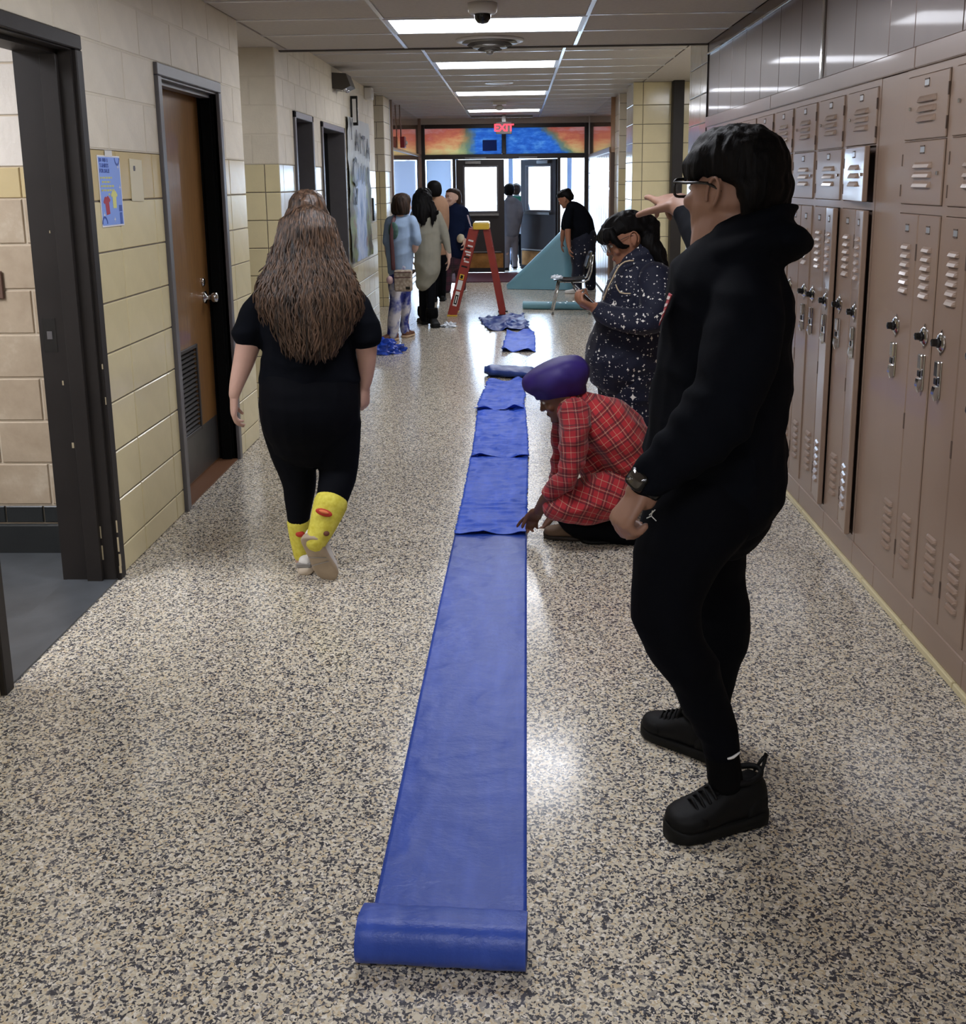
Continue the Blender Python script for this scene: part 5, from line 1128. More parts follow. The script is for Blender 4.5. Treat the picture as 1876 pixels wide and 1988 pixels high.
remesh(hm, 'hair', m_hair_k, g, .0055, 2, [(.004, (30, 30, 30), 3), (-.004, (40, 40, 12), 8)])
m_gl = mat('black_glasses', '#0a0a0b', .25); m_lens = glass_mat('lens_glass', (.95, .96, .98, 1)); glasses(H, g, m_gl, m_lens); face_bits(H, g)
for q in (-1, 1): ear_rim(H, sk_boy, g, q)
MB().ell(H.p(-.315, .03, -.24), H.ax(.008, .012, .012), 8, 6).build('mole', mat_brow, g)
def on_floor(px, py): v = onZ(px, py); return Vector((v.x, v.y, .001))
sh = shoe(g, on_floor(1478, 1585), on_floor(1296, 1628), (0, 0, 1), .052, .130, m_shoe_b, m_sole_b, 'shoe', m_shoe_b, .034, True, True)
sh2 = shoe(g, on_floor(1400, 1478), on_floor(1252, 1418), (0, 0, 1), .050, .115, m_shoe_b, m_sole_b, 'shoe', m_shoe_b, .032, False, True)
sk_ = MB(); chain(sk_, [(1397, 1440, 2.215, 34, .046), (1404, 1478, 2.22, 33, .046), (1408, 1510, 2.22, 34, .05)], seg=20); o = sk_.build('sock', cloth('black_sock', '#0b0b0c'), g, True)
sw = P(1424, 1468, 2.17); MB().tube([(P(1414, 1473, 2.165), .0025, .002), (P(1424, 1470, 2.167), .0035, .002), (P(1436, 1461, 2.175), .002, .002)], 6, 2).build('sock_mark', mat('white_thread', '#dedede', .6), o, True)
sk_ = MB(); chain(sk_, [(1373, 1415, 2.575, 32, .045), (1372, 1440, 2.575, 31, .045)], seg=20); sk_.build('sock', cloth('black_sock_far', '#0b0b0c'), g, True)
# emblem on the thigh: small white leaping figure
def thigh_pt(px, py): return P(px, py, 2.098)
eb = MB()
for pts in (((1256, 1006), (1265, 1002)), ((1265, 1002), (1274, 1011)), ((1265, 1002), (1266, 995)), ((1266, 996), (1272, 990)), ((1264, 997), (1261, 1000))):
    eb.tube([(thigh_pt(*q), 1.0 * mpp(thigh_pt(*q)), .001) for q in pts], 6, 0)
eb.ell(thigh_pt(1267.5, 993), [Vector((.0022, 0, 0)), Vector((0, .001, 0)), Vector((0, 0, .0022))], 8, 6)
eb.build('leaping_emblem', mat('emblem_white', '#e3e3de', .5), pants, True)
# flag patch on the chest
pc = [P(1308, 568, 2.30), P(1288, 632, 2.305), P(1293, 622, 2.26), P(1313, 572, 2.25)]
def chest(u, v): return pc[0].lerp(pc[3], u).lerp(pc[1].lerp(pc[2], u), v) + Vector((-.012, -.008, 0))
fp_ = MB().prism([chest(0, 0), chest(1, 0), chest(1, 1), chest(0, 1)], (.003, .004, 0)).build('chest_print', mat('print_red', '#b03a44', .6), hoodie)
for k in range(4): MB().prism([chest(0, .08 + .24 * k) + Vector((-.001, -.001, 0)), chest(1, .08 + .24 * k) + Vector((-.001, -.001, 0)), chest(1, .18 + .24 * k) + Vector((-.001, -.001, 0)), chest(0, .18 + .24 * k) + Vector((-.001, -.001, 0))], (.001, .001, 0)).build('print_stripe', mat('print_white', '#c9b9b6', .6) if k == 0 else bpy.data.materials['print_white'], fp_)
# watch
wc = P(1246, 941, 2.030); wa = (P(1276, 918, 2.07) - P(1254, 944, 2.068)).normalized(); wn = (CAM - wc).normalized() * .75 + Vector((-.6, -.1, .35)); wn.normalize()
wt = MB().lathe(P(1250, 948, 2.067) - wa * .004, [(.037, 0), (.039, .004), (.039, .022), (.037, .026)], 28, 0, wa).build('wristwatch', m_black, g, True)
wc = P(1250, 946, 2.067) + wn * .038 + wa * .008; wx = (wa - wn * wa.dot(wn)).normalized(); wy = wn.cross(wx)
def rr(c, hx, hy, h0, h1): 
    ring = lambda k, h: [c + wx * (hx * k * math.copysign(abs(math.cos(q)) ** .5, math.cos(q))) + wy * (hy * k * math.copysign(abs(math.sin(q)) ** .5, math.sin(q))) + wn * h for q in [2 * math.pi * i / 24 for i in range(24)]]
    return MB().rings([ring(1, h0), ring(1, h1 - .003), ring(.92, h1)])
rr(wc, .021, .025, -.010, .008).build('watch_case', mat('watch_case', '#161616', .2, .5), wt, True); rr(wc, .017, .021, .007, .0088).build('watch_screen', mat('watch_glass', '#2c2622', .05, coat=1), wt, True)

# ================================================================== 2. LONG HAIRED GIRL WALKING AWAY
g = person('person with very long wavy brown hair, black clothes and yellow socks walking away', (-.86, 3.85, 0))
TOR = [(597, 520, 3.87, 40, .07), (597, 545, 3.86, 80, .10), (597, 580, 3.85, 94, .125), (598, 630, 3.85, 92, .135), (600, 685, 3.85, 90, .14), (601, 730, 3.85, 97, .145)]
SL = [(540, 560, 3.85, 38, .07), (508, 605, 3.84, 37, .068), (484, 652, 3.83, 35, .062)]; SR = [(654, 560, 3.85, 38, .07), (688, 605, 3.85, 36, .068), (711, 650, 3.85, 33, .06)]
HIP = [(602, 735, 3.85, 97, .15), (602, 785, 3.83, 98, .16), (604, 825, 3.84, 94, .15), (606, 850, 3.85, 80, .12)]
LL = [(562, 825, 3.87, 54, .1), (570, 880, 3.88, 44, .09), (581, 932, 3.88, 34, .074), (581, 972, 3.87, 28, .062), (580, 1004, 3.86, 22, .05), (580, 1018, 3.86, 20.5, .046)]
RL = [(650, 825, 3.85, 52, .1), (656, 880, 3.86, 43, .09), (656, 920, 3.85, 37, .078), (650, 950, 3.80, 34, .066), (640, 985, 3.755, 29, .056)]
tb = MB(); chain(tb, TOR); chain(tb, SL); chain(tb, SR); chain(tb, [(601, 722, 3.85, 98, .15), (602, 738, 3.85, 99, .152)], sub=0)
remesh(tb, 'tee_shirt', m_blackcloth, g, .009, 4, [(-.008, (5, 5, 10), 2.2)])
tb = MB(); chain(tb, HIP); chain(tb, LL); chain(tb, RL); remesh(tb, 'leggings', m_blackcloth2, g, .008, 5, [(.002, (8, 8, 20), 2)])
H = Head(P(598, 468, 3.90), (.05, 1, .02), (0, 0, 1), .212); bb_ = MB(); head(bb_, H)
for c in (TOR, HIP, LL, RL): chain(bb_, c, .75)
chain(bb_, [(598, 500, 3.90, 27, .055), (597, 530, 3.88, 32, .06)], sub=0)
chain(bb_, [(515, 600, 3.84, 26, .05), (487, 655, 3.83, 25, .048), (474, 700, 3.82, 21, .044), (461, 742, 3.80, 15, .034), (455, 766, 3.79, 11, .026)])
chain(bb_, [(690, 600, 3.85, 25, .05), (708, 650, 3.86, 24, .046), (712, 695, 3.87, 19, .042), (711, 732, 3.885, 14, .032), (709, 748, 3.89, 11, .026)])
hand(bb_, P(455, 768, 3.79), (-.10, .05, -1), (.85, .35, .05), (.3, .95, 0), .88, ((.25, .5, .4), (.3, .6, .4), (.35, .7, .4), (.45, .7, .4)), (.35, .4, .3))
hand(bb_, P(708, 750, 3.89), (-.03, .12, -1), (-.85, .35, 0), (-.2, .97, .1), .86, ((.6, .9, .5), (.7, .9, .5), (.8, .9, .5), (.8, .9, .5)), (.35, .4, .3))
chain(bb_, [(580, 1010, 3.86, 19, .042), (582, 1050, 3.86, 15, .035), (588, 1085, 3.87, 15, .04)]); chain(bb_, [(640, 985, 3.755, 26, .05), (628, 1020, 3.72, 20, .042), (616, 1052, 3.70, 17, .038)])
remesh(bb_, 'body', sk_girl, g, .0055, 4)
def socks(name):
    k = NT(name); v = k.obj(); n = k.noise(v, 60, 2); vo = k.n('ShaderNodeTexVoronoi', feature='F1'); vo.inputs['Scale'].default_value = 13; k.l(v, vo.inputs['Vector'])
    c = k.ramp(n, [(.3, C('#c9bb3a')), (.7, C('#ddd35a'))]); k.set(Base_Color=c, Roughness=.85); k.bump(k.noise(v, 150, 2), .3, .002); return k.m
m_sock = socks('yellow_sock'); m_choc = mat('sock_red', '#b8321f', .7); m_choc2 = mat('sock_orange', '#e07a4a', .7)
sb_ = MB(); chain(sb_, [(642, 978, 3.757, 33, .062), (634, 1000, 3.737, 30, .054), (626, 1022, 3.72, 26, .049), (614, 1050, 3.703, 21, .045)], seg=24); s1 = sb_.build('sock', m_sock, g, True)
sb_ = MB(); chain(sb_, [(580, 1014, 3.86, 22.5, .050), (581, 1040, 3.86, 19, .044), (586, 1075, 3.865, 16, .042)], seg=24); s2 = sb_.build('sock', m_sock, g, True)
def blotch(px, py, Y, w, h, m, par, rot=0.0):
    c = P(px, py, Y); e = (CAM - c).normalized(); r = Vector((1, 0, 0)); r = (r - e * r.dot(e)).normalized(); u = e.cross(r); k = mpp(c); r, u = r * math.cos(rot) + u * math.sin(rot), u * math.cos(rot) - r * math.sin(rot)
    MB().ell(c, [r * w * k, u * h * k, e * .006], 16, 8).build('sock_motif', m, par, True)
blotch(629, 995, 3.683, 17, 7, m_choc, s1, -.3); blotch(629, 994, 3.679, 10, 3.5, m_choc2, s1, -.3); blotch(634, 1036, 3.67, 6, 5, mat('sock_brown', '#5b2f1c', .7), s1); blotch(583, 1037, 3.815, 9, 6, m_choc, s2)
m_ws = mat('white_leather', '#dcd8d3', .45, var=.05); m_wsole = mat('cream_rubber', '#cdbda8', .6, var=.06); m_usole = mat('worn_sole', '#a8967f', .7, var=.15, vscale=12); m_greyt = mat('grey_trim', '#8d8883', .5)
hl = onZ(590, 1111); w_ = shoe(g, (hl.x + .008, 3.80, .001), (hl.x + .03, 4.04, .001), (0, 0, 1), .036, .075, m_ws, m_wsole, 'shoe', None, .026)
MB().bbox((hl.x - .024, 3.797, .030), (hl.x + .040, 3.812, .052), .005).build('heel_patch', m_greyt, w_)
toe = on_floor(636, 1127); toe.z = .016; he = P(598, 1046, 3.665); fdir = (toe - he).normalized(); upv = Vector((.25, .9, .35))
sole_n = Vector((-.18, -.75, -.2)); w2_ = shoe(g, he, he + fdir * .235, -sole_n, .047, .078, m_ws, m_usole, 'shoe', None, .024)
d_ = fdir; sd_ = d_.cross(-sole_n).normalized(); un = sd_.cross(d_).normalized()
MB().tube([(he + d_ * .10 - sd_ * .038 - un * .0015, .0016, .0016), (he + d_ * .105 + sd_ * .038 - un * .0015, .0016, .0016)], 6, 0).build('tread_groove', m_greyt, w2_); MB().tube([(he + d_ * .145 - sd_ * .04 - un * .0015, .0016, .0016), (he + d_ * .125 + sd_ * .04 - un * .0015, .0016, .0016)], 6, 0).build('tread_groove', m_greyt, w2_)
# long wavy hair: inner volume and many strands
def hw(y): return float(np.interp(y, [393, 405, 430, 460, 500, 540, 570, 600, 640, 690], [30, 45, 55, 64, 79, 99, 110, 110, 94, 66]))
def hcx(y): return float(np.interp(y, [393, 500, 600, 700], [597, 597, 600, 604]))
def hdep(y): return float(np.interp(y, [393, 405, 440, 500, 560, 620, 700], [.06, .10, .135, .145, .165, .18, .185]))
def hY(y): return float(np.interp(y, [393, 480, 580], [3.895, 3.895, 3.86]))
vol = MB(); vol.tube([(P(hcx(y), y, hY(y)), hw(y) * .86 * mpp(P(597, y, 3.88)), hdep(y) * .84) for y in (403, 412, 430, 455, 480, 510, 540, 575, 610, 640)], 28, 2)
m_longhair = hairm('long_brown_hair', '#130c09', '#624a39', .40, (110, 110, 5)); m_longhair.node_tree.nodes['Principled BSDF'].inputs['Specular IOR Level'].default_value = .4
vo_ = remesh(vol, 'hair', m_longhair, g, .008, 3, [(-.008, (40, 40, 4), 5)])
rs = random.Random(5); paths = []
for k in range(900):
    s = rs.uniform(-1, 1); s = math.copysign(abs(s) ** .85, s); y0 = 395 + 30 * abs(s) ** 1.6 + rs.uniform(0, 70) * (rs.random() < .3); y1 = 694 - 100 * rs.random() ** 1.6 - 75 * max(0, abs(s) - .72) / .28 + 22 * (1 - abs(s)) * rs.random()
    ph, fr, am = rs.uniform(0, 6.3), rs.uniform(.055, .10), rs.uniform(1.8, 4.8); lift = rs.uniform(-.012, .016); pts = []; nn = 32
    for j in range(nn):
        t = j / (nn - 1); y = y0 + (y1 - y0) * t; ss = s * (1 - .10 * math.sin(t * 3)); x = hcx(y) + ss * hw(y) * (.99 + .02 * rs.random()) + am * min(1, t * 2.2) * math.sin(y * fr * 1.6 + ph)
        D = hdep(y) * math.sqrt(max(.03, 1 - ss * ss * .93)); pts.append(P(x, y, hY(y) - D - lift * min(1, t * 3)))
    paths.append((pts, rs.uniform(.0022, .0044)))
strand_mesh(paths, 5).build('hair_strands', m_longhair, vo_, True)
# ================================================================== 3. CROUCHING PERSON IN RED PLAID
g = person('person in red plaid pajamas and a purple bonnet crouching over the blue sheet', (.35, 4.25, 0))
m_pt = plaid('plaid_torso', '#a81c25', '#6d1220', '#c0a888', math.radians(38), 15); m_ps = plaid('plaid_sleeve', '#9c1a24', '#6d1220', '#b09a84', math.radians(4), 16); m_pp = plaid('plaid_trousers', '#a31b25', '#70121f', '#b8a288', math.radians(-20), 15)
TOR = [(1108, 794, 4.25, 34, .10), (1140, 806, 4.26, 48, .18), (1175, 828, 4.26, 60, .205), (1205, 860, 4.26, 62, .205), (1222, 900, 4.26, 50, .19), (1228, 935, 4.26, 44, .17)]
SLV = [(1116, 806, 4.13, 32, .075), (1115, 845, 4.07, 31, .072), (1111, 890, 4.04, 26, .062), (1105, 922, 4.03, 23, .052), (1086, 942, 4.06, 21, .046), (1070, 956, 4.09, 17, .040)]
FAR = [(1100, 812, 4.42, 28, .07), (1090, 862, 4.47, 20, .06), (1085, 905, 4.46, 16, .048), (1080, 935, 4.44, 14, .04)]
TH = [(1232, 935, 4.22, 50, .14), (1192, 956, 4.15, 49, .115), (1142, 972, 4.11, 46, .105), (1100, 980, 4.09, 37, .09), (1080, 984, 4.09, 26, .07)]
TH2 = [(1225, 950, 4.38, 44, .12), (1170, 975, 4.42, 40, .1), (1110, 985, 4.44, 30, .08)]
b = MB(); chain(b, TOR); chain(b, [(1130, 825, 4.30, 36, .15), (1150, 875, 4.31, 40, .15), (1178, 930, 4.29, 44, .15)]); remesh(b, 'pajama_shirt', m_pt, g, .008, 4, [(-.012, (7, 7, 9), 3), (.003, (16, 16, 16), 1)])
b = MB(); chain(b, SLV); chain(b, FAR); remesh(b, 'sleeves', m_ps, g, .007, 3, [(-.010, (9, 9, 14), 6)])
b = MB(); chain(b, TH); chain(b, TH2); remesh(b, 'pajama_trousers', m_pp, g, .008, 3, [(-.012, (8, 8, 10), 9)])
SHIN = [(1098, 1000, 4.16, 20, .07), (1120, 1022, 4.18, 22, .075), (1170, 1030, 4.20, 24, .08), (1215, 1036, 4.20, 26, .085), (1232, 1038, 4.20, 24, .08)]
b = MB(); chain(b, SHIN); remesh(b, 'black_trouser_legs', m_blackcloth2, g, .009, 3)
H = Head(P(1086, 762, 4.27), (-.86, -.08, -.50), (-.48, 0, .87), .215)
b = MB(); head(b, H); 
for c in (TOR, SLV, TH, FAR): chain(b, c, .7)
chain(b, [(1100, 780, 4.27, 24, .055), (1125, 800, 4.27, 30, .06)], sub=0)
chain(b, [(1076, 952, 4.085, 16, .036), (1060, 972, 4.13, 14, .032), (1048, 990, 4.17, 11, .026)])
hd = (P(1031, 1008, 4.245) - P(1047, 991, 4.18)).normalized()
hand(b, P(1046, 992, 4.18), hd, (-.25, -.15, -1), (-.75, .25, .2), .95, ((.15, .25, .25, .25), (.75, .9, .4), (.9, .9, .5), (.95, .9, .5)), (.25, .5, .2))
chain(b, [(1085, 930, 4.44, 12, .034), (1078, 975, 4.43, 11, .03), (1072, 1002, 4.40, 10, .026)])
hand(b, P(1071, 1004, 4.40), (-.55, 0, -.8), (-.5, 0, -.6), (0, -1, 0), .85, ((.6, .7, .4),) * 4, (.4, .3, .3))
remesh(b, 'body', sk_dark, g, .0055, 4); face_bits(H, g, lips=mat('lips_brown', '#5b352c', .45))
# bonnet: gathered satin cap
b = MB(); R_ = []
for j in range(12):
    t = j / 11; z = -.16 + .86 * math.sin(t * math.pi / 2) ; w = [.41, .43, .50, .54, .555, .55, .53, .49, .43, .35, .24, .06][j]; fy = [.46, .47, .53, .56, .57, .565, .54, .50, .43, .34, .22, .05][j]; bk = [.47, .52, .66, .74, .78, .77, .73, .67, .58, .46, .3, .07][j]
    row = []
    for i in range(48):
        q = 2 * math.pi * i / 48; k = .985 + .060 * abs(math.sin(i * math.pi / 48 * 9 + .5 * math.sin(j * .8))) * (1 - t) ** .5 + .07 * noise.noise(Vector((math.cos(q) * 3, math.sin(q) * 3, t * 4)))
        zz = z + .20 * math.cos(q) * (1 - t) + (-.10 * max(0, -math.cos(q)) * (1 - t)); row.append(H.p(w * k * math.sin(q), (fy - bk) / 2 + (fy + bk) / 2 * k * math.cos(q), zz * .80 + .10))
    R_.append(row)
b.rings(R_).build('bonnet', mat('purple_satin', '#2b1768', .6, var=.15, vscale=10, bump=.15, bscale=30), g, True)
m_clog = mat('brown_suede', '#6b5440', .8, var=.1); h1 = onZ(1130, 1052); t1 = onZ(1058, 1040)
shoe(g, (h1.x, h1.y + .03, .001), (t1.x, t1.y + .0, .001), (0, 0, 1), .05, .085, m_clog, mat('clog_sole', '#2b2119', .7), 'shoe', None, .02)
shoe(g, (h1.x + .22, h1.y + .02, .001), (h1.x + .0, h1.y + .0, .001), (0, 0, 1), .05, .085, m_shoe_b, m_sole_b, 'shoe', None, .02)

# ================================================================== 4. GIRL IN STAR PAJAMAS WITH A PHONE
YS = 4.78
g = person('person in navy star pajamas and glasses looking down at a phone', (P(1220, 900, YS).x, YS, 0))
m_star = starry('navy_stars', '#10142a', 22.0, .33)
TOR = [(1246, 508, YS + .02, 40, .10), (1243, 535, YS, 56, .14), (1238, 575, YS, 66, .17), (1230, 630, YS, 73, .18), (1222, 672, YS, 76, .18), (1216, 694, YS, 74, .175)]
SLV = [(1272, 540, YS - .12, 34, .085), (1276, 585, YS - .18, 35, .08), (1262, 620, YS - .22, 30, .068), (1222, 622, YS - .24, 25, .055), (1186, 614, YS - .22, 21, .05), (1168, 605, YS - .20, 18, .045)]
FAR = [(1215, 540, YS + .14, 32, .08), (1196, 590, YS + .14, 28, .07), (1180, 612, YS + .02, 22, .055), (1166, 604, YS - .06, 17, .045)]
HIP = [(1220, 680, YS, 58, .16), (1221, 720, YS, 54, .15), (1220, 750, YS, 48, .13)]
L1 = [(1232, 735, YS - .06, 42, .11), (1234, 810, YS - .06, 36, .09), (1236, 880, YS - .06, 29, .075), (1238, 948, YS - .06, 24, .065)]
L2_ = [(1200, 735, YS + .07, 40, .11), (1200, 810, YS + .09, 33, .09), (1202, 880, YS + .10, 27, .075), (1204, 935, YS + .10, 23, .065)]
b = MB(); chain(b, TOR); chain(b, SLV); chain(b, FAR); chain(b, [(1225, 505, YS, 26, .10), (1252, 498, YS, 34, .11)], sub=0); chain(b, [(1215, 684, YS, 77, .185), (1213, 698, YS, 80, .19)], sub=0); jk = remesh(b, 'pajama_jacket', m_star, g, .008, 4, [(-.010, (6, 6, 9), 5)])
b = MB(); chain(b, HIP); chain(b, L1); chain(b, L2_); remesh(b, 'pajama_trousers', m_star, g, .009, 4, [(-.010, (7, 7, 8), 2)])
H = Head(P(1214, 463, YS), (-.87, -.16, -.46), (-.46, 0, .89), .222); b = MB(); head(b, H, full=1.05)
for c in (TOR, SLV, FAR, HIP, L1, L2_): chain(b, c, .68)
chain(b, [(1225, 488, YS, 24, .055), (1242, 515, YS, 34, .07)], sub=0)
chain(b, [(1176, 609, YS - .21, 14, .034), (1162, 601, YS - .20, 12, .028), (1156, 598, YS - .20, 12, .026)])
hand(b, P(1160, 600, YS - .20), (-.9, 0, .38), (.3, .35, .85), (-.2, .4, .9), .92, ((.5, .9, .5), (.6, .9, .5), (.7, .9, .5), (.8, .9, .5)), (.5, .6, .3))
chain(b, [(1172, 606, YS - .04, 13, .034), (1160, 600, YS - .08, 11, .026)], sub=0)
hand(b, P(1160, 598, YS - .09), (-.9, -.1, .30), (.2, -.5, .8), (-.2, -.4, .9), .9, ((.5, .9, .5), (.6, .9, .5), (.7, .9, .5), (.8, .9, .5)), (.5, .6, .3))
remesh(b, 'body', sk_mid, g, .0058, 4); face_bits(H, g, lips=mat('lips_mid', '#8a4f44', .4)); glasses(H, g, mat('thin_frame', '#3c3a3d', .3, .6), m_lens, .13, .095, .006)
b = MB(); hair_rings(b, H, [(-.30, .16, -.20, .44), (-.16, .30, -.14, .50), (-.04, .365, -.12, .53), (.04, .385, -.05, .55), (.10, .40, .18, .56), (.16, .41, .38, .56), (.25, .41, .45, .56), (.36, .375, .42, .52), (.46, .29, .33, .42), (.53, .17, .20, .26), (.555, .06, .07, .1)])
b.tube([(H.p(-.05, -.42, .12), .05, .05), (H.p(-.02, -.62, -.02), .045, .045), (P(1262, 470, YS - .06), .045, .045), (P(1278, 492, YS - .08), .040, .04), (P(1289, 515, YS - .10), .022, .022)], 14, 3)
b.tube([(H.p(-.34, .30, .30), .02, .02), (H.p(-.40, .30, .10), .018, .016), (H.p(-.40, .22, -.08), .012, .012), (H.p(-.36, .10, -.13), .007, .007)], 10, 3)
for q in range(7): b.tube([(H.p(-.30 + .08 * q, .36, .34), .016, .016), (H.p(-.34 + .09 * q, .45, .22), .015, .014), (H.p(-.36 + .09 * q, .46, .10 + .03 * (q % 2)), .006, .006)], 8, 2)
remesh(b, 'hair', m_hair_k, g, .006, 2, [(-.006, (30, 30, 10), 4)]); 
for q in (-1, 1): ear_rim(H, sk_mid, g, q)
m_pipe = mat('cream_piping', '#cdb998', .7)
MB().tube([(P(x, y, YS + dy), .0035, .003) for x, y, dy in ((1230, 506, -.125), (1214, 508, -.135), (1200, 520, -.13), (1190, 540, -.12), (1180, 560, -.10), (1172, 582, -.07))], 6, 2).build('collar_piping', m_pipe, jk, True)
MB().tube([(P(x, y, YS + dy), .003, .003) for x, y, dy in ((1196, 553, -.158), (1204, 568, -.168), (1224, 570, -.178))], 6, 2).build('pocket_piping', m_pipe, jk, True)
for (px, d, hx) in ((1238, -.06, .0), (1205, .10, 0)):
    q = onZ(px, 960, 0); Yf = YS + d; X = P(px, 940, Yf).x; shoe(g, (X + .08, Yf, .001), (X - .15, Yf - .02, .001), (0, 0, 1), .042, .075, m_shoe_b, m_sole_b)
ph = thing('phone', 'black phone held in front of the star pajama jacket', 'phone', P(1140, 580, YS - .14))
pa_, pb2 = P(1124, 563, YS - .12), P(1152, 590, YS - .16); pdx = (pb2 - pa_).normalized(); pn = Vector((.55, .25, .8)); pn = (pn - pdx * pn.dot(pdx)).normalized(); pw = pdx.cross(pn)
M4 = Matrix(((pdx[0], pw[0], pn[0], 0), (pdx[1], pw[1], pn[1], 0), (pdx[2], pw[2], pn[2], 0), (0, 0, 0, 1))); M4.translation = (pa_ + pb2) / 2
MB().bbox((-.070, -.035, -.0045), (.070, .035, .0045), .003, M4=M4).build('case', m_black, ph); MB().bbox((-.066, -.032, .0045), (.066, .032, .0052), .0003, M4=M4).build('screen', mat('phone_screen', '#20242c', .08, coat=1), ph)

# ================================================================== FAR GROUP
def foot_pair(g, specs, m_up, m_so, W=.045, Hh=.08):
    for (hx, hy, tx, ty) in specs: shoe(g, (hx, hy, .001), (tx, ty, .001), (0, 0, 1), W, Hh, m_up, m_so)
def leg_chain(px, py, Y, w, d, px2, Y2, w2, d2, bend=0): # hip to ankle on the floor
    e = P(px2, 0, Y2); 
    zb = .07; t = (zb - CAM_H); 
    # pixel row of the ankle height at that distance
    lo, hi = 300, 1900
    for _ in range(30):
        m_ = (lo + hi) / 2
        if P(px2, m_, Y2).z > zb: lo = m_
        else: hi = m_
    return [(px, py, Y, w, d), ((px + px2) / 2 + bend, (py + lo) / 2, (Y + Y2) / 2, (w + w2) / 2, (d + d2) / 2), (px2, lo, Y2, w2, d2)]
# 5. blue tee, tie-dye trousers, quilted bag
Y0 = 10.0; g = person('person with a brown bob, pale blue tee and tie-dye trousers seen from behind', (P(778, 600, Y0).x, Y0, 0))
m_tee = cloth('pale_blue_cotton', '#8fa3bd', .85)
k = NT('tie_dye'); n = k.noise(k.obj(), 5.5, 3); k.set(Base_Color=k.ramp(n, [(.42, C('#c4c0c4')), (.48, C('#8c8fae')), (.54, C('#2a3380'))]), Roughness=.85); m_tie = k.m
TOR = [(781, 414, Y0, 12, .08), (780, 424, Y0, 22, .12), (778, 445, Y0, 27, .15), (776, 480, Y0, 28, .16), (777, 520, Y0, 25, .15)]; SR = [(799, 428, Y0 - .02, 11, .08), (806, 450, Y0 - .05, 10.5, .075), (808, 468, Y0 - .07, 10, .07)]; SL = [(758, 430, Y0 + .02, 10, .08), (753, 455, Y0 + .02, 9, .07), (751, 470, Y0, 9, .07)]
LA = leg_chain(768, 545, Y0 - .03, 14, .1, 762, Y0 - .10, 11, .075, 2); LB = leg_chain(786, 545, Y0 + .05, 13, .1, 786, Y0 + .12, 9, .07, 1); HIP = [(778, 515, Y0, 23, .14), (777, 545, Y0, 22, .13)]
b = MB(); chain(b, TOR); chain(b, SR); chain(b, SL); te = remesh(b, 'tee_shirt', m_tee, g, .013, 3, [(-.012, (5, 5, 6), 2)])
b = MB(); chain(b, HIP); chain(b, LA); chain(b, LB); remesh(b, 'trousers', m_tie, g, .013, 3, [(-.010, (5, 5, 6), 6)])
H = Head(P(781, 398, Y0), (.35, .92, 0), (0, 0, 1), .215); b = MB(); head(b, H)
for c in (TOR, HIP, LA, LB): chain(b, c, .8)
chain(b, [(781, 408, Y0, 8, .05), (781, 420, Y0, 9, .06)], sub=0); chain(b, [(806, 455, Y0 - .06, 7.5, .045), (806, 480, Y0 - .05, 7, .042), (800, 486, Y0 + .08, 6, .035), (795, 480, Y0 + .16, 5, .03)]); hand(b, P(795, 480, Y0 + .16), (-.5, .6, .3), (-.6, 0, 0), (0, .3, 1), .85)
chain(b, [(752, 460, Y0, 7, .045), (753, 490, Y0 + .06, 6, .04), (757, 505, Y0 + .14, 5, .03)]); hand(b, P(757, 506, Y0 + .14), (.2, .6, -.6), (1, 0, 0), (0, 1, 0), .85)
remesh(b, 'body', sk_pale, g, .008, 3)
b = MB(); hair_rings(b, H, [(-.42, .36, .10, .46), (-.38, .42, .14, .52), (-.25, .44, .16, .55), (-.1, .45, .18, .55), (.05, .445, .24, .55), (.18, .435, .42, .54), (.3, .41, .44, .52), (.42, .34, .37, .44), (.5, .22, .24, .3), (.545, .07, .08, .1)]); remesh(b, 'hair', m_hair_b, g, .008, 2, [(-.006, (35, 35, 6), 4)])
MB().ell(P(764, 448, Y0 - .145), [Vector((.050, -.012, 0)), Vector((0, .02, 0)), Vector((0, 0, .085))], 18, 10).build('back_print', mat('green_print', '#4a6b62', .8, var=.4, vscale=30), te, True)
m_bs = mat('brown_shoe', '#6b4534', .6); m_gum = mat('gum_sole', '#b59a7c', .7)
xa, xb = P(760, 650, Y0 - .1).x, P(786, 645, Y0 + .12).x; foot_pair(g, ((xa + .06, Y0 - .06, xa - .13, Y0 - .20), (xb, Y0 + .06, xb + .06, Y0 + .28)), m_bs, m_gum, .046, .09)
bg_ = thing('shoulder_bag', 'small quilted cream bag on a maroon strap over the blue tee', 'bag', P(783, 566, Y0 - .24)); a_, c_ = P(766, 566, Y0 - .24), P(800, 524, Y0 - .24)
k = NT('quilted_cream'); v = k.obj(rot=(0, .785, 0)); w_n = k.n('ShaderNodeTexVoronoi'); w_n.inputs['Scale'].default_value = 38; k.l(v, w_n.inputs[0]); k.set(Base_Color=k.ramp(w_n.outputs['Distance'], [(.2, C('#b9aa97')), (.8, C('#8f7f6e'))]), Roughness=.7); k.bump(w_n.outputs['Distance'], .4, .01)
bd_ = MB().bbox((a_.x, Y0 - .27, a_.z), (c_.x, Y0 - .185, c_.z), .02).build('body', k.m, bg_); MB().bbox((a_.x + .008, Y0 - .285, a_.z + .012), (c_.x - .008, Y0 - .268, c_.z - .075), .008).build('pocket', k.m, bd_)
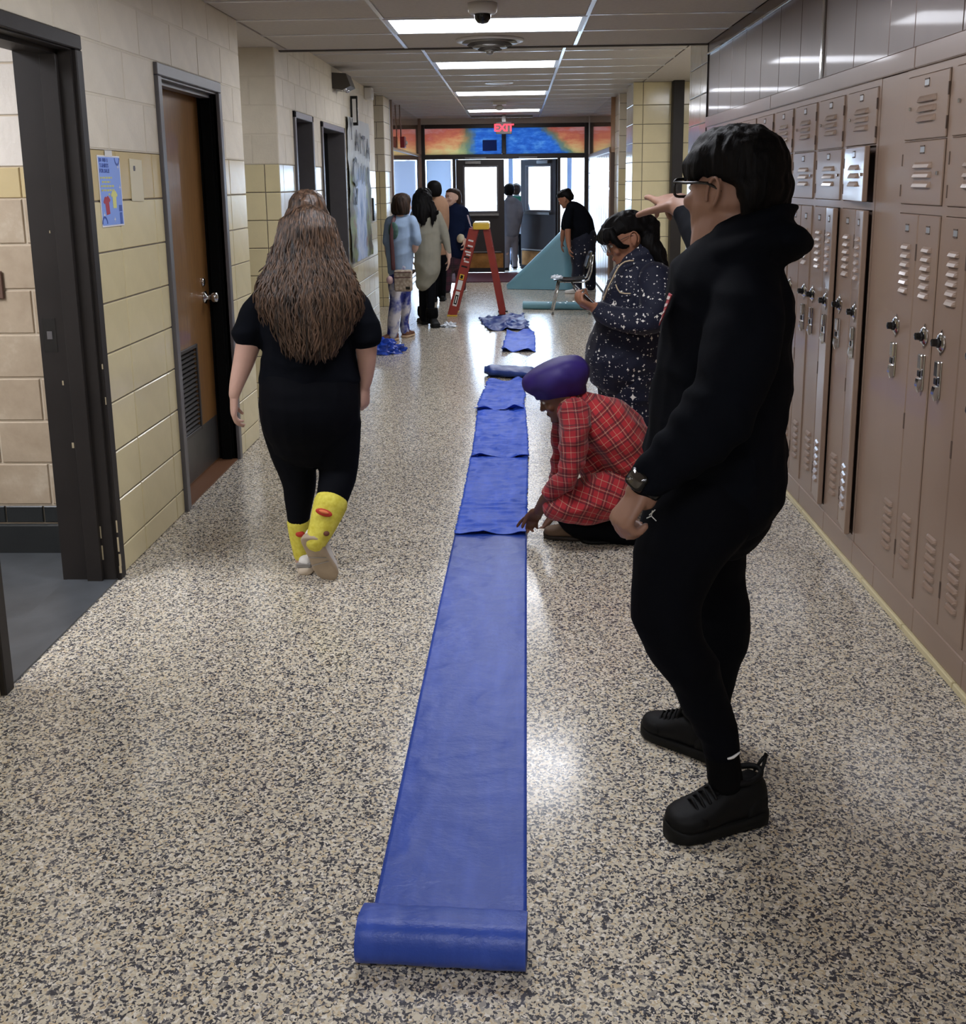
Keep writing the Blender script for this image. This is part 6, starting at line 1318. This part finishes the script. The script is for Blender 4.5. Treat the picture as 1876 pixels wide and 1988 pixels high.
m_mar = mat('maroon_strap', '#4a2224', .6); MB().tube([(Vector((a_.x + .01, Y0 - .283, c_.z - .07)), .004, .004), (Vector((c_.x - .01, Y0 - .283, c_.z - .07)), .004, .004)], 6, 0).build('piping', m_mar, bg_); MB().tube([(Vector((a_.x + .01, Y0 - .272, c_.z - .02)), .004, .004), (Vector((c_.x - .01, Y0 - .272, c_.z - .02)), .004, .004)], 6, 0).build('piping', m_mar, bg_)
MB().box((c_.x - .06, Y0 - .288, a_.z + .025), (c_.x - .02, Y0 - .284, a_.z + .05)).build('badge', m_black, bg_)
MB().tube([(P(764, 524, Y0 - .20), .020, .003), (P(762, 490, Y0 - .19), .020, .003), (P(760, 455, Y0 - .175), .018, .003), (P(764, 428, Y0 - .13), .018, .003), (P(772, 417, Y0 - .02), .018, .003)], 8, 3).build('strap', m_mar, bg_, True)
MB().ell(P(757, 544, Y0 - .25), [Vector((.035, 0, 0)), Vector((0, .03, 0)), Vector((0, 0, .04))], 12, 8).build('pompom', mat('pink_pompom', '#c9a7a4', .9), bg_, True)
# 6. olive sweater dress
Y0 = 10.95; g = person('person with long black hair in a greyish olive sweater dress and black boots', (P(826, 600, Y0).x, Y0, 0))
m_ol = cloth('olive_knit', '#8b887b', .9)
TOR = [(828, 401, Y0, 12, .08), (828, 410, Y0, 22, .12), (828, 425, Y0, 26, .15), (829, 455, Y0, 27, .16), (831, 495, Y0, 26, .165), (829, 525, Y0, 25, .16), (823, 546, Y0, 19, .14)]; SR = [(848, 416, Y0, 10, .075), (858, 440, Y0 - .02, 9.5, .065), (867, 470, Y0 - .04, 8.5, .055), (872, 490, Y0 - .05, 7, .045)]; SL = [(808, 416, Y0, 10, .075), (800, 445, Y0, 9, .065), (799, 480, Y0 + .05, 7, .05)]
LA = leg_chain(822, 545, Y0, 10, .075, 822, Y0 + .10, 7, .055); LB = leg_chain(836, 545, Y0, 10, .075, 835, Y0 - .06, 7.5, .055, 1)
b = MB(); chain(b, TOR); chain(b, SR); chain(b, SL); remesh(b, 'sweater_dress', m_ol, g, .013, 3, [(-.014, (4, 4, 5), 8)])
b = MB(); chain(b, [(828, 530, Y0, 16, .1), (828, 550, Y0, 16, .1)], sub=0); chain(b, LA); chain(b, LB); remesh(b, 'tights', m_blackcloth2, g, .011, 3)
H = Head(P(823, 385, Y0 + .02), (.3, .95, 0), (0, 0, 1), .215); b = MB(); head(b, H); chain(b, TOR, .8); chain(b, LA, .8); chain(b, LB, .8); chain(b, [(825, 395, Y0, 8, .05), (827, 408, Y0, 9, .06)], sub=0)
chain(b, [(870, 485, Y0 - .05, 6, .034), (872, 498, Y0 - .05, 5, .028)], sub=0); hand(b, P(872, 498, Y0 - .05), (-.05, -.05, -1), (-.9, 0, 0), (0, 1, 0), .95, ((.2, .3, .2),) * 4); chain(b, [(799, 480, Y0 + .05, 5, .03), (800, 492, Y0 + .07, 4.5, .026)], sub=0); hand(b, P(800, 492, Y0 + .07), (0, .1, -1), (.9, 0, 0), (0, 1, 0), .9)
remesh(b, 'body', sk_pale, g, .008, 3)
b = MB(); hair_rings(b, H, [(-.45, .34, .0, .46), (-.3, .40, .05, .52), (-.1, .425, .10, .53), (.05, .43, .22, .53), (.18, .42, .42, .53), (.3, .40, .44, .51), (.42, .33, .37, .44), (.5, .22, .24, .3), (.545, .07, .08, .1)])
b.tube([(P(821, 385, Y0 - .06), 20 * mpp(P(821, 385, Y0)), .08), (P(818, 405, Y0 - .1), 19 * mpp(P(821, 385, Y0)), .07), (P(820, 422, Y0 - .13), 15 * mpp(P(821, 385, Y0)), .05), (P(822, 434, Y0 - .15), .03, .02)], 16, 3)
for (x0_, x1_, y1_) in ((836, 846, 430), (834, 840, 442), (828, 818, 440), (838, 851, 408), (812, 806, 410)): b.tube([(P(x0_, 395, Y0 - .10), .035, .03), (P((x0_ + x1_) / 2 + 2, 415, Y0 - .14), .03, .022), (P(x1_, y1_, Y0 - .16), .007, .007)], 8, 3)
remesh(b, 'hair', m_hair_k, g, .008, 2, [(-.006, (40, 40, 5), 3)])
for (px, Yb, q) in ((821, Y0 + .12, -1), (837, Y0 - .06, 1)):
    X = P(px, 610, Yb).x; o = shoe(g, (X + .03, Yb - .04, .001), (X - .05 + (.0 if q < 0 else .12), Yb + (.20 if q < 0 else -.13), .001), (0, 0, 1), .05, .10, m_shoe_b, m_sole_b, 'boot'); MB().lathe((X + .01, Yb + .0, .08), [(.05, 0), (.068, .03), (.070, .08), (.064, .12), (.05, .125)], 18).build('boot_cuff', cloth('black_fur', '#0b0b0c', .95, bump=.6), o, True)
# 7. navy sweatshirt, plaid trousers
Y0 = 14.3; g = person('person in a navy sweatshirt and dark plaid trousers looking left beside the ladder', (P(880, 560, Y0).x, Y0, 0))
TOR = [(882, 396, Y0, 9, .09), (884, 404, Y0, 19, .14), (886, 420, Y0, 24, .17), (886, 450, Y0, 25, .185), (883, 490, Y0, 24, .17)]; SR = [(902, 412, Y0 - .03, 9, .085), (910, 435, Y0 - .08, 8.5, .075), (909, 456, Y0 - .14, 8, .065), (902, 464, Y0 - .2, 7, .055)]; SL = [(866, 414, Y0, 8, .08), (860, 440, Y0, 8, .07), (858, 470, Y0, 7, .06)]
HIP = [(881, 482, Y0, 23, .16), (880, 505, Y0, 22, .15)]; LA = leg_chain(868, 505, Y0, 13, .11, 865, Y0, 12, .09); LB = leg_chain(891, 505, Y0 + .04, 12, .1, 897, Y0 + .06, 10, .08)
b = MB(); chain(b, TOR); chain(b, SR); chain(b, SL); sw_ = remesh(b, 'sweatshirt', m_navy, g, .016, 3, [(-.014, (4, 4, 5), 3)])
b = MB(); chain(b, HIP); chain(b, LA); chain(b, LB); remesh(b, 'plaid_trousers', plaid('plaid_maroon', '#43192b', '#1a1420', '#5b2a3c', 0, 8, .7), g, .016, 3, [(-.01, (4, 4, 5), 3)])
H = Head(P(879, 383, Y0 - .02), (-.80, -.58, -.03), (0, 0, 1), .235); b = MB(); head(b, H)
for c in (TOR, HIP, LA, LB): chain(b, c, .8)
chain(b, [(880, 392, Y0, 6.5, .055), (882, 402, Y0, 8, .06)], sub=0); chain(b, [(905, 464, Y0 - .18, 5, .035), (901, 466, Y0 - .24, 4.5, .028)], sub=0); hand(b, P(901, 467, Y0 - .24), (.1, -.2, -.9), (-.9, 0, 0), (-.3, -.9, 0), 1.0, ((.6, .8, .4),) * 4); chain(b, [(858, 470, Y0, 4.5, .03), (858, 480, Y0 + .02, 4, .026)], sub=0); hand(b, P(858, 480, Y0 + .02), (0, 0, -1), (1, 0, 0), (0, -1, 0), 1.0)
remesh(b, 'body', sk_pale, g, .009, 2); face_bits(H, g, lips=mat('lips_pink', '#a8695f', .4))
b = MB(); hair_rings(b, H, [(-.45, .34, -.10, .46), (-.3, .39, -.02, .51), (-.1, .41, .04, .53), (.05, .415, -.02, .54), (.14, .41, .06, .54), (.25, .405, .32, .53), (.33, .385, .42, .52), (.42, .32, .36, .44), (.5, .21, .23, .3), (.54, .07, .08, .1)]); b.tube([(H.p(.1, -.40, .0), .05, .05), (P(893, 398, Y0 + .02), .045, .04), (P(899, 410, Y0 + .08), .02, .02)], 10, 2); remesh(b, 'hair', m_hair_b, g, .010, 2)
MB().lathe(P(898, 463, Y0 - .22) + Vector((-.02, 0, -.0)), [(.05, -.025), (.062, -.01), (.062, .02), (.05, .035)], 16, 0, (-.7, -.6, .2)).build('cream_cuff', mat('cream_knit', '#c9c0a4', .9), sw_, True)
MB().tube([(P(908, 418, Y0 - .13), .012, .006), (P(913, 436, Y0 - .15), .014, .006), (P(915, 452, Y0 - .18), .010, .006)], 8, 2).build('sleeve_print', mat('sleeve_print', '#a89aa2', .7), sw_, True)
xa, xb = P(865, 560, Y0).x, P(897, 560, Y0 + .06).x; foot_pair(g, ((xa + .05, Y0 + .06, xa - .12, Y0 - .12), (xb + .04, Y0 + .12, xb - .10, Y0 - .10)), m_white, m_white, .05, .08)
# 8. tan top
Y0 = 13.2; g = person('person with short black hair and a tan top standing behind the olive dress', (P(850, 560, Y0).x, Y0, 0))
TOR = [(846, 382, Y0, 7, .08), (850, 390, Y0, 17, .12), (851, 405, Y0, 21, .15), (850, 440, Y0, 21, .16), (850, 490, Y0, 20, .15)]; SL = [(866, 398, Y0, 6, .06), (867, 430, Y0, 6, .055), (864, 462, Y0 - .02, 5, .045)]; SL2 = [(834, 398, Y0, 6, .06), (830, 430, Y0, 6, .055), (832, 462, Y0 - .02, 5, .045)]
LA = leg_chain(842, 495, Y0, 11, .1, 842, Y0, 8, .07); LB = leg_chain(858, 495, Y0, 11, .1, 858, Y0 + .1, 8, .07)
b = MB(); chain(b, TOR); chain(b, SL); chain(b, SL2); remesh(b, 'top', cloth('tan_jersey', '#97765f', .85), g, .016, 3); b = MB(); chain(b, [(850, 480, Y0, 20, .15), (850, 505, Y0, 19, .14)], sub=0); chain(b, LA); chain(b, LB); remesh(b, 'trousers', m_blackcloth2, g, .016, 3)
H = Head(P(843, 369, Y0), (-.2, .97, 0), (0, 0, 1), .225); b = MB(); head(b, H); chain(b, TOR, .8); chain(b, LA, .8); chain(b, LB, .8); chain(b, [(844, 378, Y0, 6, .05), (846, 390, Y0, 7, .06)], sub=0)
for px in (864, 832): chain(b, [(px, 460, Y0 - .02, 4, .034), (px, 472, Y0 - .02, 3.6, .028)], sub=0); hand(b, P(px, 472, Y0 - .02), (0, 0, -1), (1 if px < 850 else -1, 0, 0), (0, 1, 0), 1.0)
remesh(b, 'body', sk_mid, g, .010, 2); b = MB(); hair_rings(b, H, [(-.38, .30, -.1, .44), (-.2, .40, -.06, .53), (.0, .43, .0, .55), (.15, .43, .3, .55), (.3, .41, .42, .53), (.42, .34, .36, .45), (.52, .2, .22, .28), (.55, .07, .08, .1)]); remesh(b, 'hair', m_hair_k, g, .010, 2)
xa, xb = P(842, 570, Y0).x, P(858, 570, Y0).x; foot_pair(g, ((xa, Y0 - .08, xa, Y0 + .17), (xb, Y0 + .02, xb, Y0 + .27)), m_shoe_b, m_sole_b)
# 9. grey hoodie in the doorway, 10. green hood behind
for (Y0, dx, lab, m_top, m_leg, hood, m_hd) in ((17.78, 0, 'person in a grey hooded sweatshirt stepping out through the open door', cloth('grey_fleece', '#6f7078', .9), cloth('grey_jersey', '#7d7a80', .9), None, None), (18.7, 13, 'person with a green hood outside the open door', cloth('white_jacket', '#b9bdc4', .8), m_blackcloth2, True, cloth('green_fleece', '#2f6b58', .9))):
    cx = 992 + dx; g = person(lab, (P(cx, 500, Y0).x, Y0, 0)); k = 17.78 / Y0; ys = lambda y: 352 + (y - 352) * k
    TOR = [(cx - 1, ys(384), Y0, 7, .08), (cx, ys(390), Y0, 15, .12), (cx + 1, ys(402), Y0, 18, .15), (cx + 1, ys(425), Y0, 18, .16), (cx, ys(450), Y0, 17, .15)]; SR = [(cx + 15, ys(396), Y0, 7, .075), (cx + 18, ys(412), Y0 - .05, 7, .07), (cx + 17, ys(430), Y0 + .02, 6, .06)]; SL = [(cx - 14, ys(396), Y0, 7, .075), (cx - 17, ys(412), Y0, 7, .07), (cx - 16, ys(432), Y0 + .04, 6, .06)]
    LA = leg_chain(cx - 7, ys(455), Y0, 8.5, .1, cx - 8, Y0 - .15, 6, .065); LB = leg_chain(cx + 7, ys(455), Y0, 8.5, .1, cx + 8, Y0 + .15, 6, .065)
    b = MB(); chain(b, TOR); chain(b, SR); chain(b, SL); chain(b, [(cx - 6, ys(388), Y0 - .08, 6, .05), (cx, ys(392), Y0 - .10, 7, .05), (cx + 6, ys(388), Y0 - .08, 6, .05)]); remesh(b, 'sweatshirt', m_top, g, .018, 3, [(-.012, (4, 4, 5), 3)])
    if hood: b = MB(); chain(b, [(cx - 9, ys(386), Y0 - .08, 5, .06), (cx, ys(389), Y0 - .15, 6, .06), (cx + 9, ys(386), Y0 - .08, 5, .06)]); remesh(b, 'hood', m_hd, g, .016, 2)
    b = MB(); chain(b, [(cx, ys(445), Y0, 15, .14), (cx, ys(458), Y0, 14, .13)], sub=0); chain(b, LA); chain(b, LB); remesh(b, 'trousers', m_leg, g, .018, 3, [(-.012, (4, 4, 5), 6)])
    H = Head(P(cx - 3, ys(370), Y0), (.1, 1, 0), (0, 0, 1), .225); b = MB(); head(b, H); chain(b, TOR, .8); chain(b, LA, .8); chain(b, LB, .8); chain(b, [(cx - 2, ys(379), Y0, 5, .05), (cx - 1, ys(388), Y0, 6, .06)], sub=0)
    for q in (-1, 1): chain(b, [(cx + q * 16.5, ys(430), Y0 + .03, 4, .034), (cx + q * 16, ys(440), Y0 + .06, 3.4, .028)], sub=0); hand(b, P(cx + q * 16, ys(440), Y0 + .06), (0, .2, -1), (-q, 0, 0), (0, 1, 0), 1.0)
    remesh(b, 'body', sk_pale, g, .010, 2); b = MB(); hair_rings(b, H, [(-.36, .28, -.12, .44), (-.2, .38, -.06, .52), (.0, .42, .0, .55), (.15, .43, .3, .55), (.3, .41, .42, .53), (.42, .34, .36, .45), (.52, .2, .22, .28), (.55, .07, .08, .1)]); remesh(b, 'hair', m_hair_k if not hood else m_hair_b, g, .010, 2, [(.008, (20, 20, 20), 2)])
    xa, xb = P(cx - 8, 510, Y0 - .15).x, P(cx + 8, 510, Y0 + .15).x; zf = .001 if not hood else -.029
    for X, yy in ((xa, Y0 - .15), (xb, Y0 + .15)): shoe(g, (X, yy - .07, zf), (X, yy + .18, zf), (0, 0, 1), .045, .08, m_shoe_b, m_white)
# 11. person bending over the teal paper
Y0 = 14.2; g = person('person in a black tee and star trousers bending over the teal paper', (P(1134, 560, Y0).x, Y0, 0))
TOR = [(1106, 398, Y0, 9, .09), (1113, 404, Y0, 17, .14), (1121, 420, Y0, 23, .18), (1129, 442, Y0, 26, .19), (1133, 464, Y0, 26, .18)]; SL = [(1106, 408, Y0 - .12, 9, .08), (1103, 424, Y0 - .14, 9.5, .075), (1103, 440, Y0 - .15, 9, .07)]; SF = [(1104, 410, Y0 + .14, 8, .08), (1098, 428, Y0 + .16, 8, .07), (1096, 440, Y0 + .17, 8, .065)]
HIP = [(1133, 458, Y0, 26, .19), (1132, 485, Y0, 25, .18), (1131, 500, Y0, 22, .15)]; LA = leg_chain(1123, 495, Y0 - .06, 15, .12, 1121, Y0 - .1, 10, .08); LB = leg_chain(1142, 495, Y0 + .08, 15, .12, 1147, Y0 + .1, 10, .08)
b = MB(); chain(b, TOR); chain(b, SL); chain(b, SF); remesh(b, 'tee_shirt', m_blackcloth, g, .016, 3, [(-.012, (4, 4, 5), 3)]); b = MB(); chain(b, HIP); chain(b, LA); chain(b, LB); remesh(b, 'star_trousers', starry('far_stars', '#0f1326', 7.0, .2), g, .016, 3, [(-.012, (4, 4, 5), 9)])
H = Head(P(1098, 385, Y0), (-.80, .35, -.45), (-.35, 0, .93), .235); b = MB(); head(b, H)
for c in (TOR, HIP, LA, LB): chain(b, c, .8)
chain(b, [(1101, 392, Y0, 7, .055), (1108, 402, Y0, 9, .07)], sub=0); chain(b, [(1103, 436, Y0 - .15, 6, .05), (1103, 460, Y0 - .16, 5.5, .04), (1105, 478, Y0 - .18, 4.2, .03)]); hand(b, P(1105, 479, Y0 - .18), (.1, 0, -1), (1, 0, 0), (-.2, -.9, 0), 1.05, ((.4, .6, .4),) * 4); chain(b, [(1096, 436, Y0 + .17, 6, .05), (1093, 455, Y0 + .2, 5, .04), (1092, 466, Y0 + .22, 4, .03)]); hand(b, P(1092, 467, Y0 + .22), (-.1, 0, -1), (1, 0, 0), (0, 1, 0), 1.05)
remesh(b, 'body', sk_mid, g, .009, 2); face_bits(H, g)
b = MB(); hair_rings(b, H, [(-.30, .24, -.16, .40), (-.15, .36, -.12, .50), (.0, .40, -.05, .53), (.1, .415, .14, .54), (.2, .42, .42, .54), (.3, .41, .45, .53), (.42, .34, .38, .45), (.52, .2, .22, .28), (.55, .07, .08, .1)]); remesh(b, 'hair', m_hair_k, g, .010, 2, [(.006, (24, 24, 24), 2)])
xa, xb = P(1121, 560, Y0 - .1).x, P(1147, 560, Y0 + .1).x; foot_pair(g, ((xa + .07, Y0 - .08, xa - .17, Y0 - .12), (xb + .07, Y0 + .1, xb - .17, Y0 + .08)), m_white, m_white, .048, .08)
